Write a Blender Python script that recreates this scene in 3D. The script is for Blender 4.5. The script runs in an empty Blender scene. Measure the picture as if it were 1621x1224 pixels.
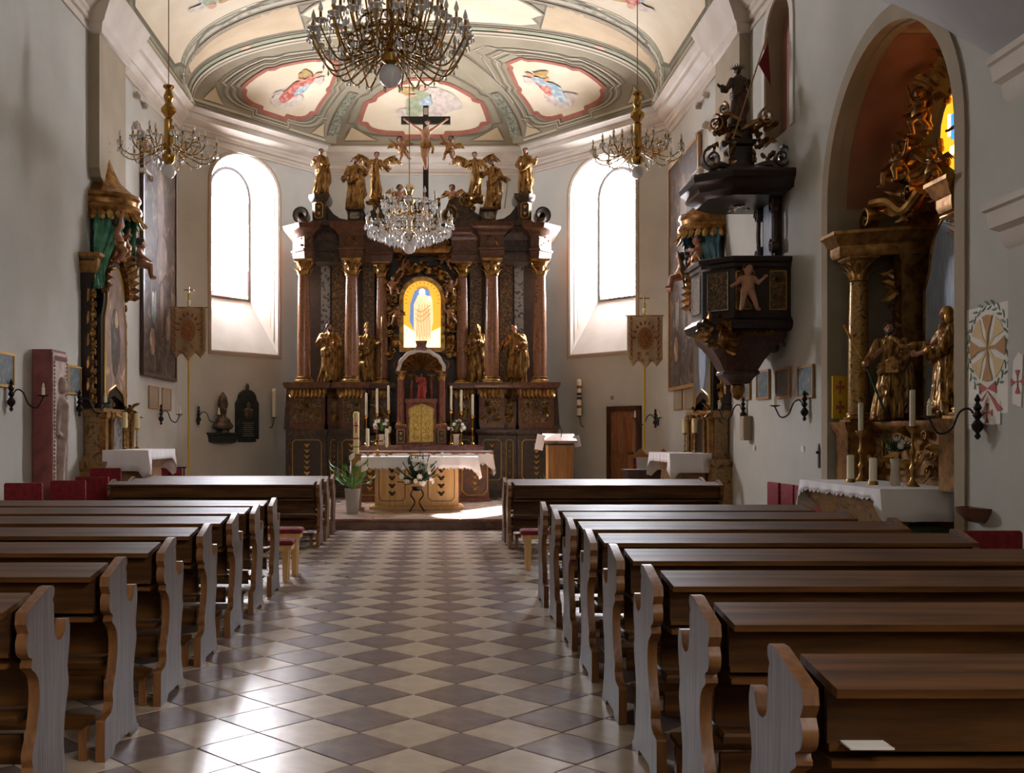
import bpy, bmesh, math, random
from math import pi, sin, cos, radians as R, sqrt
from mathutils import Vector as V, Matrix, noise
from mathutils.geometry import tessellate_polygon

random.seed(7)
scene = bpy.context.scene
COL = scene.collection

# ------------------------------------------------------------------ camera, world, light, exposure
EYE = 1.575          # eye height (m); the view is a straight one-point perspective with lens shift
FPX = 1634.0         # focal length in pixels of the 1621 x 1224 frame
cd = bpy.data.cameras.new('camera'); cam = bpy.data.objects.new('camera', cd); COL.objects.link(cam)
cam.location = (0, 0, EYE); cam.rotation_euler = (pi/2, 0, 0)
cd.sensor_width = 36; cd.lens = FPX/1621*36
cd.shift_x = (810.5-687)/1621; cd.shift_y = (690-612)/1621
cd.clip_end = 200
scene.camera = cam

world = bpy.data.worlds.new('sky'); scene.world = world; world.use_nodes = True
bg = world.node_tree.nodes['Background']; bg.inputs[0].default_value = (0.80, 0.90, 1.0, 1); bg.inputs[1].default_value = 3.0

sun_d = bpy.data.lights.new('sun', 'SUN'); sun = bpy.data.objects.new('sun', sun_d); COL.objects.link(sun)
sun_d.energy = 70; sun_d.angle = R(0.8); sun_d.color = (1.0, 0.96, 0.90)
sun.rotation_euler = V((-3.55, -5.9, -6.4)).to_track_quat('-Z', 'Y').to_euler()
PANE_GLOW = 40.0       # daylight scattered by the apse window glass
NAVE_FILL = 16.0        # fill light from glowing nave windows added out of frame

cy = scene.cycles; cy.max_bounces = 8; cy.diffuse_bounces = 4; cy.glossy_bounces = 3; cy.transmission_bounces = 3; cy.transparent_max_bounces = 8; cy.caustics_reflective = False; cy.caustics_refractive = False
vs = scene.view_settings
vs.view_transform = 'Standard'; vs.look = 'None'; vs.exposure = 0.38; vs.gamma = 1.0; vs.use_curve_mapping = False

# ------------------------------------------------------------------ helpers
def srgb(h):
    h = h.lstrip('#'); c = [int(h[i:i+2], 16)/255 for i in (0, 2, 4)]
    return tuple(x/12.92 if x <= .04045 else ((x+.055)/1.055)**2.4 for x in c) + (1,)

MATS = {}
def mat(name, c, rough=.6, metal=0, c2=None, scale=8, lo=.35, hi=.65, stretch=(1, 1, 1), bump=0, bscale=None,
        emit=None, estr=0, spec=.5, detail=4, distort=0, rand=0, trans=0, coat=0, sheen=0, c3=None):
    m = bpy.data.materials.new(name); m.use_nodes = True; MATS[name] = m
    nt = m.node_tree; N = nt.nodes; L = nt.links; b = N['Principled BSDF']
    b.inputs['Base Color'].default_value = srgb(c)
    b.inputs['Roughness'].default_value = rough; b.inputs['Metallic'].default_value = metal
    b.inputs['Specular IOR Level'].default_value = spec
    if coat: b.inputs['Coat Weight'].default_value = coat; b.inputs['Coat Roughness'].default_value = .15
    if trans: b.inputs['Transmission Weight'].default_value = trans
    if emit: b.inputs['Emission Color'].default_value = srgb(emit); b.inputs['Emission Strength'].default_value = estr
    tc = mp = None
    if c2 or bump:
        tc = N.new('ShaderNodeTexCoord'); mp = N.new('ShaderNodeMapping'); mp.inputs['Scale'].default_value = stretch
        L.new(tc.outputs['Object'], mp.inputs['Vector'])
    out = None
    if c2:
        n = N.new('ShaderNodeTexNoise'); n.inputs['Scale'].default_value = scale; n.inputs['Detail'].default_value = detail
        n.inputs['Distortion'].default_value = distort
        L.new(mp.outputs[0], n.inputs['Vector'])
        r = N.new('ShaderNodeValToRGB'); r.color_ramp.elements[0].position = lo; r.color_ramp.elements[1].position = hi
        r.color_ramp.elements[0].color = srgb(c); r.color_ramp.elements[1].color = srgb(c2)
        if c3:
            e = r.color_ramp.elements.new((lo+hi)/2); e.color = srgb(c3)
        L.new(n.outputs['Fac'], r.inputs['Fac']); out = r.outputs['Color']
        L.new(out, b.inputs['Base Color'])
    if rand:
        oi = N.new('ShaderNodeObjectInfo'); hs = N.new('ShaderNodeHueSaturation')
        mr = N.new('ShaderNodeMapRange'); mr.inputs['To Min'].default_value = 1-rand; mr.inputs['To Max'].default_value = 1+rand
        L.new(oi.outputs['Random'], mr.inputs['Value']); L.new(mr.outputs[0], hs.inputs['Value'])
        if out: L.new(out, hs.inputs['Color'])
        else: hs.inputs['Color'].default_value = srgb(c)
        L.new(hs.outputs[0], b.inputs['Base Color'])
    if bump:
        n2 = N.new('ShaderNodeTexNoise'); n2.inputs['Scale'].default_value = bscale or scale; n2.inputs['Detail'].default_value = 5
        L.new(mp.outputs[0], n2.inputs['Vector'])
        bp = N.new('ShaderNodeBump'); bp.inputs['Strength'].default_value = bump; bp.inputs['Distance'].default_value = .02
        L.new(n2.outputs['Fac'], bp.inputs['Height']); L.new(bp.outputs[0], b.inputs['Normal'])
    return m

# setting
mat('plaster', '#bfbcb3', .85, c2='#b5b3aa', scale=1.2, bump=.08, bscale=30)
mat('plaster_white', '#d3cec5', .8, c2='#cac4ba', scale=2)
mat('plaster_taupe', '#a3937c', .85, c2='#9a8b75', scale=2)
mat('stucco', '#cfc4b6', .7, c2='#c0b2a3', scale=1.5)
mat('line_tan', '#a89480', .8)
mat('panel_pink', '#d3b9a8', .85, c2='#c9ad9b', scale=2)
mat('panel_redbrown', '#9c6d5a', .8, c2='#8d5d4c', scale=2)
mat('grey_vault', '#a6a3a3', .85, c2='#9b9898', scale=1)
mat('niche_plaster', '#a39b86', .85, c2='#988f79', scale=2)
mat('vault_olive', '#948870', .85, c2='#897c64', scale=1.3)
mat('vault_cream', '#dccdb2', .85, c2='#d4c2a4', scale=1.5)
mat('vault_tan', '#c2ab8a', .85, c2='#b8a07e', scale=1.5)
mat('vault_dark', '#746a56', .85, c2='#675d4a', scale=3)
mat('vault_light', '#b6aa92', .85)
mat('vault_green', '#94947a', .85, c2='#87896d', scale=4)
mat('vault_grisaille', '#8f8c76', .85, c2='#5f5e4c', scale=14, lo=.4, hi=.6, distort=1)
mat('vault_red', '#a3604e', .85, c2='#965644', scale=5)
mat('fresco_red', '#b5574a', .85, c2='#d59a86', scale=9, lo=.45)
mat('fresco_blue', '#8ea3ac', .85, c2='#c9cbc2', scale=9, lo=.45)
mat('fresco_cloud', '#d2c2b2', .85, c2='#b7a598', scale=8, lo=.42)
mat('fresco_flesh', '#d6a68b', .85, c2='#c8906f', scale=10)
mat('fresco_green', '#8f9474', .85, c2='#a9aa8a', scale=9)
mat('fresco_gold', '#c4a267', .85, c2='#a98850', scale=9)
mat('grout', '#6a5a4c', .7)
mat('tile_light', '#cbbcaa', .27, c2='#bba896', scale=3.2, rand=.08, distort=1.2, spec=.3, bump=.015, bscale=6)
mat('tile_dark', '#8b7974', .27, c2='#736261', scale=3.2, rand=.10, distort=1.2, spec=.3, bump=.015, bscale=6)
mat('marble_platform', '#c0aa98', .24, c2='#9d8576', scale=2.5, distort=1.5, rand=.05)
mat('marble_riser', '#a3806c', .35, c2='#7d5a4a', scale=3, distort=1.5)
# woods
WS = (1, 14, 14)
mat('pew_wood', '#6b441e', .5, c2='#42270f', scale=2.2, stretch=(.7, 9, 9), bump=.05, bscale=5, spec=.25)
mat('pew_end_wood', '#5e4c42', .4, c2='#43342b', scale=2.6, stretch=(12, 12, .8), bump=.12, bscale=5, spec=.55)  # brown greyed so the colour carries the window sheen on the varnish
mat('pew_edge', '#8d5f36', .4, c2='#6d4524', scale=3, stretch=(9, 9, 1))
mat('oak', '#a5763f', .45, c2='#8a5e2e', scale=2.5, stretch=(8, 8, .8), bump=.05)
mat('oak_light', '#ddb57c', .42, c2='#c99c5c', scale=2.5, stretch=(8, 8, .8), bump=.05)
mat('door_wood', '#8d5a33', .45, c2='#6f4324', scale=2.5, stretch=(10, 10, .8), bump=.05)
mat('dark_wood', '#2b1a14', .33, c2='#1d110d', scale=3, stretch=(6, 6, 1))
mat('brown_wood', '#4e3324', .4, c2='#38231a', scale=3, stretch=(6, 6, 1))
mat('black_wood', '#171417', .3)
# altar
mat('altar_marble', '#5c4029', .3, c2='#33241a', scale=5, distort=2, lo=.38, hi=.62, c3='#3f3122')
mat('altar_red', '#74492f', .28, c2='#4c2f1e', scale=5, distort=2)
mat('altar_dark', '#2c211b', .4, c2='#3d2d1e', scale=9)
mat('column_marble', '#80543d', .2, c2='#5d3926', scale=6, distort=2.5, lo=.35, hi=.7, c3='#94684c')
mat('tab_marble', '#8c5546', .25, c2='#6f3f33', scale=7, distort=2)
mat('gold', '#c9a05c', .3, metal=.8, c2='#74491f', scale=7, lo=.35, hi=.68, bump=.25, bscale=14)
mat('gold_dark', '#a87c44', .36, metal=.75, c2='#5e3d1c', scale=9, lo=.35, hi=.7, bump=.2, bscale=18)
mat('gold_robe', '#b88d4e', .3, metal=.72, c2='#5e3b1a', scale=6, lo=.35, hi=.68, stretch=(3, 3, 1))
mat('gold_pale', '#d8bd72', .3, metal=.8, c2='#b3904a', scale=30, lo=.4, hi=.6, bump=.5, bscale=35)
mat('gold_pattern', '#3b2a1c', .4, c2='#94713a', scale=26, lo=.5, hi=.6, distort=1.2, bump=.2)
mat('gold_line', '#c99b45', .35, metal=.7)
mat('silver_pattern', '#8b8984', .35, c2='#3d3a37', scale=14, lo=.5, hi=.6, stretch=(1, 1, 1))
mat('silver', '#b9b7b0', .25, metal=.9)
mat('flesh', '#b5805f', .42, c2='#9d6a4c', scale=6)
mat('flesh_pale', '#c99a7c', .42, c2='#b98767', scale=6)
mat('hair_brown', '#33241a', .55)
mat('cloth_green', '#6aa68c', .22, metal=.3, c2='#3c7a60', scale=4, bump=.1)
mat('cloth_teal', '#6f9fae', .25, metal=.3, c2='#3f6a78', scale=4, bump=.1)
mat('robe_red', '#a33a30', .5)
mat('robe_brown', '#5a4230', .55, c2='#46311f', scale=8)
mat('brass', '#b78b45', .2, metal=1.0)
mat('brass_dark', '#8b6a38', .25, metal=1.0)
mat('iron', '#1d1a19', .45, metal=.4)
mat('crystal', '#eef0f4', .05, spec=1.0, coat=1)
mat('glass_cup', '#cdbfae', .12, spec=.8, coat=.6)
mat('bulb', '#e9e6e4', .25, spec=.6)
mat('globe', '#e6e4e4', .12, spec=.6)
mat('candle', '#ece3c8', .5)
mat('candle_yellow', '#ecdca6', .5)
mat('linen', '#efedf0', .8, bump=.08, bscale=60)
mat('linen_lace', '#dcd7d6', .85, bump=.3, bscale=80)
mat('paper', '#e9e4da', .8)
mat('plaster_relief', '#c7b6ad', .8, c2='#a99489', scale=8, bump=.9, bscale=7)
mat('red_stone', '#9a5552', .6, c2='#7d4342', scale=5)
mat('black_stone', '#1c2220', .35, c2='#2c3431', scale=8)
mat('bronze', '#6d5b4b', .4, metal=.6, c2='#4c3e33', scale=6)
mat('red_fabric', '#8a1a24', .85, c2='#6c1019', scale=20)
mat('red_dark', '#6e1119', .85)
mat('pot_grey', '#a2a09c', .5)
mat('leaf', '#6a9a3f', .5, c2='#3f7029', scale=8)
mat('leaf_dark', '#2c4a2c', .5, c2='#1c3520', scale=8)
mat('leaf_bright', '#7d9b3a', .5)
mat('petal', '#f2efe8', .6)
mat('petal_red', '#6e1524', .6)
mat('painting_dark', '#4b4038', .65, spec=.15, c2='#8b765f', scale=3.2, lo=.40, hi=.72, distort=1.2, c3='#5f5146')
mat('painting_warm', '#6e5643', .7, c2='#c5ae8b', scale=2.2, lo=.4, hi=.75, distort=1, c3='#8d6d57')
mat('painting_blue_sheen', '#8b9cb4', .28, c2='#b9c6d6', scale=5, stretch=(8, 8, .7), lo=.35, hi=.7)  # blue made paler: a window reflection is put into the colour
mat('painting_slate', '#3f4852', .3, c2='#6a6d70', scale=2.2, lo=.4, hi=.7, distort=1)
mat('picture_teal', '#4c5a5e', .4, c2='#8d8a74', scale=11, lo=.4, hi=.7, c3='#5f6b70')
mat('frame_gold', '#b08a45', .4, metal=.5)
mat('frame_oak', '#a97c48', .45)
mat('yellow_paint', '#d8b02a', .5)
mat('banner_tan', '#b39672', .85, c2='#a58862', scale=20)
mat('banner_cream', '#cdb595', .85, c2='#c0a682', scale=20)
mat('embroidery_red', '#8a4630', .8, c2='#a3703f', scale=30, lo=.45, hi=.55)
mat('embroidery_gold', '#a9803f', .7, c2='#7d5526', scale=30)
mat('drawing_orange', '#b98a55', .8)
mat('drawing_yellow', '#d9bd8a', .8)
mat('drawing_green', '#7f9a8a', .8)
mat('drawing_red', '#bb5a52', .8)
mat('bowl_wood', '#6b3f2b', .4)
mat('screen_grey', '#b7b7b7', .5)
mat('switch_white', '#dcdcd8', .4)
mat('green_marble', '#2f3a22', .35, c2='#4d5632', scale=10)
mat('side_marble', '#8a6a42', .33, c2='#573c22', scale=5, distort=2, c3='#a58350')
mat('gilt_marble', '#8a5f34', .3, metal=.4, c2='#4f3018', scale=9, distort=2, c3='#b08846', lo=.35, hi=.65)
mat('mensa_wood', '#9a7a52', .4, c2='#7c5d3a', scale=4)
mat('lead', '#4c4c50', .5)

def fold_bump(name, sc, strength):
    nt = MATS[name].node_tree; N = nt.nodes; L = nt.links; b = N['Principled BSDF']
    tc = N.new('ShaderNodeTexCoord'); mp = N.new('ShaderNodeMapping'); mp.inputs['Scale'].default_value = sc; L.new(tc.outputs['Object'], mp.inputs['Vector'])
    n = N.new('ShaderNodeTexNoise'); n.inputs['Scale'].default_value = 1.0; n.inputs['Detail'].default_value = 2.5; n.inputs['Distortion'].default_value = .8; L.new(mp.outputs[0], n.inputs['Vector'])
    bp = N.new('ShaderNodeBump'); bp.inputs['Strength'].default_value = strength; bp.inputs['Distance'].default_value = .12
    L.new(n.outputs['Fac'], bp.inputs['Height']); L.new(bp.outputs[0], b.inputs['Normal'])
fold_bump('gold_robe', (13, 13, 3.2), .9)
def glow_glass(name, col, strength, through=.85):
    m = bpy.data.materials.new(name); m.use_nodes = True; MATS[name] = m
    nt = m.node_tree; nt.nodes.remove(nt.nodes['Principled BSDF'])
    o = nt.nodes['Material Output']; e = nt.nodes.new('ShaderNodeEmission'); t = nt.nodes.new('ShaderNodeBsdfTransparent'); a = nt.nodes.new('ShaderNodeAddShader')
    c = srgb(col); e.inputs[0].default_value = c; e.inputs[1].default_value = strength
    t.inputs[0].default_value = (c[0]*through, c[1]*through, c[2]*through, 1)
    nt.links.new(e.outputs[0], a.inputs[0]); nt.links.new(t.outputs[0], a.inputs[1]); nt.links.new(a.outputs[0], o.inputs[0])
glow_glass('pane_white', '#f8f9ff', PANE_GLOW)
glow_glass('pane_red', '#ff9088', PANE_GLOW*.08)
glow_glass('pane_blue', '#90a8ff', PANE_GLOW*.08)
glow_glass('pane_orange', '#ffd8b0', PANE_GLOW*.1)
glow_glass('pane_nave_fill', '#fffaf5', NAVE_FILL, .1)
glow_glass('amber_glass', '#f0a020', 1.5, .2)
glow_glass('amber_pale', '#ffd890', 3.0, .2)
glow_glass('blue_glass', '#3f86d0', 1.6, .2)
def emis(name, c, s):
    m = bpy.data.materials.new(name); m.use_nodes = True; MATS[name] = m
    b = m.node_tree.nodes['Principled BSDF']; b.inputs['Base Color'].default_value = srgb(c)
    b.inputs['Emission Color'].default_value = srgb(c); b.inputs['Emission Strength'].default_value = s; b.inputs['Roughness'].default_value = .4
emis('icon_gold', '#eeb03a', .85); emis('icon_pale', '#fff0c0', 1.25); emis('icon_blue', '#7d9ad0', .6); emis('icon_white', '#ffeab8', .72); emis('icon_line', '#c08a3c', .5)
emis('flame_red', '#ff7a50', 3)

class MB:
    """collects shapes for one mesh"""
    def __init__(s): s.v = []; s.f = []
    def add(s, vs, fs):
        n = len(s.v); s.v += [tuple(p) for p in vs]; s.f += [tuple(i+n for i in f) for f in fs]; return s
    def box(s, c, d, rz=0, m=None):
        x, y, z = d[0]/2, d[1]/2, d[2]/2
        vs = [V((a*x, b*y, e*z)) for a in (-1, 1) for b in (-1, 1) for e in (-1, 1)]
        M = Matrix.Translation(c) @ (m if m else Matrix.Rotation(rz, 4, 'Z'))
        return s.add([M@p for p in vs], [(0, 1, 3, 2), (4, 6, 7, 5), (0, 4, 5, 1), (2, 3, 7, 6), (0, 2, 6, 4), (1, 5, 7, 3)])
    def box2(s, a, b): return s.box([(a[i]+b[i])/2 for i in range(3)], [abs(b[i]-a[i]) for i in range(3)])
    def lathe(s, prof, n=16, c=(0, 0, 0), ang=2*pi, a0=0, m=None, sx=1, sy=1):
        full = abs(ang-2*pi) < 1e-6; k = n if full else n+1
        vs = []
        for r, z in prof:
            for i in range(k):
                a = a0+ang*i/n; p = V((r*cos(a)*sx, r*sin(a)*sy, z))
                if m: p = m@p
                vs.append((p[0]+c[0], p[1]+c[1], p[2]+c[2]))
        fs = []
        for j in range(len(prof)-1):
            for i in range(n):
                i2 = (i+1) % k
                fs.append((j*k+i, j*k+i2, (j+1)*k+i2, (j+1)*k+i))
        if full:
            if prof[0][0] > 1e-5: fs.append(tuple(range(k-1, -1, -1)))
            if prof[-1][0] > 1e-5: fs.append(tuple((len(prof)-1)*k+i for i in range(k)))
        return s.add(vs, fs)
    def tube(s, pts, r, n=8, cap=True, flat=1, up=None):
        pts = [V(p) for p in pts]; rs = r if isinstance(r, (list, tuple)) else [r]*len(pts)
        if len(pts) < 2: return s
        vs = []; prev = None
        for i, p in enumerate(pts):
            t = (pts[min(i+1, len(pts)-1)]-pts[max(i-1, 0)])
            if t.length < 1e-9: t = V((0, 0, 1))
            t.normalize()
            if prev is None:
                a = V(up) if up else (V((0, 0, 1)) if abs(t.z) < .9 else V((1, 0, 0)))
                u = (a - t*a.dot(t)).normalized()
            else:
                u = prev - t*prev.dot(t)
                u = u.normalized() if u.length > 1e-6 else V((1, 0, 0))
            prev = u; w = t.cross(u)
            for k in range(n):
                a = 2*pi*k/n; vs.append(p+(u*cos(a)*flat+w*sin(a))*rs[i])
        fs = [(j*n+k, j*n+(k+1) % n, (j+1)*n+(k+1) % n, (j+1)*n+k) for j in range(len(pts)-1) for k in range(n)]
        if cap: fs += [tuple(range(n-1, -1, -1)), tuple((len(pts)-1)*n+k for k in range(n))]
        return s.add(vs, fs)
    def ball(s, c, r, n=10, m=6, rot=None):
        r = r if isinstance(r, (list, tuple)) else (r, r, r)
        vs = [V((0, 0, -r[2]))]
        for j in range(1, m):
            a = -pi/2+pi*j/m
            for i in range(n):
                b = 2*pi*i/n; vs.append(V((r[0]*cos(a)*cos(b), r[1]*cos(a)*sin(b), r[2]*sin(a))))
        vs.append(V((0, 0, r[2])))
        if rot: vs = [rot@p for p in vs]
        vs = [p+V(c) for p in vs]
        fs = [(0, 1+(i+1) % n, 1+i) for i in range(n)]
        for j in range(m-2):
            for i in range(n):
                a = 1+j*n+i; b = 1+j*n+(i+1) % n; fs.append((a, b, b+n, a+n))
        t = len(vs)-1; o = 1+(m-2)*n
        fs += [(o+i, o+(i+1) % n, t) for i in range(n)]
        return s.add(vs, fs)
    def cap(s, p0, r0, p1, r1, n=10):
        """tapered capsule"""
        p0 = V(p0); p1 = V(p1); d = p1-p0; L = d.length
        if L < 1e-6: return s.ball(p0, r0)
        t = d/L; pts = []; rs = []
        for k in range(4):
            a = pi/2*(k+.35)/4; pts.append(p0-t*r0*cos(a)); rs.append(r0*sin(a))
        pts += [p0, p0.lerp(p1, .5), p1]; rs += [r0, (r0+r1)/2, r1]
        for k in range(3, -1, -1):
            a = pi/2*(k+.35)/4; pts.append(p1+t*r1*cos(a)); rs.append(r1*sin(a))
        return s.tube(pts, rs, n)
    def prism(s, poly, t, o=(0, 0, 0), u=(1, 0, 0), w=(0, 0, 1)):
        """polygon in the u,w plane extruded by t along u x w"""
        u = V(u); w = V(w); nrm = u.cross(w).normalized(); o = V(o); n = len(poly)
        a = [o+u*p[0]+w*p[1] for p in poly]; b = [p+nrm*t for p in a]
        tri = tessellate_polygon([[V((p[0], p[1], 0)) for p in poly]])
        fs = [tuple(reversed(f)) for f in tri]+[tuple(i+n for i in f) for f in tri]+[(i, (i+1) % n, n+(i+1) % n, n+i) for i in range(n)]
        return s.add(a+b, fs)
    def ploft(s, poly, prof, close=True, m=None):
        """convex plan polygon (counter-clockwise) lofted through (z, outward offset)"""
        n = len(poly); P = [V((p[0], p[1])) for p in poly]; dirs = []
        for i in range(n):
            e0 = (P[i]-P[i-1]).normalized(); e1 = (P[(i+1) % n]-P[i]).normalized()
            n0 = V((e0.y, -e0.x)); n1 = V((e1.y, -e1.x)); b = (n0+n1)
            dirs.append(b/(max(.3, 1+n0.dot(n1))))
        vs = []
        for z, o in prof:
            for i in range(n):
                q = P[i]+dirs[i]*o; vs.append(V((q.x, q.y, z)))
        if m: vs = [m@p for p in vs]
        fs = [(j*n+i, j*n+(i+1) % n, (j+1)*n+(i+1) % n, (j+1)*n+i) for j in range(len(prof)-1) for i in range(n)]
        if close: fs += [tuple(range(n-1, -1, -1)), tuple((len(prof)-1)*n+i for i in range(n))]
        return s.add(vs, fs)
    def leaf(s, p, d, up, L, w, curl=.5, n=6):
        """acanthus-like curled leaf with ribs"""
        p = V(p); d = V(d).normalized(); up = V(up); up = (up-d*up.dot(d)).normalized(); sd = d.cross(up)
        vs = []; 
        for i in range(n+1):
            t = i/n; ww = w*sin(pi*min(1, .12+.88*t))**.7*(1 if i % 2 else .78) if i < n else w*.06
            q = p+d*(L*sin(t*curl*1.6)/(curl*1.6) if curl > .05 else L*t)+up*(L*(1-cos(t*curl*1.6))/(curl*1.6) if curl > .05 else 0)
            vs += [q-sd*ww*.5-up*w*.12, q+up*w*.10, q+sd*ww*.5-up*w*.12, q-up*w*.16]
        fs = []
        for i in range(n):
            a = i*4; b = a+4
            fs += [(a, a+1, b+1, b), (a+1, a+2, b+2, b+1), (a+2, a+3, b+3, b+2), (a+3, a, b, b+3)]
        fs += [(3, 2, 1, 0), (n*4, n*4+1, n*4+2, n*4+3)]
        return s.add(vs, fs)
    def volute(s, c, r, wid, turns=1.6, rot=0, flip=1, u=(1, 0, 0), w=(0, 0, 1), th=None, tail=None):
        """spiral scroll in the plane u,w with the given width across"""
        u = V(u); w = V(w); n = u.cross(w); c = V(c); th = th or r*.2; vs = []; N = int(14*turns)
        pts = []
        for i in range(N+1):
            t = i/N; a = rot+flip*2*pi*turns*t; rr = r*(1-.80*t); pts.append((c+u*cos(a)*rr+w*sin(a)*rr, (u*cos(a)+w*sin(a)), th*(1-.4*t)))
        if tail:
            k = [(c+u*q[0]+w*q[1], None, th) for q in tail]
            for i, q in enumerate(k):
                nx = k[i+1][0] if i+1 < len(k) else pts[0][0]
                t = (nx-q[0]).normalized(); o = t.cross(n)*(-flip)
                k[i] = (q[0], -o if o.dot(pts[0][1]) < 0 else o, th)
            pts = k+pts
        for p, o, t_ in pts:
            vs += [p+n*wid/2, p-n*wid/2, p-o*t_-n*wid/2, p-o*t_+n*wid/2]
        m = len(pts); fs = []
        for i in range(m-1):
            a = i*4; b = a+4
            fs += [(a, a+1, b+1, b), (a+1, a+2, b+2, b+1), (a+2, a+3, b+3, b+2), (a+3, a, b, b+3)]
        fs += [(3, 2, 1, 0), ((m-1)*4, (m-1)*4+1, (m-1)*4+2, (m-1)*4+3)]
        s.add(vs, fs)
        e = pts[-1][0]; M = Matrix([[u[i], w[i], n[i]] for i in range(3)])
        return s.ball(c, (r*.2, r*.2, wid*.55), 8, 4, M)
    def mesh(s, name, m, smooth=True, ang=35):
        me = bpy.data.meshes.new(name); me.from_pydata(s.v, [], s.f); me.validate(); 
        bm = bmesh.new(); bm.from_mesh(me); bmesh.ops.recalc_face_normals(bm, faces=bm.faces); bm.to_mesh(me); bm.free()
        if smooth:
            me.shade_smooth(); me.set_sharp_from_angle(angle=R(ang))
        me.materials.append(MATS[m] if isinstance(m, str) else m)
        return me
    def build(s, name, m, parent=None, smooth=True, ang=35, loc=None):
        return link(name, s.mesh(name, m, smooth, ang), parent, loc)

STUFFY = ('carving', 'rocaille', 'chain', 'lines', 'relief', 'foliage', 'crystals', 'ribs', 'fringe', 'embroidery', 'grass')
def link(name, me, parent=None, loc=None, rot=None, scl=None):
    o = bpy.data.objects.new(name, me); COL.objects.link(o)
    if parent: o.parent = parent
    if loc: o.location = loc
    if rot: o.rotation_euler = rot
    if any(w in name for w in STUFFY): o['kind'] = 'stuff'
    if scl: o.scale = scl if isinstance(scl, (tuple, list)) else (scl,)*3
    return o
def tag(o, label, cat, group=None, kind=None):
    o['label'] = label; o['category'] = cat
    if group: o['group'] = group
    if kind: o['kind'] = kind
    return o
def thing(name, label, cat, loc=(0, 0, 0), rz=0, group=None):
    o = bpy.data.objects.new(name, None); COL.objects.link(o); o.location = loc; o.rotation_euler = (0, 0, rz); o.empty_display_size = .1
    return tag(o, label, cat, group)
def struct(o, label=None):
    o['kind'] = 'structure'
    if label: o['label'] = label
    return o
def copy_tree(o, parent=None):
    c = o.copy(); COL.objects.link(c); c.parent = parent
    for ch in list(o.children): copy_tree(ch, c)
    return c
def pix(x, y, d): return V(((x-687)*d/FPX, d, EYE+(690-y)*d/FPX))
def arc(cx, cz, r, a0, a1, n, rz=None):
    rz = rz or r
    return [(cx+r*cos(a0+(a1-a0)*i/n), cz+rz*sin(a0+(a1-a0)*i/n)) for i in range(n+1)]
def bez(pts, n=12):
    """smooth curve through points (Catmull-Rom)"""
    P = [V(p) for p in pts]; P = [P[0]*2-P[1]]+P+[P[-1]*2-P[-2]]; out = []
    for i in range(1, len(P)-2):
        for k in range(n):
            t = k/n
            out.append(.5*((2*P[i])+(P[i+1]-P[i-1])*t+(2*P[i-1]-5*P[i]+4*P[i+1]-P[i+2])*t*t+(3*P[i]-P[i-1]-3*P[i+1]+P[i+2])*t**3))
    return out+[P[-2]]

def remeshed(mb, voxel, smooth_it=2):
    me = bpy.data.meshes.new('tmp'); me.from_pydata(mb.v, [], mb.f); o = bpy.data.objects.new('tmp', me); COL.objects.link(o)
    bm = bmesh.new(); bm.from_mesh(me); bmesh.ops.recalc_face_normals(bm, faces=bm.faces); bm.to_mesh(me); bm.free()
    r = o.modifiers.new('r', 'REMESH'); r.mode = 'VOXEL'; r.voxel_size = voxel
    if smooth_it:
        sm = o.modifiers.new('s', 'SMOOTH'); sm.iterations = smooth_it; sm.factor = .5
    dg = bpy.context.evaluated_depsgraph_get(); ev = o.evaluated_get(dg); m2 = bpy.data.meshes.new_from_object(ev)
    bpy.data.objects.remove(o); bpy.data.meshes.remove(me)
    out = MB(); out.v = [tuple(v.co) for v in m2.vertices]; out.f = [tuple(p.vertices) for p in m2.polygons]; bpy.data.meshes.remove(m2)
    return out
# ------------------------------------------------------------------ the room
AX = -.24; XL, XR = -5.69, 5.21; DC, DB = 22.9, 26.35; BL, BR = -2.84, 2.36; REAR = -7.0
ZC0, ZC1 = 8.38, 8.86
PLAT = .17; DSTEP = 17.4

# floor with diagonal tiles
floor = struct(MB().box2((XL, REAR, -.2), (XR, DB, -.012)).build('floor', 'grout', smooth=False), 'diagonal checkerboard floor of cream and purple-grey stone tiles')
TS = .381; gap = .0025; h_ = TS/2-gap
def tile_mesh(name, m):
    b = MB(); e = .004
    b.ploft([(-h_, -h_), (h_, -h_), (h_, h_), (-h_, h_)], [(-.012, 0), (-e, 0), (0, -e)])
    return b.mesh(name, m, smooth=False)
tm = [tile_mesh('tile_light', 'tile_light'), tile_mesh('tile_dark', 'tile_dark')]
q = TS/sqrt(2); near = []; rest = [MB(), MB()]
for a in range(-60, 80):
    for b in range(-60, 80):
        x = -.127+(a+b)*q; y = 5.48+(a-b)*q; par = (a+b) % 2
        if not (XL+.2 < x < XR-.2 and 2.4 < y < DSTEP-.2): continue
        if -1.9 < x < 1.3 and y > 4.3: near.append((y, x, par))
        else:
            rest[par].ploft([(x, y-h_*1.414), (x+h_*1.414, y), (x, y+h_*1.414), (x-h_*1.414, y)], [(-.012, 0), (0, 0)])
near.sort()
for y, x, par in near[:300]:
    link('floor_tile', tm[par], floor, (x, y, 0), (0, 0, pi/4))
for y, x, par in near[300:]:
    rest[par].ploft([(x, y-h_*1.414), (x+h_*1.414, y), (x, y+h_*1.414), (x-h_*1.414, y)], [(-.012, 0), (0, 0)])
for par in (0, 1):
    o = rest[par].build('floor_tiles', ('tile_light', 'tile_dark')[par], floor, smooth=False); o['kind'] = 'stuff'

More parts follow.
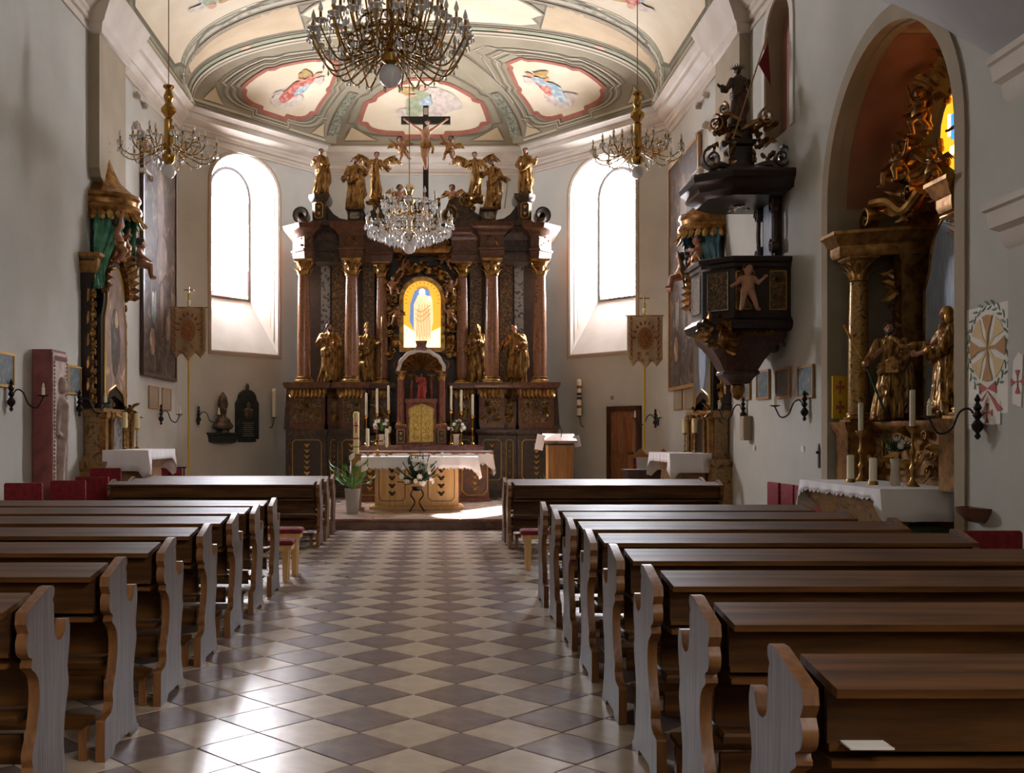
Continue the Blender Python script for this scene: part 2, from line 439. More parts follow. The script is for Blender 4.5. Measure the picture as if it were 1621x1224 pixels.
plat = struct(MB().box2((XL, DSTEP+.05, -.01), (XR, DB, PLAT-.03)).build('floor_sanctuary', 'marble_riser', smooth=False), 'raised sanctuary floor with red-brown marble step')
xs = [XL, -4.2, -2.5, -1.05, .45, 1.9, 3.4, XR]
for i in range(7):
    MB().ploft([(xs[i]+.004, DSTEP), (xs[i+1]-.004, DSTEP), (xs[i+1]-.004, DSTEP+.45), (xs[i]+.004, DSTEP+.45)], [(PLAT-.05, -.012), (PLAT-.04, 0), (PLAT-.012, 0), (PLAT, -.012)]).build('step_slab', 'marble_riser', plat)
for j in range(7):
    y0 = DSTEP+.45+j*1.25
    for i in range(9):
        x0 = XL+i*1.2+(j % 2)*.1; x1 = min(x0+1.2, XR)
        MB().box2((x0+.003, y0+.003, PLAT-.03), (x1-.003, min(y0+1.25, DB)-.003, PLAT)).build('floor_slab', 'marble_platform', plat, smooth=False)

# walls
def wall_mesh(o, u, outer, holes):
    o = V(o); u = V(u).normalized(); loops = [outer]+holes
    vs = [o+u*p[0]+V((0, 0, p[1])) for l in loops for p in l]
    tri = tessellate_polygon([[V((p[0], p[1], 0)) for p in l] for l in loops])
    b = MB(); b.add(vs, tri); return b
struct(MB().box2((XL-.4, REAR-.4, -.2), (XL, DC, 11)).build('wall_left', 'plaster', smooth=False), 'pale grey plaster nave wall on the left')
struct(MB().box2((BL-.2, DB, -.2), (BR+.2, DB+.4, 11)).build('wall_back', 'plaster', smooth=False), 'plaster wall behind the high altar')
struct(MB().box2((XL-.4, REAR-.4, -.2), (XR+.4, REAR, 12)).build('wall_rear', 'plaster', smooth=False), 'plaster wall at the rear of the nave')

# right wall with the chapel niche (arched) and the oratory recess
NY, NR, NSP = 11.94, 1.66, 4.62
n0 = NY-NR; n1 = NY+NR
niche = [(n0, 0), (n1, 0)]+arc(NY, NSP, NR, 0, pi, 28)
orat = [(15.05, 6.1), (16.2, 6.1)]+arc(15.625, 7.65, .575, 0, pi, 12)
wb = wall_mesh((XR, 0, 0), (0, 1, 0), [(REAR, -.2), (DC, -.2), (DC, 11), (REAR, 11)], [niche, orat])
wr = struct(wb.build('wall_right', 'plaster', smooth=False), 'pale grey plaster nave wall on the right')
# niche reveal and back
def loft_loops(a, b):
    n = len(a); m = MB(); m.add(list(a)+list(b), [(i, (i+1) % n, n+(i+1) % n, n+i) for i in range(n)]); return m
ND = XR+1.25
la = [V((XR, p[0], p[1])) for p in niche]; lb = [V((ND, p[0], p[1])) for p in niche]
loft_loops(la, lb).build('niche_reveal', 'niche_plaster', wr, ang=20)
MB().box2((ND, n0-.3, -.1), (ND+.2, n1+.3, 6.6)).build('niche_back', 'niche_plaster', wr, smooth=False)
# painted panel on the soffit, cream border + red-brown field (both halves)
for far in (1, 0):
    for k, (x0, x1, zb, dd, mm) in enumerate([(XR+.10, XR+1.0, 4.42, .012, 'plaster_taupe'), (XR+.22, XR+.90, 4.55, .02, 'panel_redbrown')]):
        prof = []
        yy = n1 if far else n0
        s_ = -1 if far else 1
        prof.append((yy+s_*dd, zb)); 
        for i in range(15):
            a = pi/2*(i/14)*(1.0 if k == 0 else .97)
            prof.append((NY-s_*cos(a)*(NR-dd), NSP+sin(a)*(NR-dd)))
        b = MB(); n = len(prof)
        b.add([(x0, p[0], p[1]) for p in prof]+[(x1, p[0], p[1]) for p in prof], [(i, i+1, n+i+1, n+i) for i in range(n-1)])
        b.build('soffit_panel', mm, wr, ang=20)
# raised band round the niche arch
bd = [(n1, .2), ]+arc(NY, NSP, NR, 0, pi, 28)+[(n0, .2)]
def scale_arch(pts, cx, cz, w):
    out = []
    for y, z in pts:
        if z < cz: out.append((y+(w if y > cx else -w), z))
        else:
            v = V((y-cx, z-cz)).normalized()*w; out.append((y+v.x, z+v.y))
    return out
bo = scale_arch(bd, NY, NSP, .20)
def strip3(m, A, B, th):
    """band between two 3D polylines, thickness vector th"""
    n = len(A); th = V(th); A = [V(p) for p in A]; B = [V(p) for p in B]
    vs = A+B+[p+th for p in A]+[p+th for p in B]; fs = []
    for i in range(n-1):
        fs += [(i, i+1, n+i+1, n+i), (2*n+i, 3*n+i, 3*n+i+1, 2*n+i+1), (i, 2*n+i, 2*n+i+1, i+1), (n+i, n+i+1, 3*n+i+1, 3*n+i)]
    fs += [(0, n, 3*n, 2*n), (n-1, 3*n-1, 4*n-1, 2*n-1)]
    return m.add(vs, fs)
strip3(MB(), [(XR, p[0], p[1]) for p in bd], [(XR, p[0], p[1]) for p in bo], (-.03, 0, 0)).build('trim_niche', 'plaster_taupe', wr, ang=20)
# oratory recess
lb2 = [V((XR+.25, p[0], p[1])) for p in orat]
loft_loops([V((XR, p[0], p[1])) for p in orat], lb2).build('recess_reveal', 'plaster_taupe', wr, ang=20)
m = MB(); m.add(lb2, [tuple(range(len(lb2)))]); m.build('recess_panel', 'panel_redbrown', wr, smooth=False)
oo = scale_arch([(16.2, 6.1)]+arc(15.625, 7.65, .575, 0, pi, 12)+[(15.05, 6.1)], 15.625, 7.65, .14)
strip3(MB(), [(XR, p[0], p[1]) for p in [(16.2, 6.1)]+arc(15.625, 7.65, .575, 0, pi, 12)+[(15.05, 6.1)]], [(XR, p[0], p[1]) for p in oo], (-.03, 0, 0)).build('recess_trim', 'plaster_white', wr, ang=20)

# pier with imposts beside the niche, and the grey vault above it
pier = MB(); pier.box2((5.06, 7.9, 0), (XR+.01, 9.1, 6.2))
pr = struct(pier.build('wall_pier', 'plaster', smooth=False), 'plaster pilaster with two moulded imposts at the right edge')
for z0, k in ((3.22, 1), (4.52, .8)):
    MB().ploft([(5.06, 7.9), (XR, 7.9), (XR, 9.1), (5.06, 9.1)], [(z0, 0), (z0+.04, .03*k), (z0+.16, .05*k), (z0+.2, .11*k), (z0+.34, .13*k), (z0+.36, .16*k), (z0+.42, .16*k)]).build('impost', 'stucco', pr)
gv = MB(); vs_ = []
curve = [(14.2, 8.7), (13.4, 7.75), (12.6, 6.98), (11.7, 6.42), (10.8, 5.86), (9.9, 5.28), (9.1, 4.75), (8.4, 4.75), (7.9, 4.75), (7, 5.4), (5.6, 6.2), (4, 7.2), (2.5, 8.7)]
for y, z in curve: vs_ += [(XR+.02, y, z), (4.7, y, z+.65), (4.0, y, z+1.6), (3.2, y, z+3.0)]
gv.add(vs_, [(i*4+k, i*4+k+1, i*4+k+5, i*4+k+4) for i in range(len(curve)-1) for k in range(3)])
struct(gv.build('ceiling_side_vault', 'grey_vault', ang=60), 'grey plaster side vault at the upper right')

# diagonal apse walls with the two windows
def apse_wall(side):
    if side < 0: o = V((XL, DC, 0)); e = V((BL, DB, 0))
    else: o = V((XR, DC, 0)); e = V((BR, DB, 0))
    u = (e-o).normalized(); Lw = (e-o).length; out = V((u.y*side, -u.x*side, 0))     # outward
    if out.y < 0: out = -out
    u0, u1 = .94, 2.96; zb, zs, zt = 3.55, 7.45, 8.2; uc = (u0+u1)/2
    def loop(a, b, z0, z1, zt_):
        c = (a+b)/2
        return [(a, z0), (b, z0)]+[(c+(b-a)/2*cos(t), z1+(zt_-z1)*sin(t)) for t in [pi*i/16 for i in range(17)]]
    big = loop(u0, u1, zb, zs, zt); small = loop(uc-.63, uc+.63, 4.86, 7.35, 8.02)
    w = wall_mesh(o, u, [(0, -.2), (Lw, -.2), (Lw, 11), (0, 11)], [big])
    nm = 'left' if side < 0 else 'right'
    wo = struct(w.build('wall_apse_'+nm, 'plaster', smooth=False), 'angled apse wall with arched window on the '+nm)
    P = lambda p, d=0: o+u*p[0]+V((0, 0, p[1]))+out*d
    D = .62
    loft_loops([P(p) for p in big], [P(p, D) for p in small]).build('window_reveal', 'plaster_white', wo, ang=30)
    # mouldings and pink panels on the splays
    for ua, ub in ((u0, uc-.63), (u1, uc+.63)):
        def S(s, t):
            za = zb+(4.86-zb)*s; zz = zs+(7.35-zs)*s
            return o+u*(ua+(ub-ua)*s)+V((0, 0, za+(zz-za)*t))+out*(D*s)
        nr = (S(1, .5)-S(0, .5)).cross(V((0, 0, 1))).normalized()
        if nr.dot(P((uc, 6))-S(.5, .5)) < 0: nr = -nr
        for (a0, a1, b0, b1, th, mm) in ((.14, .88, .03, .985, .012, 'stucco'), (.26, .78, .08, .96, .018, 'panel_pink')):
            q4 = [S(a0, b0), S(a1, b0), S(a1, b1), S(a0, b1)]
            bb = MB(); bb.add([p for p in q4]+[p+nr*th for p in q4], [(0, 1, 2, 3), (4, 5, 6, 7), (0, 1, 5, 4), (1, 2, 6, 5), (2, 3, 7, 6), (3, 0, 4, 7)])
            bb.build('splay_panel', mm, wo, smooth=False)
    # soffit panel of the arch
    bb = MB(); A = []; 
    for i in range(3, 14):
        t = pi*i/16; pa = P((uc+(u1-u0)/2*cos(t), zs+(zt-zs)*sin(t))); pb = P((uc+.63*cos(t), 7.35+.67*sin(t)), D)
        A += [pa.lerp(pb, .2)-V((0, 0, .012)), pa.lerp(pb, .8)-V((0, 0, .012))]
    bb.add(A, [(i*2, i*2+1, i*2+3, i*2+2) for i in range(10)]); bb.build('soffit_panel', 'panel_pink', wo)
    # raised frame round the opening
    bi = [(p[0], p[1]) for p in big]; c = V((uc, (zb+zs)/2))
    def off(p, w_):
        x = p[0]+(w_ if p[0] > uc+.01 else -w_ if p[0] < uc-.01 else 0) if p[1] <= zs+.01 else uc+(p[0]-uc)*(1+w_/1.01)
        z = p[1]-w_ if p[1] <= zb+.01 else (p[1] if p[1] <= zs+.01 else zs+(p[1]-zs)*(1+w_/.75))
        return (x, z)
    ring = bi+[bi[0]]
    strip3(MB(), [P(off(p, .03)) for p in ring], [P(off(p, .10)) for p in ring], -out*.02).build('window_trim', 'line_tan', wo, ang=20)
    # window itself
    n_ = 1 if side < 0 else 2
    fr = MB(); sm = small+[small[0]]
    def off2(p, w_):
        v = V((p[0]-uc, p[1]-6.3)); k = V((v.x*(1-w_/.63), v.y*(1-w_/1.6))); return (uc+k.x, 6.3+k.y)
    strip3(fr, [P(p, D-.03) for p in sm], [P(off2(p, .05), D-.03) for p in sm], out*.08)
    win = struct(fr.build('window_%d' % n_, 'lead', smooth=False), 'tall arched leaded window in the %s apse wall' % nm)
    cols = [uc-.585, uc-.50, uc, uc+.50, uc+.585]; rows = [4.90, 5.0, 5.6, 6.15, 6.7, 7.25, 7.97]
    for ci in range(4):
        for ri in range(6):
            a, b = cols[ci]+.008, cols[ci+1]-.008; z0, z1 = rows[ri]+.008, rows[ri+1]-.008
            if ri == 5:
                f = lambda x: 7.30+.64*sqrt(max(0, 1-((x-uc)/.60)**2))
                poly = [(a, z0), (b, z0)]+[(b+(a-b)*k/5, max(z0+.01, f(b+(a-b)*k/5)-.02)) for k in range(6)]
            else: poly = [(a, z0), (b, z0), (b, z1), (a, z1)]
            edge = ci in (0, 3) or ri == 0
            mm = 'pane_white'
            if edge and random.random() < (.7 if ri == 0 else .3): mm = random.choice(['pane_red', 'pane_blue', 'pane_orange'])
            if edge and side > 0 and (random.random() < .7 or ci == 0): mm = 'pane_white'
            pb = MB(); pb.prism([(p[0]-uc, p[1]) for p in poly], .006, P((uc, 0), D+.0), u, (0, 0, 1)); pb.build('pane', mm, win, smooth=False)
    for x in cols[1:4]:
        zt2 = 7.30+.64*sqrt(max(0, 1-((x-uc)/.60)**2))
        MB().tube([P((x, 4.88), D), P((x, zt2), D)], .010, 6).build('lead_bar', 'lead', win)
    for z in rows[1:6]:
        MB().tube([P((uc-.6, z), D), P((uc+.6, z), D)], .010, 6).build('lead_bar', 'lead', win)
    return o, u, out
LW = apse_wall(-1); RW = apse_wall(1)

# glowing windows added out of frame, unseen, as fill light for the nave
for k, (x, y, s) in enumerate([(XR, -.6, -1), (XR, -2.8, -1), (XR, -5.0, -1)]):
    fr = MB(); poly = [(-.7, 5.0), (.7, 5.0)]+arc(0, 7.2, .7, 0, pi, 12)
    inner = [(-.62, 5.08), (.62, 5.08)]+arc(0, 7.2, .62, 0, pi, 12)
    strip3(fr, [(x, y+p[0], p[1]) for p in poly+[poly[0]]], [(x, y+p[0], p[1]) for p in inner+[inner[0]]], (s*.06, 0, 0))
    w_ = struct(fr.build('window_%d' % (k+3), 'lead', smooth=False), 'unseen arched nave window added as fill light')
    MB().prism(inner, .01, (x+s*.03, y, 0), (0, 1, 0)).build('pane', 'pane_nave_fill', w_, smooth=False)

struct(MB().box2((XL-.5, REAR-.5, 11), (XR+1.8, DB+.5, 11.3)).build('ceiling_light_block', 'plaster', smooth=False), 'unseen slab added above the vault to block sun and sky')  # added out of view to stop sun and sky leaking in
# cornice
def offset_path(path, o):
    P = [V(p) for p in path]; out = []
    for i, p in enumerate(P):
        e0 = (P[i]-P[i-1]).normalized() if i else (P[1]-P[0]).normalized()
        e1 = (P[i+1]-P[i]).normalized() if i < len(P)-1 else e0
        n0_ = V((e0.y, -e0.x)); n1_ = V((e1.y, -e1.x)); out.append(p+(n0_+n1_)*o/(1+n0_.dot(n1_)))
    return out
path = [(XL, REAR), (XL, DC), (BL, DB), (BR, DB), (XR, DC), (XR, REAR)]
prof = [(0, 8.22), (.035, 8.22), (.035, 8.27), (0.01, 8.30), (.01, 8.37), (.06, 8.38), (.08, 8.45), (.11, 8.47), (.11, 8.53), (.16, 8.55), (.24, 8.62), (.27, 8.63), (.27, 8.74), (.32, 8.76), (.38, 8.83), (.40, 8.83), (.40, 8.87), (.2, 8.90)]
names = ['left', 'apse_left', 'back', 'apse_right', 'right']
paths = [offset_path(path, o) for o, z in prof]
for i in range(5):
    b = MB(); vs_ = []
    for k, (o, z) in enumerate(prof): vs_ += [(*paths[k][i], z), (*paths[k][i+1], z)]
    b.add(vs_, [(k*2, k*2+1, k*2+3, k*2+2) for k in range(len(prof)-1)])
    struct(b.build('trim_%d' % (i+1), 'stucco', ang=25), 'moulded pale stucco cornice under the vault')
# pilaster stubs hanging from the cornice
for x, s, nm in ((XL, 1, 'left'), (XR, -1, 'right')):
    b = MB(); b.prism([(17.0, 8.4), (17.0, 6.0), (17.08, 5.86), (17.25, 5.8), (18.2, 5.8), (18.4, 5.88), (18.45, 6.0), (18.45, 8.4)], .18*s, (x, 0, 0), (0, 1, 0))
    po = struct(b.build('trim_pilaster_'+nm, 'plaster_taupe', smooth=False), 'short hanging pilaster under the cornice on the %s wall' % nm)
    pp = [(x, 16.98), (x+s*.2, 16.98), (x+s*.2, 18.47), (x, 18.47)]
    if s < 0: pp = pp[::-1]
    MB().ploft(pp, [(8.2, 0), (8.22, .03), (8.36, .05), (8.4, .1), (8.46, .12), (8.6, .2), (8.75, .28), (8.87, .33)]).build('capital', 'stucco', po)
    for yy, zz in ((19.6, 8.02), (19.6, 7.45), (20.0, 6.7)):
        b = MB(); b.volute((x+s*.05, yy, zz), .10, .10, 1.3, u=(0, 1, 0)); b.volute((x+s*.05, yy+.55, zz-.02), .09, .10, 1.3, u=(0, 1, 0), flip=-1, rot=pi)
        b.tube([(x+s*.05, yy, zz+.08), (x+s*.06, yy+.28, zz+.05), (x+s*.05, yy+.55, zz+.06)], .03, 6); b.build('stucco_scroll', 'stucco', po)

# ------------------------------------------------------------------ vault
HS, Z0, RISE, NE, DA = 5.05, 8.86, 1.52, 2.25, 22.62
def barrel(s, d):
    t = s*pi/2; x = HS*math.copysign(abs(sin(t))**(2/NE), s); z = Z0+RISE*abs(cos(t))**(2/NE); return V((AX+x, d, z))
E = [V(p) for p in paths[14]]     # cornice inner line
eL0, eL1, eR1, eR0 = V((AX-HS, DA)), V((BL+.25, DB-.38)), V((BR-.25, DB-.38)), V((AX+HS, DA))
def facet(e0, e1):
    C = V((AX, DA))
    def f(a, v):
        th = (1-v)*pi/2; w = sin(th)**(2/NE); z = Z0+RISE*cos(th)**(2/NE) if v > 0 else Z0
        p = C+(e0.lerp(e1, a)-C)*w; return V((p.x, p.y, z))
    return f
FL, FB, FR = facet(eL0, eL1), facet(eL1, eR1), facet(eR1, eR0)
def gridmesh(f, n, m, r0=(0, 1), r1=(0, 1)):
    b = MB(); vs_ = [f(r0[0]+(r0[1]-r0[0])*i/n, r1[0]+(r1[1]-r1[0])*j/m) for i in range(n+1) for j in range(m+1)]
    b.add(vs_, [(i*(m+1)+j, i*(m+1)+j+1, (i+1)*(m+1)+j+1, (i+1)*(m+1)+j) for i in range(n) for j in range(m)]); return b
ceil = struct(gridmesh(barrel, 40, 8, (-1, 1), (REAR, DA)).build('ceiling', 'vault_olive', ang=60), 'painted barrel vault with cream frescoed panels')
for f in (FL, FB, FR): gridmesh(f, 10, 24).build('apse_vault', 'vault_olive', ceil, ang=60)
def nrm_at(f, a, b):
    e = 1e-3; du = f(a+e, b)-f(a-e, b); dv = f(a, min(b+e, 1e9))-f(a, b-e); n = du.cross(dv)
    if n.length < 1e-12: return V((0, 0, -1))
    n.normalize(); return n if n.z < 0 else -n
def fill(f, poly, off, m, name='fresco_panel', k=8):
    """paint layer: star-shaped polygon in surface coordinates"""
    cx = sum(p[0] for p in poly)/len(poly); cy = sum(p[1] for p in poly)/len(poly); n = len(poly); vs_ = []
    for r in range(k+1):
        t = r/k
        for p in poly:
            a, b = cx+(p[0]-cx)*t, cy+(p[1]-cy)*t
            vs_.append(f(a, b)+nrm_at(f, a, b)*off)
    fs = [(r*n+i, r*n+(i+1) % n, (r+1)*n+(i+1) % n, (r+1)*n+i) for r in range(k) for i in range(n)]
    b = MB(); b.add(vs_, fs); return b.build(name, m, ceil, ang=60)
def stroke(f, pts, w, off, m, name='painted_band', closed=False):
    n = len(pts); P = [f(*p) for p in pts]; N = [nrm_at(f, *p) for p in pts]; vs_ = []
    for i in range(n):
        a = P[i-1] if (i or closed) else P[i]; b = P[(i+1) % n] if (i < n-1 or closed) else P[i]
        t = (b-a).normalized(); s_ = N[i].cross(t).normalized(); q_ = P[i]+N[i]*off; vs_ += [q_-s_*w/2, q_+s_*w/2]
    k = n if closed else n-1
    b = MB(); b.add(vs_, [(i*2, i*2+1, ((i+1) % n)*2+1, ((i+1) % n)*2) for i in range(k)]); return b.build(name, m, ceil, ang=60)
def dens(poly, n=6, closed=True):
    out = []; k = len(poly) if closed else len(poly)-1
    for i in range(k):
        p, q_ = poly[i], poly[(i+1) % len(poly)]
        out += [(p[0]+(q_[0]-p[0])*j/n, p[1]+(q_[1]-p[1])*j/n) for j in range(n)]
    if not closed: out.append(poly[-1])
    return out
def medallion(a0, a1, v0, v1, notch=.06):
    """baroque outline: straight ends with stepped notches, bulging sides"""
    na, nv = (a1-a0), (v1-v0); o = []
    def P(x, y): o.append((a0+na*x, v0+nv*y))
    P(.34, 0); P(.66, 0); P(.66, .06); 
    for i in range(6): t = i/5; P(.72+.22*sin(t*pi/2), .06+.16*(1-cos(t*pi/2)))
    P(1, .24); P(1, .60); P(.94, .64)
    for i in range(7): t = i/6; P(.94-.26*t, .70+.24*sin(t*pi/2))
    P(.66, 1); P(.34, 1)
    for i in range(7): t = 1-i/6; P(.06+.26*t, .70+.24*sin(t*pi/2))
    P(.06, .64); P(0, .60); P(0, .24)
    for i in range(6): t = 1-i/5; P(.28-.22*sin(t*pi/2), .06+.16*(1-cos(t*pi/2)))
    P(.34, .06); return o
def blob(f, c, ra, rv, m, n=14, jag=.15, ph=0, off=.03, sk=0):
    pts = []
    for i in range(n):
        t = 2*pi*i/n; k = 1+jag*sin(3*t+ph)+jag*.6*sin(5*t+ph*2)
        pts.append((c[0]+ra*cos(t)*k+sk*sin(t)*ra, c[1]+rv*sin(t)*k))
    return fill(f, pts, off, m, 'fresco_figure', 3)
def angel(f, c, sa, sv, robe, flip=1):
    A = lambda x, y: (c[0]+sa*x*flip, c[1]+sv*y)
    blob(f, A(-.1, -1.0), sa*.75, sv*.45, 'fresco_cloud', ph=1)
    blob(f, A(.45, -.75), sa*.45, sv*.35, 'fresco_cloud', ph=2)
    blob(f, A(0, -.35), sa*.45, sv*.75, robe, off=.036, ph=.5, sk=.3*flip)
    blob(f, A(.3, -.05), sa*.25, sv*.5, 'fresco_blue' if robe != 'fresco_blue' else 'fresco_red', off=.038, ph=2)
    blob(f, A(.12, .35), sa*.30, sv*.30, robe, off=.040, ph=1)
    blob(f, A(.62, .55), sa*.42, sv*.20, 'fresco_cloud', off=.036, jag=.25, ph=3)
    blob(f, A(-.5, .62), sa*.40, sv*.20, 'fresco_gold', off=.036, jag=.25, ph=1)
    blob(f, A(.15, .78), sa*.16, sv*.17, 'fresco_flesh', off=.042, jag=.03)
    blob(f, A(-.3, .3), sa*.28, sv*.07, 'fresco_flesh', off=.042, jag=.05)
for f, c0, flip in ((FL, .5, 1), (FR, .5, -1)):
    a0, a1 = (.25, .82) if f is FL else (.18, .75)
    md = dens(medallion(a0, a1, .10, .64), 3)
    fill(f, md, .012, 'vault_cream'); stroke(f, md, .10, .018, 'vault_red', closed=True)
    big = dens(medallion(a0-.10, a1+.08, .055, .74), 3); stroke(f, big, .05, .012, 'vault_dark', closed=True); stroke(f, dens(medallion(a0-.13, a1+.11, .04, .80), 3), .03, .012, 'vault_light', closed=True)
    for q_, w_, m_ in ((.05, .03, 'vault_dark'), (.075, .025, 'vault_light'), (.155, .025, 'vault_dark')): stroke(f, dens(medallion(a0-q_, a1+q_*.9, .10-q_*.45, .64+q_), 3), w_, .013, m_, closed=True)
    angel(f, ((a0+a1)/2+(.03 if f is FL else -.03), .40), .13, .15, 'fresco_red' if f is FL else 'fresco_blue', flip)
    for tri in ([(.06, .05), (.20, .05), (.10, .18)], [(.94, .05), (.83, .05), (.92, .18)]):
        fill(f, dens(tri, 4), .012, 'vault_tan', k=4); stroke(f, dens(tri, 4), .03, .014, 'vault_dark', closed=True)
    stroke(f, [(i/16, .03) for i in range(17)], .05, .012, 'vault_light'); stroke(f, [(i/16, .015) for i in range(17)], .03, .012, 'vault_dark')
md = dens(medallion(.14, .86, .08, .60), 3)
fill(FB, md, .012, 'vault_cream'); stroke(FB, md, .10, .018, 'vault_red', closed=True)
stroke(FB, dens(medallion(.07, .93, .045, .70), 3), .05, .012, 'vault_dark', closed=True)
angel(FB, (.46, .42), .16, .14, 'fresco_green', 1); blob(FB, (.62, .40), .10, .12, 'fresco_cloud', ph=2)
for tri in ([(.07, .04), (.25, .04), (.10, .17)], [(.93, .04), (.75, .04), (.90, .17)]):
    fill(FB, dens(tri, 4), .012, 'vault_tan', k=4); stroke(FB, dens(tri, 4), .03, .014, 'vault_dark', closed=True)
# ribs with grisaille ornament between the facets
for f, a in ((FL, 1.0), (FR, 0.0)):
    ln = [(a, .02+.9*i/30) for i in range(31)]
    rf = (lambda ff, a_: lambda x, v: ff(min(max(x, 0), 1), v))(f, a)
    P = [f(a, v) for _, v in ln]
    for w, off, mm in ((.74, .035, 'vault_light'), (.66, .045, 'vault_olive'), (.36, .055, 'vault_dark'), (.30, .06, 'vault_grisaille')):
        vs_ = []; lim = len(P) if w > .5 else 17
        for i in range(lim):
            t = (P[min(i+1, 30)]-P[max(i-1, 0)]).normalized(); rad = V((P[i].x-AX, P[i].y-DA, 0)); sd = V((0, 0, 1)).cross(t).normalized(); n_ = sd.cross(t).normalized()
            n_ = n_ if n_.z < 0 else -n_; k = 1-.55*(i/30)
            vs_ += [P[i]+n_*off*1.6-sd*w*k/2+V((0, 0, 0)), P[i]+n_*off*1.6+sd*w*k/2]
        st = 0 if w > .5 else 2
        b = MB(); b.add(vs_, [(i*2, i*2+1, i*2+3, i*2+2) for i in range(st, lim-1)]); b.build('painted_rib', mm, ceil, ang=60)
# transverse bands where nave and apse meet
S = lambda dfun, n=48, s0=-1, s1=1: [(s0+(s1-s0)*i/n, dfun(s0+(s1-s0)*i/n)) for i in range(n+1)]
for d, w, mm, off in ((22.5, .26, 'vault_light', .012), (22.52, .06, 'vault_dark', .016), (22.22, .16, 'vault_green', .014), (22.05, .035, 'vault_dark', .016), (22.36, .03, 'vault_dark', .018)):
    stroke(barrel, S(lambda s: d), w, off, mm)
for k in (-.52, -.2, .2, .52): blob(barrel, (k, 22.22), .022, .07, 'fresco_flesh', jag=.02, off=.02)
def dB(s, t=2.35): return 22.55-t*max(0, 1-abs(s))**.42
for o_, w, mm in ((0, .05, 'vault_dark'), (-.10, .14, 'vault_light'), (-.20, .04, 'vault_dark'), (.14, .10, 'vault_olive')):
    stroke(barrel, S(lambda s: dB(s)+o_), w, .014, mm)
for o_, w, mm in ((-.30, .10, 'vault_green'), (-.40, .03, 'vault_dark'), (.24, .03, 'vault_dark')):
    stroke(barrel, S(lambda s: dB(s)+o_), w, .013, mm)
# tan fields between the two arcs, and the cream oblong at the crown
for sg in (-1, 1):
    up = [(sg*s, 21.93) for s in [.30+.55*i/14 for i in range(15)]]; lo = [(sg*s, dB(s)+.12) for s in [.85-.55*i/14 for i in range(15)]]
    fill(barrel, up+lo, .010, 'vault_tan', k=3); stroke(barrel, up+lo, .03, .013, 'vault_dark', closed=True)
crown = [(s, 21.9) for s in [-.24+.48*i/12 for i in range(13)]]+[(.29, 21.7), (.27, 21.45), (.30, 21.2), (.26, 20.85), (.22, 20.6)]+[(s, 20.42) for s in [.2-.4*i/10 for i in range(11)]]+[(-.22, 20.6), (-.26, 20.85), (-.30, 21.2), (-.27, 21.45), (-.29, 21.7)]
fill(barrel, crown, .016, 'vault_cream'); stroke(barrel, crown, .06, .02, 'vault_olive', closed=True)
# large nave medallions either side
for sg in (-1, 1):
    o_ = [(.93, 19.6), (.93, 20.9), (.88, 21.15), (.86, 21.5), (.80, 21.35), (.74, 21.25), (.70, 21.0), (.62, 20.7), (.56, 20.75), (.48, 20.55), (.36, 20.2), (.24, 20.0), (.2, 19.6), (.2, 18.0), (.28, 17.6), (.5, 17.3), (.74, 17.3), (.86, 17.5), (.88, 17.9), (.93, 18.1)]
    pl = dens([(sg*a, b) for a, b in o_], 3)
    fill(barrel, pl, .012, 'vault_cream'); stroke(barrel, pl, .08, .016, 'vault_dark', closed=True); stroke(barrel, dens([(sg*(a+(.018 if a > .55 else -.018)), b+(.12 if b > 19.5 else -.12)) for a, b in o_], 3), .10, .014, 'vault_green', closed=True)
    g = (lambda s_: lambda a, b: barrel(a, b))(sg)
    angel(g, (sg*.55, 19.35), .11, .62, 'fresco_green' if sg < 0 else 'fresco_red', sg)
    for tri in ([(.965, 22.0), (.93, 21.4), (.90, 21.75)], [(.97, 20.9), (.955, 20.0), (.955, 20.9)]):
        t2 = dens([(sg*a, b) for a, b in tri], 4); fill(barrel, t2, .012, 'vault_tan', k=3); stroke(barrel, t2, .03, .014, 'vault_dark', closed=True)
    for s_, w, mm in ((.985, .06, 'vault_light'), (.973, .03, 'vault_dark')): stroke(barrel, [(sg*s_, REAR+(DA-REAR)*i/40) for i in range(41)], w, .012, mm)
    stroke(barrel, [(sg*(.2+.75*i/20), 16.9) for i in range(21)], .3, .012, 'vault_light')
# ------------------------------------------------------------------ carved figures
def hand(mb, p, d, s):
    """palm with four fingers and a thumb, size s, along d"""
    p = V(p); d = V(d).normalized(); u = V((0, -1, .2)); u = (u-d*u.dot(d)).normalized(); w = d.cross(u)
    mb.cap(p, s*.22, p+d*s*.45, s*.26, 7)
    for i, L in enumerate((.42, .5, .46, .36)):
        q0 = p+d*s*.45+w*s*(-.22+.15*i); q1 = q0+d*s*L*.6+u*s*.06; q2 = q1+d*s*L*.35+u*s*.18
        mb.tube([q0, q1, q2], [s*.085, s*.08, s*.06], 5)
    q0 = p+d*s*.1-w*s*.2; mb.tube([q0, q0-w*s*.22+d*s*.2+u*s*.1, q0-w*s*.2+d*s*.42+u*s*.2], [s*.1, s*.09, s*.07], 5)

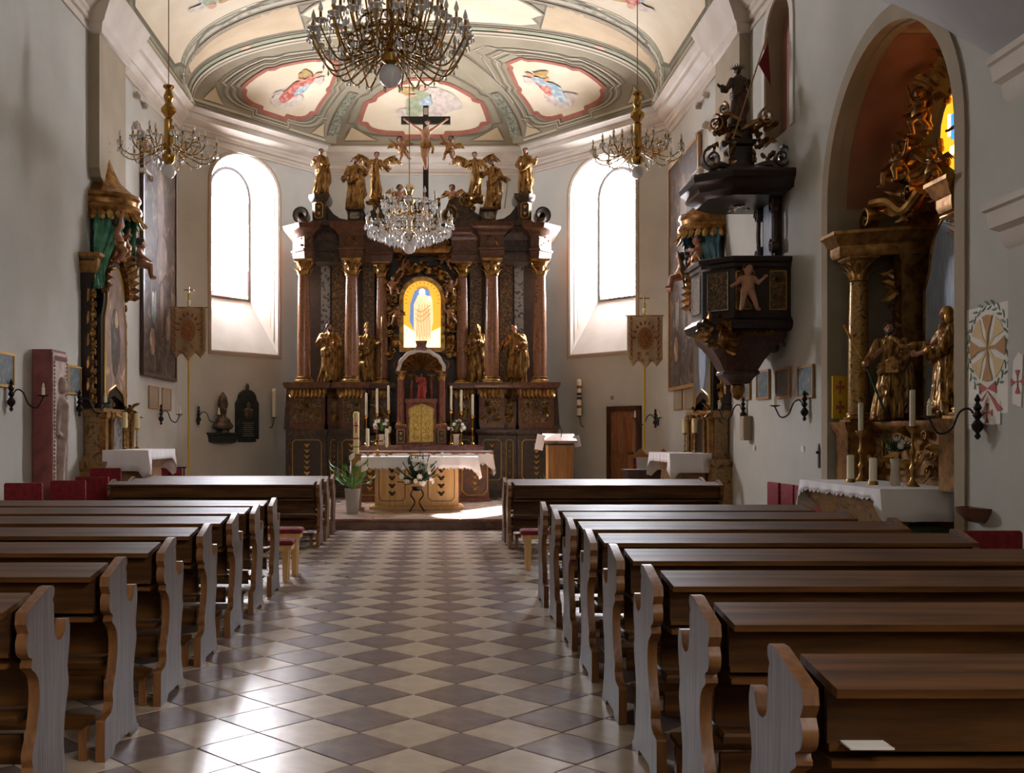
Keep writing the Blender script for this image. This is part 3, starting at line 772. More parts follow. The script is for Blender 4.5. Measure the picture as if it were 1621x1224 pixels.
def head(mb, c, r, tilt=0, yaw=0, pitch=0):
    M = Matrix.Rotation(yaw, 3, 'Z')@Matrix.Rotation(tilt, 3, 'Y')@Matrix.Rotation(pitch, 3, 'X'); c = V(c)
    def A(p, rr): mb.ball(c+M@(V(p)*r), tuple(x*r for x in rr) if isinstance(rr, tuple) else rr*r, 10, 7, M)
    A((0, .08, .12), (.80, .92, .90)); A((0, -.22, -.35), (.60, .62, .62)); A((0, -.42, -.72), (.30, .26, .24))
    A((0, -.92, -.18), (.13, .22, .26)); A((0, -.78, -.52), (.24, .14, .10)); A((-.32, -.70, .08), (.17, .12, .08)); A((.32, -.70, .08), (.17, .12, .08))
    A((-.30, -.76, .24), (.22, .1, .06)); A((.30, -.76, .24), (.22, .1, .06)); A((-.82, .05, -.12), (.10, .2, .26)); A((.82, .05, -.12), (.10, .2, .26))
    return M

def hair_on(mb, c, r, M, kind):
    c = V(c)
    def A(p, rr): mb.ball(c+M@(V(p)*r), tuple(x*r for x in rr), 9, 6, M)
    if kind in ('short', 'long', 'beard', 'curly'):
        A((0, .22, .34), (.90, .95, .85)); A((-.62, .28, .0), (.34, .6, .6)); A((.62, .28, .0), (.34, .6, .6))
        for i in range(9):
            a = pi*i/8; A((-.78*cos(a), -.25, .35+.5*sin(a)), (.24, .3, .24))
    if kind == 'long':
        A((-.6, .4, -.7), (.32, .4, .7)); A((.6, .4, -.7), (.32, .4, .7)); A((0, .6, -.5), (.7, .4, .9))
    if kind == 'beard':
        A((0, -.45, -.92), (.42, .36, .48)); A((-.45, -.30, -.62), (.22, .36, .38)); A((.45, -.3, -.62), (.22, .36, .38)); A((0, -.5, -1.3), (.24, .24, .32))
    if kind == 'mitre':
        mb.lathe([(.86*r, .25*r), (1.0*r, 1.0*r), (.7*r, 1.9*r), (.12*r, 2.5*r)], 10, c, m=M.to_4x4(), sy=.8)
    if kind == 'veil':
        A((0, .2, .25), (1.0, 1.02, 1.05)); A((0, .45, -.8), (1.05, .7, 1.2)); A((-.85, .1, -.7), (.28, .55, 1.0)); A((.85, .1, -.7), (.28, .55, 1.0))
    if kind == 'crown':
        mb.lathe([(.8*r, .55*r), (1.0*r, 1.1*r), (.92*r, 1.1*r), (.72*r, .55*r)], 12, c, m=M.to_4x4())
        for i in range(8):
            a = 2*pi*i/8; p = V((cos(a)*r*1.0, sin(a)*r, 1.1*r)); mb.cap(c+M@p, r*.12, c+M@(p+V((0, 0, r*.45))), r*.05, 6)

def wing(mb, root, tip, down, s):
    """feathered wing: shoulder bone and rows of feathers"""
    root = V(root); tip = V(tip); down = V(down).normalized()
    mid = root.lerp(tip, .5)-down*s*.10
    mb.tube(bez([root, mid, tip], 5), [s*.06]*10+[s*.03], 6)
    crv = bez([root, mid, tip], 5)
    for k, (L, n) in enumerate(((1.0, 9), (.6, 8))):
        for i in range(n):
            t = (i+.5)/n; p = crv[int(t*10)]; fan = (tip-root).normalized()*(.1+.55*t)
            mb.leaf(p+V((0, -.012*s*k, 0)), down+fan, (0, -1, 0), s*L*(.35+.35*t), s*.13, .15, 4)

def figure(name, label, H, loc, rz=0, armL=None, armR=None, robe='gold_robe', skin='flesh', hair='beard', lean=0, twist=.0, hd=(0, 0, 0), fold=1.0,
           seed=1, wings=None, extra=None, group=None, cat='statue', mantle=True, folds_n=15, width=1.0, voxel=None, hairmat='hair_brown'):
    """standing robed statue facing -Y, feet at the origin; arms are (elbow, hand) in units of H"""
    rnd = random.Random(seed); W = width
    sway = lambda z: lean*sin(z*pi*1.05)*.9
    armL = armL or ((-.17, -.02, .64), (-.12, -.14, .60)); armR = armR or ((.17, -.02, .64), (.10, -.13, .66))
    b = MB(); c = MB(); cl = MB()
    sh = sway(.8)
    hc = (sway(.92)+hd[0]*.03, -.02, .928)
    M = head(b, hc, .060, hd[0]*.3, hd[1], hd[2])
    b.cap((sh, .0, .80), .035, (hc[0], -.005, .90), .032)
    # feet
    fw = sway(0); b.cap((-.05+fw, -.06, .015), .022, (-.06+fw, -.13, .012), .018); b.cap((.05+fw, -.04, .015), .022, (.07+fw, -.12, .012), .018)
    b.cap((sway(.4), .01, .4), .06, (sh, .0, .78), .06); b.cap((sway(.3)-.04, 0, .4), .05, (-.05+fw, -.05, .02), .024); b.cap((sway(.3)+.04, 0, .4), .05, (.05+fw, -.03, .02), .024)
    # robe: lofted with folds
    rings = [(.0, .150, .120), (.05, .148, .118), (.16, .132, .108), (.3, .122, .10), (.42, .118, .095), (.52, .112, .088), (.60, .098, .078), (.68, .104, .078), (.76, .118, .074), (.81, .108, .062), (.84, .060, .046), (.86, .04, .04)]
    n = 40; vs_ = []; ph = rnd.random()*6
    for z, rx, ry in rings:
        amp = fold*(.24*max(0, 1-z/.85)**.7+.03)
        for i in range(n):
            a = 2*pi*i/n; k = 1+amp*(.55*sin(7*a+ph+z*3)+.35*sin(11*a+ph*2-z*4)+.3*sin(4*a-ph+z*2))
            vs_.append((rx*W*cos(a)*k+sway(z), ry*sin(a)*k*W, z))
    nr = len(rings); fs = [(j*n+i, j*n+(i+1) % n, (j+1)*n+(i+1) % n, (j+1)*n+i) for j in range(nr-1) for i in range(n)]
    fs += [tuple(range(n-1, -1, -1)), tuple((nr-1)*n+i for i in range(n))]
    c.add(vs_, fs)
    for i in range(folds_n):     # raised folds
        a = -pi/2+rnd.uniform(-1.5, 1.5); z0 = rnd.uniform(.0, .1); z1 = rnd.uniform(.32, .62); pts = []; rs = []
        for k in range(7):
            t = k/6; z = z0+(z1-z0)*t; aa = a*(1-.25*t)-.12*t+.12*sin(t*5+i); g = 1.04-.02*t
            rx = .158-.05*z/.6; pts.append((rx*W*cos(aa)*g+sway(z), (rx*.8)*sin(aa)*g*W, z)); rs.append(.022*(1-.5*t)+.004)
        c.tube(pts, rs, 6)
    # knee pushing through, mantle wrapped over the hips and one shoulder
    c.cap((.055+sway(.35), -.07, .32), .05*W, (.05+sway(.5), -.04, .5), .06*W)
    if mantle:
        for k in range(5):
            o_ = k*.028
            c.tube(bez([(-.130*W+sway(.5), .02, .46+o_), (-.07*W+sway(.5), -.118*W, .47+o_*.9), (.05*W+sway(.55), -.120*W, .54+o_*.8), (.130*W+sway(.62), -.03, .62+o_*.6)], 5), .013+.010*(k%2), 6)
        c.tube(bez([(.13*W+sh, .0, .64), (.10*W+sh, -.07, .76), (.03+sh, -.05, .83), (-.03+sh, .04, .85)], 5), .03, 7)
        for k in range(4):
            x = .125*W+.014*k; c.tube(bez([(x+sway(.6)-.01, -.035+.02*k, .62), (x+.02+sway(.4), -.04+.02*k, .42), (x+.03+sway(.2), -.03+.025*k, .18+.03*k)], 5), [.018]*8+[.022, .022, .016], 6)
    for s_, (el, ha) in ((-1, armL), (1, armR)):
        S_ = V((s_*.115*W+sh, 0, .79)); el = V(el); ha = V(ha); el.x += sh; ha.x += sh
        c.cap(S_, .048, el, .042, 9); f1 = el.lerp(ha, .72); c.cap(el, .043, f1, .050, 9); c.cap(el+V((0, .01, -.03)), .03, f1+V((0, .01, -.055)), .035, 8)
        b.cap((sh, 0, .78), .04, el, .03, 8); b.cap(el, .03, ha, .02, 8)
        hand(cl, ha, (ha-el), .085)
    hm = MB(); hair_on(hm, hc, .060, M, hair)
    vox = voxel or .0115
    body = remeshed(b, vox*.75, 1); body.add(cl.v, cl.f)
    rb = remeshed(c, vox, 0); hr = remeshed(hm, vox*.85, 1)
    for m_ in (body, rb, hr): m_.v = [(p[0]*H, p[1]*H, p[2]*H) for p in m_.v]
    o = body.build(name, skin, ang=60); o.location = loc; o.rotation_euler = (0, 0, rz); tag(o, label, cat, group)
    rb.build('robe', robe, o, ang=60); hr.build('hair' if hair not in ('mitre', 'veil', 'crown') else hair, hairmat if hair not in ('mitre', 'veil', 'crown') else (robe if hairmat == 'hair_brown' else hairmat), o, ang=60)
    if wings:
        for sd in (-1, 1):
            w = MB(); t = wings; wing(w, (sd*.07, .07, .74), (sd*t[0], .10, t[1]), (sd*.15, .0, -1), t[2])
            w.v = [(p[0]*H, p[1]*H, p[2]*H) for p in w.v]; w.build('wing', robe, o, ang=60)
    if extra: extra(o, H)
    return o

PUT = {}
def putto_mesh(pose):
    """child angel, about 1 unit tall, facing -Y"""
    if pose in PUT: return PUT[pose]
    b = MB()
    P = dict(
        stand=dict(aL=((-.22, -.05, .56), (-.34, -.12, .50)), aR=((.22, .0, .56), (.32, -.08, .66)), lL=((-.10, -.04, .22), (-.14, -.02, .02)), lR=((.12, -.05, .22), (.20, -.02, .02)), hd=(.1, .2, 0)),
        fly=dict(aL=((-.24, -.05, .70), (-.40, -.10, .86)), aR=((.24, -.05, .58), (.38, -.14, .56)), lL=((-.10, -.10, .24), (-.16, .10, .08)), lR=((.14, .02, .22), (.26, .16, .10)), hd=(-.3, -.3, .1)),
        sit=dict(aL=((-.24, -.02, .56), (-.22, -.18, .46)), aR=((.22, -.02, .70), (.30, -.06, .88)), lL=((-.14, -.24, .34), (-.15, -.26, .10)), lR=((.14, -.22, .36), (.22, -.26, .14)), hd=(.25, .2, 0)),
        reach=dict(aL=((-.20, -.06, .80), (-.24, -.10, 1.02)), aR=((.20, -.10, .60), (.10, -.22, .62)), lL=((-.10, -.16, .28), (-.12, -.06, .06)), lR=((.14, -.10, .26), (.20, .06, .08)), hd=(-.2, .4, -.2)))[pose]
    M = head(b, (.0, -.03, .84), .125, *P['hd'])
    b.cap((0, 0, .70), .06, (0, -.02, .78), .055)
    b.ball((0, 0, .60), (.145, .10, .13)); b.ball((0, -.03, .49), (.135, .115, .12)); b.ball((0, .0, .42), (.14, .11, .09)); b.cap((-.12, 0, .66), .055, (.12, 0, .66), .055)
    cl = MB()
    for s_, (e, h) in ((-1, P['aL']), (1, P['aR'])):
        b.cap((s_*.14, 0, .66), .055, e, .046); b.cap(e, .046, h, .032); hand(cl, h, V(h)-V(e), .10)
    for s_, (k, f) in ((-1, P['lL']), (1, P['lR'])):
        b.cap((s_*.07, 0, .40), .085, k, .062); b.cap(k, .062, f, .042); b.cap(f, .04, V(f)+V((s_*.02, -.09, -.015)), .03)
    hm = MB(); hair_on(hm, (0, -.03, .84), .125, M, 'curly')
    dr = MB()
    for k in range(5): dr.tube(bez([(-.16, .03, .36+k*.022), (-.08, -.13, .36+k*.024), (.07, -.14, .41+k*.02), (.17, .0, .46+k*.015)], 4), .022, 6)
    dr.tube(bez([(.17, .0, .46), (.22, .04, .34), (.19, .06, .22), (.24, .08, .10)], 4), [.03]*9+[.035, .03, .03, .02], 6)
    body = remeshed(b, .02, 1); body.add(cl.v, cl.f)
    w = MB(); wing(w, (-.06, .09, .62), (-.36, .14, .80), (-.2, 0, -1), .42); wing(w, (.06, .09, .62), (.36, .14, .80), (.2, 0, -1), .42)
    PUT[pose] = (body, remeshed(hm, .022, 1), remeshed(dr, .02, 1), w); return PUT[pose]
PM = {}
def putto(label, H, loc, pose='stand', rz=0, skin='flesh', wings='gold', sash='gold', rx=0, ry=0, group=None, name='cherub_statue'):
    key = (pose, skin)
    if key not in PM:
        b, h, d, w = putto_mesh(pose); PM[key] = (b.mesh('cherub', skin, ang=60), h.mesh('cherub_hair', 'hair_brown', ang=60), d, w)
    b, h, d, w = PM[key]
    o = link(name, b, None, loc, (rx, ry, rz), H); tag(o, label, 'statue', group)
    link('hair', h, o)
    if sash: link('sash', mcache(('sash', pose, sash), lambda: d.mesh('sash', sash, ang=60)), o)
    if wings: link('wings', mcache(('wings', pose, wings), lambda: w.mesh('wings', wings, ang=60)), o)
    return o
MC = {}
def mcache(k, f):
    if k not in MC: MC[k] = f()
    return MC[k]

def column_part(parent, x, y, z0, z1, r, shaft='column_marble', gold='gold', n=20, cap_h=None):
    ch = cap_h or r*2.4; bh = r*1.0; root = MB()
    H = z1-z0
    sh = root.lathe([(r*1.0, bh*.9), (r, H*.3), (r*.93, H*.65), (r*.84, H-ch)], n).mesh('column', shaft, ang=40)
    o = link('column', sh, parent, (x, y, z0))
    MB().ploft([(-r*1.35, -r*1.35), (r*1.35, -r*1.35), (r*1.35, r*1.35), (-r*1.35, r*1.35)], [(0, 0), (bh*.25, 0)]).lathe([(r*1.32, bh*.25), (r*1.4, bh*.36), (r*1.32, bh*.5), (r*1.12, bh*.56), (r*1.1, bh*.66), (r*1.2, bh*.74), (r*1.18, bh*.86), (r*1.02, bh*.95)], n).build('base', gold, o)
    c = MB(); c.lathe([(r*.84, H-ch), (r*.95, H-ch+.03*ch), (r*.84, H-ch+.08*ch), (r*.86, H-ch*.5), (r*1.15, H-ch*.14)], n)
    for ring, (zz, L, cu) in enumerate(((.05, .55, .8), (.30, .62, .9))):
        for i in range(8):
            a = 2*pi*(i+.5*ring)/8; d = V((cos(a), sin(a), 0)); c.leaf(d*r*.86+V((0, 0, H-ch+zz*ch)), (0, 0, 1), d, ch*L, r*.6, cu, 5)
    for i in range(4):
        a = pi/4+pi/2*i; d = V((cos(a), sin(a), 0)); c.volute(d*r*1.3+V((0, 0, H-ch*.2)), r*.3, r*.3, 1.2, u=d)
    c.ploft([(-r*1.25, -r*1.25), (r*1.25, -r*1.25), (r*1.25, r*1.25), (-r*1.25, r*1.25)], [(H-ch*.13, 0), (H-ch*.05, .03), (H, .03)])
    c.build('capital', gold, o)
    return o
def rect(x0, x1, y0, y1): return [(x0, y0), (x1, y0), (x1, y1), (x0, y1)]
def gold_panel(parent, x0, x1, z0, z1, y, depth=.02, field='altar_dark', chain=True, cut=.06, lw=.022, nm='panel', gold='gold_line'):
    """recessed dark panel with an octagonal gilt border and a vertical chain of gilt leaves; faces -Y"""
    c = min(cut, (x1-x0)*.25, (z1-z0)*.25)
    poly = [(x0+c, z0), (x1-c, z0), (x1, z0+c), (x1, z1-c), (x1-c, z1), (x0+c, z1), (x0, z1-c), (x0, z0+c)]
    o = MB().prism(poly, .012, (0, y, 0)).build(nm, field, parent, smooth=False)
    fr = MB(); P = [(p[0], y-.012, p[1]) for p in poly]
    for i in range(8): fr.tube([P[i], P[(i+1) % 8]], lw/2, 6)
    fr.build('gilt_border', gold, o)
    if chain:
        ch = MB(); xc = (x0+x1)/2; n = max(2, int((z1-z0)/.14)); hgt = (z1-z0)*.84
        for i in range(n):
            z = z0+(z1-z0)*.08+hgt*(i+.5)/n; s_ = min(.06, (x1-x0)*.22); h2 = hgt/n*.45
            ch.ball((xc, y-.02, z), (s_*.6, .018, h2*.55), 8, 4)
            for sg in (-1, 1): ch.leaf((xc, y-.02, z), (sg, 0, .8), (0, -1, 0), s_*1.5, s_*.8, .5, 4)
        ch.build('leaf_chain', gold, o)
    return o
def scrollwork(mb, x0, x1, z0, z1, y, n, s, rnd, depth=.05):
    """dense carved rocaille: C-scrolls and acanthus leaves on a plane facing -Y"""
    for i in range(n):
        x = rnd.uniform(x0, x1); z = rnd.uniform(z0, z1); k = s*rnd.uniform(.6, 1.2); a = rnd.uniform(0, 6.28)
        if i % 2: mb.volute((x, y-rnd.uniform(0, depth), z), k*.5, k*.3, 1.2, rot=a, flip=rnd.choice((-1, 1)))
        else: mb.leaf((x, y-rnd.uniform(0, depth), z), (cos(a), -.2, sin(a)), (0, -1, 0), k*1.6, k*.8, rnd.uniform(.4, 1.1), 5)
    return mb
# ------------------------------------------------------------------ high altar (scale at its front plane: 68.1 px per metre)
HC = -.28; SC = 68.1
def hz(y): return EYE+(690-y)/SC
altar = thing('high_altar', 'tall dark marble and gilt baroque high altar with six columns against the back wall', 'altar', (HC, 24.0, PLAT))
def az(y): return hz(y)-PLAT
# back panelling
zb0, zb1, zb2, zb3 = 0.0, az(680), az(607), az(413)
bk = MB(); bk.box2((-2.95, .75, 0), (2.95, 1.15, az(362))); bk.build('back_wall', 'altar_dark', altar, smooth=False)
for s in (-1, 1):
    for x0, x1, mm in ((2.42, 2.20, 'silver_pattern'), (2.16, 1.86, 'gold_pattern'), (1.42, 1.14, 'gold_pattern')):
        MB().box2((s*x0, .66, zb2), (s*x1, .8, zb3)).build('pilaster', mm, altar, smooth=False)
    # lower zone blocks
    for xc, w, yf in ((2.62, .86, -.42), (2.02, .36, -.22), (1.60, .62, -.48), (.98, .50, -.05)):
        xa, xb = s*xc-w/2, s*xc+w/2
        MB().ploft(rect(xa, xb, yf, .8), [(0, .05), (.12, .05), (.16, 0), (zb1-.14, 0), (zb1-.1, .03), (zb1-.03, .05), (zb1, .05)]).build('lower_pedestal', 'altar_marble', altar)
        gold_panel(altar, xa+.10, xb-.10, .40, zb1-.24, yf-.002)
        # upper pedestal with bulging gilt carving
        MB().ploft(rect(xa+.04, xb-.04, yf+.04, .8), [(zb1, 0), (zb1+.06, 0), (zb1+.12, .02), (zb2-.30, .02), (zb2-.26, .06), (zb2-.16, .05), (zb2-.12, .12), (zb2-.05, .15), (zb2, .15)]).build('upper_pedestal', 'altar_red', altar)
        gold_panel(altar, xa+.12, xb-.12, zb1+.16, zb2-.38, yf+.015, chain=False, field='gold_pattern', cut=.02, gold='gold_dark')
        sw = MB(); rn = random.Random(int(xc*100)+s)
        for k in range(int(w/.09)): sw.leaf((xa+.08+k*.09, yf-.03, zb2-.14), (0, -.2, -1), (0, -1, 0), .30, .11, .6, 5)
        scrollwork(sw, xa+.14, xb-.14, zb1+.2, zb2-.42, yf, 16, .12, rn)
        sw.build('carving', 'gold', altar)
    # side returns of the lower zone
    MB().ploft(rect(s*3.06-.08, s*3.06+.08, -.2, .8), [(0, 0), (zb1, 0), (zb1, .04), (zb2-.1, -.02), (zb2, .04)]).build('return', 'altar_marble', altar)
    for xo, yo, r in ((2.73, -.12, .155), (1.615, -.2, .165), (.955, .30, .15)):
        column_part(altar, s*xo, yo, zb2, zb3, r)
    # entablature
    ez = [(0, 0), (.08, .02), (.16, .03), (.18, .06), (.22, .06), (.24, .02), (.50, .02), (.53, .06), (.60, .10), (.64, .18), (.70, .22), (.78, .24)]
    for nm, xa, xb, yf, k in (('entablature_outer', 2.52, 2.96, -.36, 1), ('entablature_middle', 1.36, 1.86, -.46, 1), ('entablature_link', 1.80, 2.60, .10, .6), ('entablature_inner', .70, 1.40, .12, .7)):
        x0, x1 = sorted((s*xa, s*xb))
        pg = rect(x0, x1, yf, .9)
        if 'outer' in nm: pg = [(x0, yf), (x0+.16, yf), (x1+.02, yf+.34), (x1+.02, .9), (x0, .9)] if s > 0 else [(x0-.02, yf+.34), (x1-.16, yf), (x1, yf), (x1, .9), (x0-.02, .9)]
        MB().ploft(pg, [(zb3+z, o*k) for z, o in ez]).build(nm, 'altar_red' if 'link' not in nm else 'altar_marble', altar)
    sw = MB(); scrollwork(sw, min(s*1.42, s*1.8), max(s*1.42, s*1.8), zb3+.28, zb3+.48, -.48, 12, .07, random.Random(5)); scrollwork(sw, min(s*2.55, s*2.9), max(s*2.55, s*2.9), zb3+.28, zb3+.48, -.38, 10, .07, random.Random(6)); sw.build('frieze_carving', 'gold_dark', altar)
    # upper storey: volutes, statue pedestals, sweeping scroll
    zt = zb3+.78
    v = MB(); v.volute((s*2.76, -.05, zt+.24), .24, .5, 1.6, rot=-pi/2, flip=s); v.build('volute', 'altar_marble', altar, ang=40)
    x0, x1 = sorted((s*2.18, s*2.56))
    pg = [(x0, -.26), (x1-.12, -.26), (x1, -.14), (x1, .4), (x0, .4)] if s > 0 else [(x0, -.14), (x0+.12, -.26), (x1, -.26), (x1, .4), (x0, .4)]
    MB().ploft(pg, [(zt, .02), (zt+.1, .02), (zt+.14, -.03), (zt+.54, -.02), (zt+.58, .03), (zt+.66, .06), (zt+.72, .06)]).build('outer_plinth', 'altar_marble', altar)
    gold_panel(altar, x0+.1, x1-.1, zt+.16, zt+.52, -.25, chain=True, field='altar_dark')
    x0, x1 = sorted((s*1.36, s*1.72))
    MB().ploft(rect(x0, x1, -.36, .4), [(zt, .02), (zt+.08, .02), (zt+.1, -.02), (zt+.30, -.02), (zt+.34, .03), (zt+.38, .03)]).build('middle_plinth', 'altar_marble', altar)
    gold_panel(altar, x0+.06, x1-.06, zt+.12, zt+.28, -.342, chain=False, field='silver_pattern', gold='gold_dark')
    sc = [(s*2.2, zt+.5), (s*2.05, zt+.30), (s*1.9, zt+.2), (s*1.7, zt+.16), (s*1.7, zt), (s*2.2, zt)]
    MB().prism(sc if s > 0 else sc[::-1], .2, (0, .15, 0)).build('scroll_wall', 'altar_dark', altar, smooth=False)
    g = [(s*1.40, zt), (s*1.40, zt+.26), (s*1.15, zt+.42), (s*.9, zt+.75), (s*.62, zt+.62), (s*.45, zt+.2), (s*.45, zt)]
    MB().prism(g if s > 0 else g[::-1], .25, (0, .3, 0)).build('gable', 'altar_marble', altar, smooth=False)
    v = MB(); v.volute((s*.62, .12, zt+.30), .26, .3, 1.7, rot=pi/2, flip=-s); v.volute((s*1.02, .15, zt+.62), .22, .3, 1.6, rot=0, flip=s); v.build('gable_volute', 'gold_dark', altar, ang=40)
    MB().box2((s*1.38, .24, zb2), (s*1.12, .6, zb3)).build('inner_pilaster', 'gold_pattern', altar, smooth=False)
# middle bay behind the picture, with carved surround of clouds, leaves and scrolls
MB().box2((-.82, .56, zb2-.9), (.82, .9, zb3+.5)).build('centre_panel', 'altar_dark', altar, smooth=False)
sw = MB(); rn = random.Random(11)
pz0, pz1, pw = az(548), az(470), .44     # frame opening
for i in range(190):
    t = rn.random(); side = rn.choice((-1, 1))
    if i < 110: x = side*rn.uniform(pw+.16, .80); z = rn.uniform(pz0-.2, pz1+.1)
    else:
        a = rn.uniform(.05, pi-.05); rr = rn.uniform(pw+.22, .80); x = rr*cos(a); z = pz1+rr*sin(a)*1.05
    a = rn.uniform(0, 6.28); k = rn.uniform(.11, .22); y = .54-rn.uniform(.0, .22)
    if i % 3 == 0: sw.volute((x, y, z), k*.6, k*.5, 1.3, rot=a, flip=rn.choice((-1, 1)))
    elif i % 3 == 1: sw.leaf((x, y, z), (cos(a), -.3, sin(a)), (0, -1, 0), k*1.6, k*.8, rn.uniform(.5, 1.1), 6)
    else: sw.ball((x, y+.04, z), (k*.6, k*.4, k*.5), 8, 5)
sw.build('rocaille_surround', 'gold', altar, ang=50)
cr = MB()
for k, (z, w) in enumerate(((az(400), .62), (az(392), .5))): cr.ploft(rect(-w, w, .0, .5), [(z, 0), (z+.05, .04), (z+.10, .05), (z+.14, .1)])
cr.build('crown_moulding', 'gold_dark', altar)
cw = MB(); scrollwork(cw, -.7, .7, zb3+.15, zb3+.9, .1, 46, .16, random.Random(21), .15); cw.build('crown_carving', 'gold', altar, ang=50)
tp = MB(); tp.ploft(rect(-.34, .34, .1, .5), [(zb3+.5, .2), (zb3+.9, .05), (zb3+1.2, .0), (zb3+1.28, .08), (zb3+1.36, .1)]); tp.build('cross_base', 'altar_marble', altar)
tq = MB(); scrollwork(tq, -.32, .32, zb3+.9, zb3+1.35, .0, 22, .14, random.Random(23), .1); tq.build('cross_base_carving', 'gold', altar, ang=50)

# backlit picture of a robed figure in its gilt frame
pic = thing('altar_picture', 'brightly glowing golden arched picture of a robed figure at the centre of the high altar', 'picture', (HC, 24.40, PLAT))
def arch_poly(w, z0, z1, n=16): return [(-w, z0), (w, z0)]+[(w*cos(pi*i/n), z1+w*sin(pi*i/n)) for i in range(n+1)]
o_, i_ = arch_poly(pw+.10, pz0-.10, pz1), arch_poly(pw, pz0, pz1)
strip3(MB(), [(p[0], 0, p[1]) for p in o_+[o_[0]]], [(p[0], 0, p[1]) for p in i_+[i_[0]]], (0, .12, 0)).build('frame', 'gold', pic, ang=30)
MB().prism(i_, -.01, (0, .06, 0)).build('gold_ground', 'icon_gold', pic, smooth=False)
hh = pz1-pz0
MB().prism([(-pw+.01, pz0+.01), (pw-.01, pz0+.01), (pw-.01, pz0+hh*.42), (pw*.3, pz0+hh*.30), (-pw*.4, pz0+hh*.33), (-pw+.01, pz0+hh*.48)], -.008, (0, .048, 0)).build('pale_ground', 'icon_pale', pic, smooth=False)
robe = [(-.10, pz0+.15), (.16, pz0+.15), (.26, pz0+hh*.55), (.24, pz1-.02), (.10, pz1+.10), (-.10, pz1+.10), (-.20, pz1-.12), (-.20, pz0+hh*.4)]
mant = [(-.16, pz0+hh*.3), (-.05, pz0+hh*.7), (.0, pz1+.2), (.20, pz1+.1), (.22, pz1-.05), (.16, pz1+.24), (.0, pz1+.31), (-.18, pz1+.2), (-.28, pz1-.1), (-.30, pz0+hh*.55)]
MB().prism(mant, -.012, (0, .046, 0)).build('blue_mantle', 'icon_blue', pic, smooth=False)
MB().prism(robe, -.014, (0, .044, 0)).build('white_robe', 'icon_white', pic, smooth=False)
b = MB(); b.ball((-.0, .02, pz1+.16), (.075, .015, .095), 12, 6); b.ball((.17, .02, pz1+.02), (.05, .015, .06), 10, 6); b.build('faces', 'icon_pale', pic)
b = MB()
for k in range(7):
    a = pi*(k+.5)/7; b.leaf((.0+.08*cos(a), .02, pz1+.22+.03*sin(a)), (cos(a), 0, sin(a)+.6), (0, -1, 0), .09, .03, .1, 3)
for k in range(9): b.tube([(-.14+.04*k, .022, pz0+.2+.06*(k % 2)), (-.12+.038*k, .02, pz0+hh*.5), (-.10+.032*k, .022, pz0+hh*(.8+.1*(k % 2)))], .007, 5)
for k in range(3): b.tube(bez([(-.17, .024, pz0+hh*(.62+.09*k)), (-.02, .02, pz0+hh*(.54+.1*k)), (.2, .024, pz0+hh*(.72+.08*k))], 5), .008, 5)
b.tube([(-.05, .012, pz1+.18), (-.02, .012, pz1+.182)], .006, 5); b.tube([(.02, .012, pz1+.182), (.05, .012, pz1+.18)], .006, 5); b.tube([(-.02, .012, pz1+.11), (.02, .012, pz1+.11)], .006, 5)
for k in range(26):
    a = 2*pi*k/26; 
    if sin(a) > -.3: b.tube([(.36*cos(a), .04, pz1+.36*sin(a)), (.42*cos(a), .04, pz1+.42*sin(a))], .01, 5)
b.build('gold_lines', 'icon_line', pic)

# crucifix on top
cx = thing('crucifix', 'tall dark wooden crucifix with a pale figure rising above the high altar', 'crucifix', (pix(674, 305, 24.3).x, 24.3, 0))
k = 24.3/FPX; zt0, zt1 = EYE+(690-318)*k, EYE+(690-167)*k; zcb = EYE+(690-190)*k
b = MB(); b.box2((-.065, .0, zt0), (.065, .09, zt1)); b.box2((-.58, -.003, zcb-.085), (.58, .093, zcb+.085)); b.build('cross', 'black_wood', cx, smooth=False)
MB().box2((-.05, -.015, zt1-.22), (.05, 0, zt1-.06)).build('title_plate', 'paper', cx, smooth=False)
H = 1.16; zz = EYE+(690-268)*k
b = MB(); Zp = lambda x, y, z: (x*H, y*H, zz+z*H)
M = head(b, Zp(.03, -.14, .90), .060*H, .5, .3, .35)
b.cap(Zp(0, -.06, .78), .04*H, Zp(.02, -.11, .86), .035*H); b.ball(Zp(0, -.07, .70), (.105*H, .062*H, .11*H)); b.ball(Zp(0, -.06, .58), (.085*H, .055*H, .10*H)); b.ball(Zp(0, -.06, .47), (.09*H, .06*H, .08*H))
for s in (-1, 1):
    b.cap(Zp(s*.11, -.06, .77), .036*H, Zp(s*.25, -.05, .87), .028*H); b.cap(Zp(s*.25, -.05, .87), .028*H, Zp(s*.40, -.035, .98), .018*H); hand(b, Zp(s*.40, -.035, .98), (s, 0, .6), .08*H)
    b.cap(Zp(s*.045, -.06, .43), .055*H, Zp(s*.035-.03, -.13, .23), .040*H); b.cap(Zp(s*.035-.03, -.13, .23), .04*H, Zp(s*.015-.0, -.05, .04), .024*H); b.cap(Zp(s*.015, -.05, .04), .024*H, Zp(s*.012, -.11, -.02), .02*H)
remeshed(b, .0125, 1).build('figure', 'flesh_pale', cx, ang=60)
b = MB(); hair_on(b, Zp(.03, -.14, .90), .06*H, M, 'beard'); remeshed(b, .014, 1).build('hair', 'hair_brown', cx, ang=60)
b = MB()
for j in range(5): b.tube(bez([Zp(-.10, -.02, .44+j*.02), Zp(-.05, -.13, .42+j*.02), Zp(.05, -.13, .43+j*.022), Zp(.10, -.03, .47+j*.015)], 4), .025*H, 6)
b.tube(bez([Zp(.10, -.06, .48), Zp(.15, -.08, .40), Zp(.13, -.05, .30)], 4), .03*H, 6); remeshed(b, .014, 1).build('loincloth', 'gold', cx, ang=60)

def at(x, y, d): p = pix(x, y, d); return (p.x, p.y, p.z)
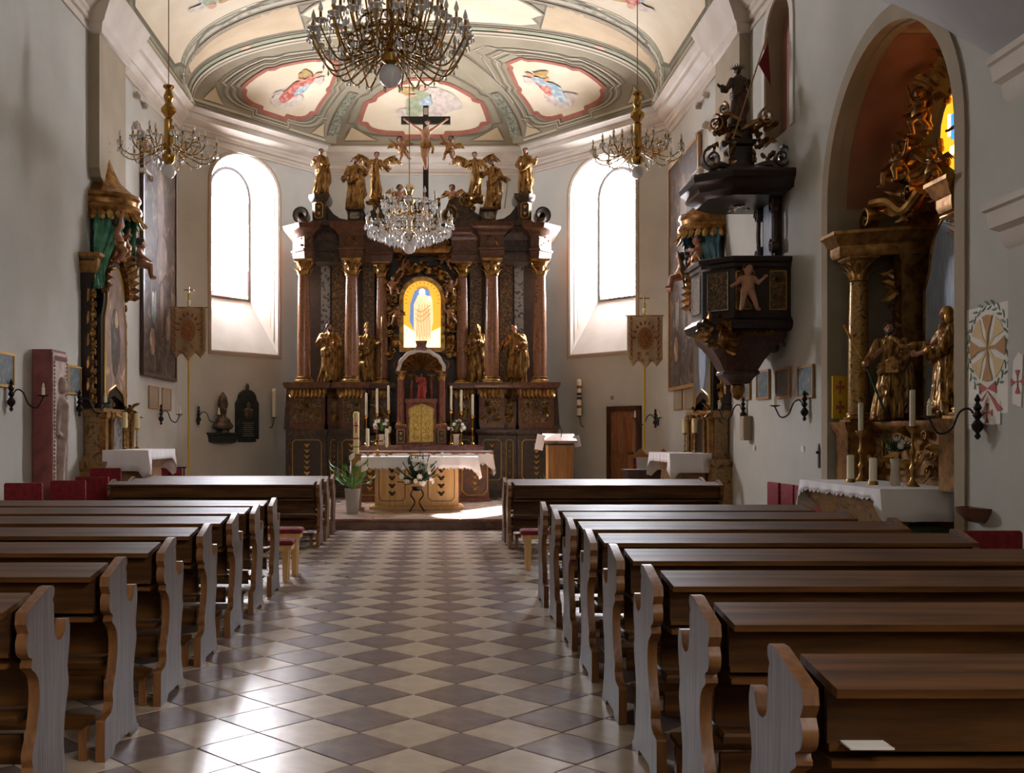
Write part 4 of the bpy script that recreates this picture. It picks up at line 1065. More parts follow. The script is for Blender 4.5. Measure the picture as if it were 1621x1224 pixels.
# statues on top of the altar
def book(o, H):
    MB().box((.10*H, -.15*H, .66*H), (.09*H, .03*H, .11*H), m=Matrix.Rotation(-.4, 4, 'X')).build('book', 'gold_dark', o, smooth=False)
def staff(x0, z0, x1, z1, m='gold'):
    def f(o, H): MB().tube([(x0*H, -.14*H, z0*H), (x1*H, -.12*H, z1*H)], .012*H, 6).build('staff', m, o)
    return f
def sword(o, H):
    b = MB(); b.box((.26*H, -.13*H, .28*H), (.028*H, .012*H, .56*H), m=Matrix.Rotation(.12, 4, 'Y')); b.build('sword_blade', 'silver', o, smooth=False)
    MB().box((.295*H, -.13*H, .57*H), (.11*H, .03*H, .025*H), m=Matrix.Rotation(.12, 4, 'Y')).build('sword_hilt', 'gold', o, smooth=False)
topl = 'gilt statues on top of the high altar'
zt = zb3+.78+PLAT
figure('saint_statue', 'gilt robed saint hugging a book on the far left plinth atop the high altar', 1.10, (HC-2.36, 23.95, zt+.72), .15, ((-.19, -.04, .66), (-.13, -.13, .72)), ((.15, -.08, .64), (-.02, -.15, .66)), lean=.035, seed=3, hd=(.3, .3, 0), extra=book, hair='short', group=topl)
figure('saint_statue', 'gilt bearded saint with key hand raised, second from the left atop the high altar', 1.22, (HC-1.52, 23.85, zt+.38), -.1, ((-.20, -.02, .62), (-.22, -.12, .56)), ((.19, -.05, .66), (.25, -.10, .74)), lean=-.03, seed=4, hd=(-.2, -.3, 0), group=topl, width=1.1)
figure('saint_statue', 'gilt bald saint leaning on a pale sword atop the high altar right side', 1.16, (HC+1.62, 23.85, zt+.38), .15, ((-.20, -.03, .66), (-.27, -.10, .70)), ((.19, -.04, .64), (.28, -.12, .58)), lean=.03, seed=5, hd=(.3, .2, 0), extra=sword, group=topl)
figure('saint_statue', 'slim gilt saint with a sprig on the far right plinth atop the high altar', 1.12, (HC+2.42, 23.95, zt+.72), -.2, ((-.17, -.02, .64), (-.10, -.14, .62)), ((.18, -.06, .66), (.24, -.12, .72)), lean=-.05, seed=6, hd=(-.3, -.2, 0), hair='long', group=topl, width=.85)
def cloud(mb, c, s, rn, n=9):
    for i in range(n): mb.ball((c[0]+rn.uniform(-s, s), c[1]+rn.uniform(-.3*s, .3*s), c[2]+rn.uniform(-s*.7, s*.7)), rn.uniform(.3, .6)*s, 8, 5)
for s, x, lb in ((-1, -1.05, 'gilt winged angel rising behind the saint with key hand, left of the crucifix'), (1, 1.22, 'gilt winged angel rising behind the sword saint, right of the crucifix')):
    figure('angel_statue', lb, 1.10, (HC+x, 24.15, zt+.70), -s*.2, ((-.20, -.06, .70), (-.30, -.12, .78)), ((.20, -.05, .66), (.26, -.12, .62)), lean=s*.05, seed=8+s, hair='curly', wings=(.42, .96, .38), mantle=False, hd=(s*.2, 0, 0), group='winged angels atop the high altar', width=.85)
    cb = MB(); cloud(cb, (0, 0, 0), .17, random.Random(3+s), 12); scrollwork(cb, -.15, .15, -.3, .1, -.1, 8, .14, random.Random(4)); 
    cb.build('cloud_pedestal', 'gold_dark', altar, ang=50, loc=(x+.02, .12, zb3+.78+.62))
for s, x in ((-1, 641), (1, 707)):
    putto('small winged cherub flying just %s of the crucified figure' % ('left' if s < 0 else 'right'), .62, at(x, 256, 24.2), 'fly', -s*.3, group='cherubs flanking the crucifix', ry=s*.25)
    putto('cherub perched on the gable below the crucifix, %s side' % ('left' if s < 0 else 'right'), .62, at(632 if s < 0 else 716, 333, 24.15), 'sit' if s < 0 else 'stand', -s*.4, group='cherubs on the gable')
    putto('cherub lying against the %s gable scroll beside the chandelier' % ('left' if s < 0 else 'right'), .60, at(602 if s < 0 else 741, 352, 24.2), 'reach', s*.4, group='cherubs on the gable', wings=None)
# cherubs around the picture
for x, y, po, rz, ry, t in ((628, 436, 'reach', .5, .7, 'upper left'), (718, 424, 'fly', -.5, -.6, 'upper right'), (622, 470, 'sit', .3, 0, 'middle left'), (714, 474, 'sit', -.3, 0, 'middle right'), (624, 515, 'stand', .4, .2, 'lower left'), (716, 514, 'reach', -.4, -.2, 'lower right')):
    putto('gilt cherub in the carved surround, %s of the glowing picture' % t, .50, at(x, y, 24.15), po, rz, skin='flesh', ry=ry, group='cherubs around the altar picture', wings='gold_dark')
# the four saints between the columns
low = 'large gilt saints between the altar columns'
zl = zb2+PLAT
figure('saint_statue', 'broad gilt bearded saint between the outer left altar columns', 1.42, (HC-2.19, 24.15, zl), .3, ((-.20, -.06, .66), (-.14, -.15, .72)), ((.17, -.06, .64), (.02, -.16, .64)), lean=.03, seed=12, group=low, width=1.1, hd=(.2, .3, 0))
figure('saint_statue', 'gilt mitred bishop saint between the inner left altar columns', 1.36, (HC-1.29, 24.25, zl), .2, ((-.17, -.05, .64), (-.10, -.15, .66)), ((.18, -.04, .66), (.2, -.14, .70)), lean=-.03, seed=13, hair='mitre', group=low, extra=staff(.22, .02, .24, 1.15), width=.92)
figure('saint_statue', 'gilt veiled female saint between the inner right altar columns', 1.40, (HC+1.31, 24.2, zl), -.4, ((-.18, -.05, .64), (-.16, -.14, .58)), ((.17, -.06, .66), (.06, -.16, .70)), lean=-.06, seed=14, hair='veil', group=low, hd=(-.3, -.4, 0))
figure('saint_statue', 'gilt crowned female saint with spread mantle between the outer right altar columns', 1.38, (HC+2.16, 24.1, zl), -.2, ((-.22, -.04, .62), (-.28, -.14, .60)), ((.18, -.05, .64), (.12, -.15, .66)), lean=.03, seed=15, hair='crown', group=low, hd=(-.2, -.3, 0), width=1.15)

# tabernacle with shell canopy
TD = 22.9; kt = TD/FPX; TX = (667-687)*kt
tz = lambda y: EYE+(690-y)*kt
tab = thing('tabernacle', 'red marble tabernacle with scalloped shell canopy and gilt arched door', 'tabernacle', (TX, TD, 0))
tb0 = tz(712)
MB().ploft(rect(-.56, .56, -.2, .45), [(tb0, 0), (tb0+.12, 0), (tb0+.14, -.02)]).build('plinth', 'tab_marble', tab)
for s in (-1, 1):
    MB().ploft(rect(s*.45-.10, s*.45+.10, -.18, .12), [(tb0+.12, 0), (tb0+.12+.34, 0), (tb0+.50, .03), (tb0+.54, .03)]).build('pedestal', 'tab_marble', tab)
    gold_panel(tab, s*.45-.08, s*.45+.08, tb0+.16, tb0+.44, -.182, chain=True, cut=.01, lw=.015)
    column_part(tab, s*.45, -.05, tb0+.54, tz(588), .085, 'tab_marble', 'gold', 14)
    column_part(tab, s*.22, .3, tz(636), tz(592), .055, 'tab_marble', 'gold', 12)
    b = MB(); b.volute((s*.52, -.04, tz(578)), .11, .3, 1.4, rot=-pi/2, flip=s); b.build('canopy_volute', 'tab_marble', tab)
body = MB(); body.ploft(rect(-.33, .33, -.14, .4), [(tb0+.12, 0), (tz(640), 0), (tz(637), .03), (tz(632), .03)]); body.build('body', 'tab_marble', tab)
dp = [(-.27, tb0+.16), (.27, tb0+.16), (.27, tz(648)), (.16, tz(643)), (0, tz(640)), (-.16, tz(643)), (-.27, tz(648))]
do = MB().prism(dp, .03, (0, -.14, 0)).build('door', 'gold_pale', tab, smooth=False)
b = MB(); P = [(p[0], -.175, p[1]) for p in dp]
for i in range(len(P)): b.tube([P[i], P[(i+1) % len(P)]], .015, 6)
b.tube([(0, -.172, tb0+.16), (0, -.172, tz(642))], .008, 5); b.build('door_border', 'gold', do)
b = MB(); rn = random.Random(31)
for s in (-1, 1):
    for j in range(4): b.ball((s*.13, -.175, tb0+.27+j*.15), (.06, .015, .05), 8, 4); b.leaf((s*.13, -.175, tb0+.27+j*.15), (s*.6, 0, 1), (0, -1, 0), .10, .05, .5, 4)
b.build('door_relief', 'gold_pale', do)
b = MB(); nseg = 26; c0 = tz(588); R0 = .46
vs_ = []
for i in range(nseg+1):
    a = pi*i/nseg; sc = 1+.05*abs(sin(a*7)); 
    vs_ += [(R0*cos(a)*sc, -.15, c0+R0*.88*sin(a)*sc), (0+.05*cos(a), .32, c0+.05+.06*sin(a))]
b.add(vs_, [(i*2, i*2+1, i*2+3, i*2+2) for i in range(nseg)]); sh = b.build('shell', 'gold_dark', tab, ang=20)
b = MB()
for i in range(1, 13):
    a = pi*i/13; b.tube([(R0*cos(a), -.14, c0+R0*.88*sin(a)-.01), (.08*cos(a), .28, c0+.05+.06*sin(a))], [.02, .006], 5)
b.build('shell_ribs', 'gold', sh)
b = MB(); b.tube([(R0*1.06*cos(pi*i/40)*(1+.045*abs(sin(pi*i/40*6.5))), -.17, c0+R0*.95*sin(pi*i/40)*(1+.045*abs(sin(pi*i/40*6.5)))) for i in range(41)], .045, 8); b.build('scalloped_arch', 'plaster_white', tab)
MB().ploft(rect(-.10, .10, -.2, .1), [(tz(558), 0), (tz(553), .03), (tz(548), 0), (tz(541), .03)]).build('crest', 'tab_marble', tab)
figure('christ_statue', 'small red-robed figure standing on the tabernacle under the shell', .58, (TX, TD+.02, tz(632)), 0, ((-.17, -.02, .68), (-.16, -.08, .84)), ((.17, -.02, .64), (.13, -.13, .60)), robe='robe_red', seed=17, group=None, hair='long')
# ------------------------------------------------------------------ pews
prof_a = [(.57, 0), (.57, .03), (.535, .05), (.50, .14), (.47, .25), (.485, .38), (.53, .50), (.515, .58), (.54, .68), (.545, .75)]
near_e = [(.085, .80), (.065, .76), (.08, .715), (.125, .69), (.11, .66), (.18, .61), (.20, .52), (.17, .40), (.12, .31), (.13, .26), (.09, .215), (.01, .20), (0, .17)]
pp_ = [tuple(p)[:2] for p in bez([(*p, 0) for p in prof_a], 3)]
pp_ += [(.53, .785), (.50, .785), (.485, .76)]+[(.425+.06*cos(a), .76-.05*sin(a)) for a in (.4, .9, 1.4, 1.9, 2.4, 2.9)]+[(.358, .80), (.355, .87), (.342, .895), (.362, .915), (.362, .94), (.345, .952), (.30, .952), (.07, .885), (.06, .84)]
pp_ += [tuple(p)[:2] for p in bez([(*p, 0) for p in near_e], 3)]+[(0, 0), (.14, 0), (.17, .035), (.40, .035), (.43, 0)]
def pew_meshes(L, key):
    s = 1
    d = {}
    d['end_panel'] = MB().prism(pp_, -.045, (0, 0, 0), (0, 1, 0)).mesh('end_panel', 'pew_end_wood', ang=30)
    d['end_panel'].materials.append(MATS['pew_edge'])
    for pl_ in d['end_panel'].polygons:
        if abs(pl_.normal.x) < .5: pl_.material_index = 1
    b = MB(); M = Matrix.Rotation(.13, 4, 'X'); b.box((L/2, .195, .892), (L-.09, .285, .026), m=M); d['bookrest'] = b.mesh('bookrest', 'pew_wood', False)
    b = MB(); b.box2((.045, .125, .70), (L-.045, .145, .872)); b.box2((.045, .11, .70), (L-.045, .145, .72)); d['apron'] = b.mesh('apron', 'pew_wood', False)
    d['shelf'] = MB().box2((.045, .09, .66), (L-.045, .33, .68)).mesh('shelf', 'pew_wood', False)
    d['backrest'] = MB().box2((.045, .315, .46), (L-.045, .34, .90)).mesh('backrest', 'pew_wood', False)
    b = MB(); b.ploft(rect(.045, L-.045, .20, .535), [(.41, 0), (.435, 0), (.445, -.008)]); d['seat'] = b.mesh('seat', 'pew_wood', False)
    d['rail'] = MB().box2((.045, .24, .24), (L-.045, .265, .36)).mesh('rail', 'pew_wood', False)
    b = MB(); b.box2((.045, -.06, .175), (L-.045, .13, .20)); d['kneeler'] = b.mesh('kneeler', 'pew_wood', False)
    d['kneeler_support'] = MB().box2((.05, .02, 0), (.09, .06, .175)).mesh('kneeler_support', 'pew_edge', False)
    return d
def pew(meshes, L, x, peak, flip, label, group):
    o = thing('pew', label, 'pew', (x, peak-.30, 0), 0, group); o.scale = (-1 if flip else 1, 1, 1)
    link('end_panel', meshes['end_panel'], o); link('end_panel', meshes['end_panel'], o, (L-.045, 0, 0))
    for k in ('bookrest', 'apron', 'shelf', 'backrest', 'seat', 'rail', 'kneeler'): link(k, meshes[k], o)
    link('kneeler_support', meshes['kneeler_support'], o); link('kneeler_support', meshes['kneeler_support'], o, (L-.14, 0, 0))
    return o
ordn = ['nearest', 'second', 'third', 'fourth', 'fifth', 'sixth', 'seventh', 'eighth']
mR, mL, mF = pew_meshes(2.5, 'r'), pew_meshes(3.1, 'l'), pew_meshes(3.0, 'f')
for i in range(8):
    pew(mR, 2.5, 1.05, 3.05+.955*i, False, 'dark wooden pew right of the aisle, %s of that block from the viewer' % ordn[i], 'pews right of the aisle')
for i in range(7):
    pew(mL, 3.1, -1.63, 4.25+1.02*i, True, 'brown wooden pew left of the aisle, %s of that block from the viewer' % ordn[i], 'pews left of the aisle')
for i, d in enumerate((14.8, 15.75, 16.7)):
    pew(mF, 3.0, -1.66, d, True, 'front-block pew before the left side altar, %s of its three' % ('rearmost', 'middle', 'foremost')[i], 'front pews on the left')
for i, d in enumerate((14.6, 15.5)):
    pew(mF, 3.0, 1.08, d, False, 'front-block pew before the right side altar, %s of the pair' % ('rear', 'front')[i], 'front pews on the right')
# kneeling benches with red pads between the blocks
def kneeler(x0, x1, y, z, label):
    o = thing('kneeling_bench', label, 'kneeler', (0, y, 0), 0, 'red padded kneeling benches')
    b = MB(); b.ploft(rect(x0, x1, -.12, .12), [(z-.05, 0), (z-.02, .012), (z, .004), (z+.015, -.03)]); b.build('pad', 'red_fabric', o)
    MB().box2((x0+.01, -.11, z-.10), (x1-.01, .11, z-.05)).build('frame', 'oak_light', o, smooth=False)
    for x in (x0+.08, x1-.08):
        for yy in (-.07, .07): MB().prism([(-.025, 0), (.025, 0), (.035, z-.10), (-.035, z-.10)], .05, (x, yy+.025, 0)).build('leg', 'oak_light', o, smooth=False)
kneeler(-4.2, -1.50, 11.75, .52, 'red padded bench with oak frame, farther one behind the left pew block')
kneeler(-4.2, -1.53, 11.25, .44, 'low red padded kneeler with oak leg, nearer one behind the left pew block')
kneeler(1.02, 3.6, 12.1, .47, 'red padded kneeler behind the right pew block')
tag(MB().box2((1.13, 2.80, .722), (1.25, 2.885, .727)).build('prayer_sheet', 'paper', smooth=False), 'small white sheet on the ledge of the nearest right pew', 'paper')
def part_at(o, p): o.location = p; return o

# ------------------------------------------------------------------ tablecloths and altars
def cloth(name, label, w, dp, z, loc, rz, front=.18, side=.35, scallop=.02, group=None, lace='linen_lace', seed=0, back=.1, drop_c=.12):
    rn = random.Random(seed); P = []
    nx, ny = 36, 14
    for i in range(nx): P.append((-w/2+w*i/nx, -dp/2, 0, -1, front))
    for i in range(ny): P.append((w/2, -dp/2+dp*i/ny, 1, 0, side))
    for i in range(nx): P.append((w/2-w*i/nx, dp/2, 0, 1, back))
    for i in range(ny): P.append((-w/2, dp/2-dp*i/ny, -1, 0, side))
    n = len(P); vs_ = [(0, 0, .004)]; R_ = []
    for ring in range(4):
        t = ring/3
        for i, (x, y, nx_, ny_, dr) in enumerate(P):
            q_ = P[(i-1) % n]; k = (dr+q_[4])/2
            corner = max(0, 1-min(abs(abs(x)-w/2), 1)*6)*max(0, 1-min(abs(abs(y)-dp/2), 1)*6) if y < 0 else 0
            dd = (k+corner*drop_c)*t; wv = (.012+.02*sin(i*1.1)+.012*sin(i*2.3+1))*t+corner*.03*t
            vs_.append((x+nx_*wv, y+ny_*wv, .004-dd-(scallop*abs(sin(i*pi/2)) if ring == 3 else 0)))
    fs = [(0, 1+i, 1+(i+1) % n) for i in range(n)]+[(1+r*n+i, 1+(r+1)*n+i, 1+(r+1)*n+(i+1) % n, 1+r*n+(i+1) % n) for r in range(3) for i in range(n)]
    b = MB(); b.add(vs_, fs); o = b.build(name, 'linen', ang=50); o.location = (loc[0], loc[1], z); o.rotation_euler = (0, 0, rz)
    o.modifiers.new('thick', 'SOLIDIFY').thickness = .004
    if lace:
        b = MB(); 
        for i in range(nx):
            a = vs_[1+3*n+i]; c = vs_[1+3*n+i+1]; b.add([a, c, ((a[0]+c[0])/2, a[1]-.002, a[2]-.035)], [(0, 1, 2)])
        b.build('lace_fringe', lace, o, smooth=False)
    return tag(o, label, 'tablecloth', group)

# free-standing wooden altar
FAx, FAy = -.33, 20.0
fa = thing('altar_table', 'light oak free-standing altar with inlaid dark chains, front and centre', 'altar', (FAx, FAy, PLAT))
MB().ploft(rect(-.86, .86, -.32, .42), [(0, .04), (.05, .04), (.07, 0)]).build('plinth', 'oak_light', fa)
MB().ploft(rect(-.80, .80, -.26, .36), [(.07, 0), (.92, 0)]).build('body', 'oak_light', fa)
MB().ploft(rect(-1.14, 1.14, -.40, .46), [(.92, -.1), (.95, 0), (1.0, 0)]).build('mensa', 'oak', fa)
for s in (-1, 1): gold_panel(fa, s*.47-.25, s*.47+.25, .16, .86, -.262, field='oak_light', nm='inlay_panel', gold='dark_wood', lw=.012)
cloth('altar_cloth', 'white lace-edged cloth on the light oak altar in front', 2.34, .92, PLAT+1.0, (FAx, FAy+.03), 0, .20, .34, seed=2)
# back altar with red marble front
ba = thing('back_altar', 'red marble altar table with gilt panels below the tabernacle', 'altar', (-.25, 22.4, PLAT))
MB().ploft(rect(-1.42, 1.42, -.35, .75), [(0, .03), (.08, .03), (.1, 0), (.98, 0)]).build('body', 'tab_marble', ba)
for x in (-1.12, 0, 1.12): gold_panel(ba, x-.27, x+.27, .14, .9, -.352, field='altar_red', cut=.1)
MB().ploft(rect(-1.5, 1.5, -.4, .78), [(.98, 0), (1.05, .02), (1.07, .02)]).build('mensa', 'tab_marble', ba)
MB().ploft(rect(-1.34, 1.34, .1, .78), [(1.07, 0), (1.17, 0), (1.18, .02), (1.20, .02)]).build('gradine', 'tab_marble', ba)
cloth('altar_cloth', 'white cloth on the red marble altar behind', 3.0, .46, PLAT+1.075, (-.25, 22.22), 0, .26, .42, seed=4)

def candlestick(name, label, x, y, z, h, ch, cr, m='brass', group=None, candle='candle', flame=None):
    o = thing(name, label, 'candle', (x, y, z), 0, group); r = h*.13 if h < .4 else .075
    MB().lathe([(r, 0), (r, .015), (r*.7, .03), (r*.3, h*.12), (r*.25, h*.25), (r*.5, h*.3), (r*.22, h*.36), (r*.2, h*.5), (r*.42, h*.55), (r*.42, h*.6), (r*.2, h*.65), (r*.2, h*.86), (r*.5, h*.9), (r*.85, h*.97), (r*.85, h), (cr, h)], 14).build('holder', m, o)
    MB().lathe([(cr, h), (cr, h+ch*.97), (cr*.5, h+ch), (.003, h+ch*1.0)], 12).build('candle', candle, o)
    MB().tube([(0, 0, h+ch), (.002, 0, h+ch+.02)], .003, 5).build('wick', 'iron', o)
    return o
kk = 22.75/FPX
for i, (x, yb, yh, yt) in enumerate(((580, 712, 658, 622), (597, 712, 655, 615), (615, 712, 650, 610), (714, 712, 650, 611), (730, 712, 652, 617), (748, 712, 658, 624))):
    z0 = PLAT+1.20; h = EYE+(690-yh)*kk-z0; ch = (yh-yt)*kk
    candlestick('tall_candlestick', 'tall slim candle in brass stick on the back altar, %s' % ('outermost on the left', 'middle one on the left', 'innermost on the left', 'innermost on the right', 'middle one on the right', 'outermost on the right')[i], (x-687)*kk, 22.75, z0, h, ch, .028, 'brass', 'six tall altar candles')
zf = PLAT+1.006
for x, t in ((582, 'left'), (612, 'right')):
    candlestick('altar_candle', 'short white candle in a brass stick on the oak altar, %s of the small cross' % t, (x-687)*19.95/FPX, 19.95, zf, .20, .34, .032, 'brass', 'short altar candles')
b = MB(); xc = (597-687)*19.95/FPX
o = thing('altar_cross', 'small brass standing cross between two short candles on the oak altar', 'cross', (xc, 19.92, zf))
MB().lathe([(.07, 0), (.07, .015), (.03, .04), (.018, .10), (.03, .13), (.014, .16)], 12).build('foot', 'brass', o)
b.box2((-.016, -.012, .15), (.016, .012, .40)); b.box2((-.09, -.012, .28), (.09, .012, .312))
for p in ((0, .41), (-.1, .296), (.1, .296)): b.ball((p[0], 0, p[1]), .025, 8, 5)
b.build('cross', 'brass', o)
o = thing('missal_stand', 'open book with gilt edges on a low stand on the oak altar', 'book', (-.27, 19.98, zf))
MB().box2((-.2, -.12, 0), (.2, .12, .02)).build('stand', 'oak', o, smooth=False); MB().ploft(rect(-.18, .0, -.1, .1), [(.02, 0), (.05, -.005)]).build('page_block', 'paper', o); MB().ploft(rect(0.002, .18, -.1, .1), [(.02, 0), (.05, -.005)]).build('page_block', 'paper', o); MB().box2((-.19, -.11, .02), (-.02, -.10, .04)).build('cover', 'yellow_paint', o, smooth=False)
o = thing('microphone', 'thin black microphone on the oak altar', 'microphone', ((665-687)*19.9/FPX, 19.86, zf)); MB().lathe([(.05, 0), (.05, .015), (.008, .02)], 10).build('base', 'iron', o); MB().tube([(0, 0, .02), (0, 0, .2), (.01, -.02, .25)], .007, 6).build('neck', 'iron', o)
o = thing('water_glass', 'small clear glass on the right of the oak altar', 'glass', ((700-687)*19.9/FPX, 19.9, zf)); MB().lathe([(.025, 0), (.03, .08), (.027, .08), (.022, .005)], 12).build('glass_body', 'crystal', o)
# vases of flowers on the back altar
PETAL = None
def bouquet(o, c, r, n, seed, petal='petal', leaf='leaf_dark', leafn=20, leafL=.3, size=.045, red=0):
    rn = random.Random(seed); b = MB()
    for i in range(leafn):
        a = rn.uniform(0, 6.28); e = rn.uniform(-.2, 1.1); d = V((cos(a)*cos(e), sin(a)*cos(e)*.7, sin(e)))
        b.leaf(V(c)-V((0, 0, r*.3)), d, (0, 0, 1), leafL*rn.uniform(.7, 1.15), leafL*.16, rn.uniform(.1, .5), 5)
    b.build('foliage', leaf, o)
    def fm(mname):
        f = MB()
        for i in range(7):
            a = 2*pi*i/7; f.leaf((0, 0, 0), (cos(a), sin(a), .55), (0, 0, 1), 1.0, .75, .5, 3)
        f.ball((0, 0, .25), .42, 7, 4); return f.mesh('blossom', mname)
    me = mcache(('blossom', petal), lambda: fm(petal)); mr = mcache(('blossom', 'petal_red'), lambda: fm('petal_red'))
    for i in range(n):
        a = rn.uniform(0, 6.28); e = rn.uniform(-.5, 1.4); k = r*rn.uniform(.75, 1.05); p = V(c)+V((cos(a)*cos(e)*k, sin(a)*cos(e)*k*.8-.02, sin(e)*k*.95))
        d = (p-V(c)).normalized(); d = (d+V((0, -.5, 0))).normalized()
        q_ = d.to_track_quat('Z', 'Y').to_euler(); link('blossom', mr if rn.random() < red else me, o, p, q_, size*rn.uniform(.8, 1.2))
for x, t, sd in ((604, 'left', 1), (722, 'right', 2)):
    o = thing('flower_vase', 'glass vase of white and dark red roses %s of the tabernacle' % t, 'vase', ((x-687)*22.6/FPX, 22.6, PLAT+1.20))
    MB().lathe([(.06, 0), (.07, .05), (.06, .16), (.08, .24), (.07, .24), (.05, .02)], 14).build('vase', 'glass_cup', o)
    bouquet(o, (0, 0, .38), .17, 12, sd, leaf='leaf', leafn=14, leafL=.22, size=.07, red=.3)
# bouquet on iron stand before the altar
o = thing('flower_arrangement', 'large white flower bouquet with palm fronds on a thin iron stand before the altar', 'flowers', ((660-687)*19.2/FPX, 19.2, PLAT))
for a in (-2.3, -.8, .8, 2.3): MB().tube(bez([(.12*cos(a), .10*sin(a), .40), (.17*cos(a), .15*sin(a), .30), (.06*cos(a), .06*sin(a), .17), (.20*cos(a), .17*sin(a), 0)], 5), .011, 6).build('leg', 'iron', o)
MB().lathe([(.05, .38), (.09, .41), (.10, .46), (.08, .46)], 14).build('bowl', 'iron', o)
bouquet(o, (0, -.02, .66), .30, 52, 5, leaf='leaf_dark', leafn=60, leafL=.48, size=.075)
# paschal candle
o = thing('paschal_candle', 'tall thick candle with red cross and wax bands on a wooden post', 'candle', ((564-687)*19.4/FPX, 19.4, PLAT))
MB().ploft(rect(-.09, .09, -.09, .09), [(0, .06), (.05, .06), (.07, 0), (1.02, 0), (1.03, .02), (1.06, .02)]).build('post', 'oak', o)
MB().lathe([(.055, 1.06), (.055, 1.84), (.03, 1.86), (.004, 1.86)], 16).build('candle', 'candle_yellow', o)
b = MB(); b.box2((-.012, -.06, 1.46), (.012, -.05, 1.66)); b.box2((-.04, -.058, 1.58), (.04, -.045, 1.61)); b.build('wax_cross', 'drawing_red', o, smooth=False)
for z in (1.34, 1.18): MB().lathe([(.057, z), (.0575, z+.03)], 16).build('wax_band', 'drawing_red' if z > 1.3 else 'fresco_green', o)
# potted plant
o = thing('potted_lily', 'green leafy lily in a tall grey pot left of the oak altar', 'plant', ((558-687)*18.6/FPX, 18.6, PLAT))
MB().lathe([(.10, 0), (.105, .02), (.14, .42), (.145, .45), (.13, .45), (.12, .40), (.002, .39)], 20).build('pot', 'pot_grey', o)
b = MB(); rn = random.Random(9)
for i in range(30):
    a = rn.uniform(0, 6.28); L = rn.uniform(.28, .62); tp = V((cos(a)*L*.55, sin(a)*L*.4, .45+L*rn.uniform(.2, 1.0))); b.tube(bez([(0, 0, .40), (tp.x*.4, tp.y*.4, .4+(tp.z-.4)*.7), tp], 4), .006, 5)
    b.leaf(tp, (cos(a), sin(a)*.8, .3), (0, 0, 1), .17, .085, .8, 5)
b.build('foliage', 'leaf', o)
for i, (x, z) in enumerate(((.08, .86), (-.05, .98), (.17, .76))):
    b = MB(); b.leaf((x, -.1, z), (.6, -.2, .6), (0, -1, 0), .16, .1, .3, 5); b.build('flower', 'petal', o)
o = thing('trailing_plant', 'small sprig of leaves standing behind the front right pew', 'plant', (pix(860, 760, 18.2).x, 18.2, PLAT))
b = MB(); MB().lathe([(.08, 0), (.12, .3), (.11, .3), (.07, .05)], 14).build('pot', 'pot_grey', o)
for i in range(14):
    a = rn.uniform(0, 6.28); b.leaf((0, 0, .28), (cos(a), sin(a)*.5, rn.uniform(.4, 1.6)), (0, 0, 1), rn.uniform(.3, .48), .05, .5, 5)
b.build('foliage', 'leaf', o)
# ambo
o = thing('ambo', 'oak reading desk with slanted top and gooseneck microphone right of the altar', 'lectern', (pix(884, 700, 20).x, 20.0, PLAT))
MB().ploft(rect(-.22, .26, -.22, .22), [(0, .02), (.06, .02), (.08, 0), (1.22, 0)]).build('body', 'oak', o)
MB().ploft(rect(-.16, .20, -.16, .16), [(1.22, .06), (1.26, .08)]).build('collar', 'dark_wood', o)
MB().box((.02, 0, 1.36), (.62, .5, .035), m=Matrix.Rotation(.28, 4, 'X')).build('desk_top', 'oak', o, smooth=False)
b = MB(); b.box((-.36, -.02, 1.28), (.16, .02, .30), m=Matrix.Rotation(.2, 4, 'Y')); b.build('hanging_cloth', 'linen', o, smooth=False)
b = MB(); b.box((.36, -.02, 1.30), (.12, .02, .22), m=Matrix.Rotation(-.2, 4, 'Y')); b.build('hanging_cloth', 'linen', o, smooth=False)
MB().tube(bez([(.05, 0, 1.38), (.06, -.02, 1.5), (0, -.1, 1.62)], 5), .009, 6).build('microphone', 'iron', o)
# right-hand desk with laptop, red chair
o = thing('reading_desk', 'low brown desk beside the sacristy door', 'desk', (pix(1032, 745, 20.6).x, 20.6, PLAT))
MB().ploft(rect(-.52, .52, -.25, .25), [(0, 0), (.70, 0)]).build('body', 'brown_wood', o)
MB().ploft(rect(-.58, .58, -.3, .3), [(.70, 0), (.735, 0)]).build('top', 'brown_wood', o)
lp = thing('laptop', 'open silver laptop on the low brown desk', 'laptop', (o.location.x-.12, 20.6, PLAT+.735))
MB().box2((-.16, -.1, 0), (.16, .12, .015)).build('keyboard', 'screen_grey', lp, smooth=False); MB().box((.0, .14, .12), (.32, .012, .24), m=Matrix.Rotation(-.2, 4, 'X')).build('screen', 'screen_grey', lp, smooth=False)
for dx, t in ((-.05, 'nearer the door'), (.42, 'nearer the side altar')):
    ch = thing('carved_chair', 'carved wooden armchair with red back behind the brown desk, %s' % t, 'chair', (o.location.x+dx, 21.25, PLAT))
    MB().ploft(rect(-.24, .24, -.24, .24), [(.42, 0), (.5, .01)]).build('seat', 'red_fabric', ch)
    for x in (-.22, .22):
        for y in (-.22, .22): MB().box2((x-.025, y-.025, 0), (x+.025, y+.025, .42 if y < 0 else 1.0)).build('leg', 'oak', ch, smooth=False)
    MB().prism([(-.22, .55), (.22, .55), (.22, .98), (.12, 1.02), (0, 1.14), (-.12, 1.02), (-.22, .98)], .04, (0, .24, 0)).build('backrest', 'oak', ch, smooth=False)
    MB().box2((-.16, .17, .58), (.16, .2, .94)).build('back_pad', 'red_fabric', ch, smooth=False)
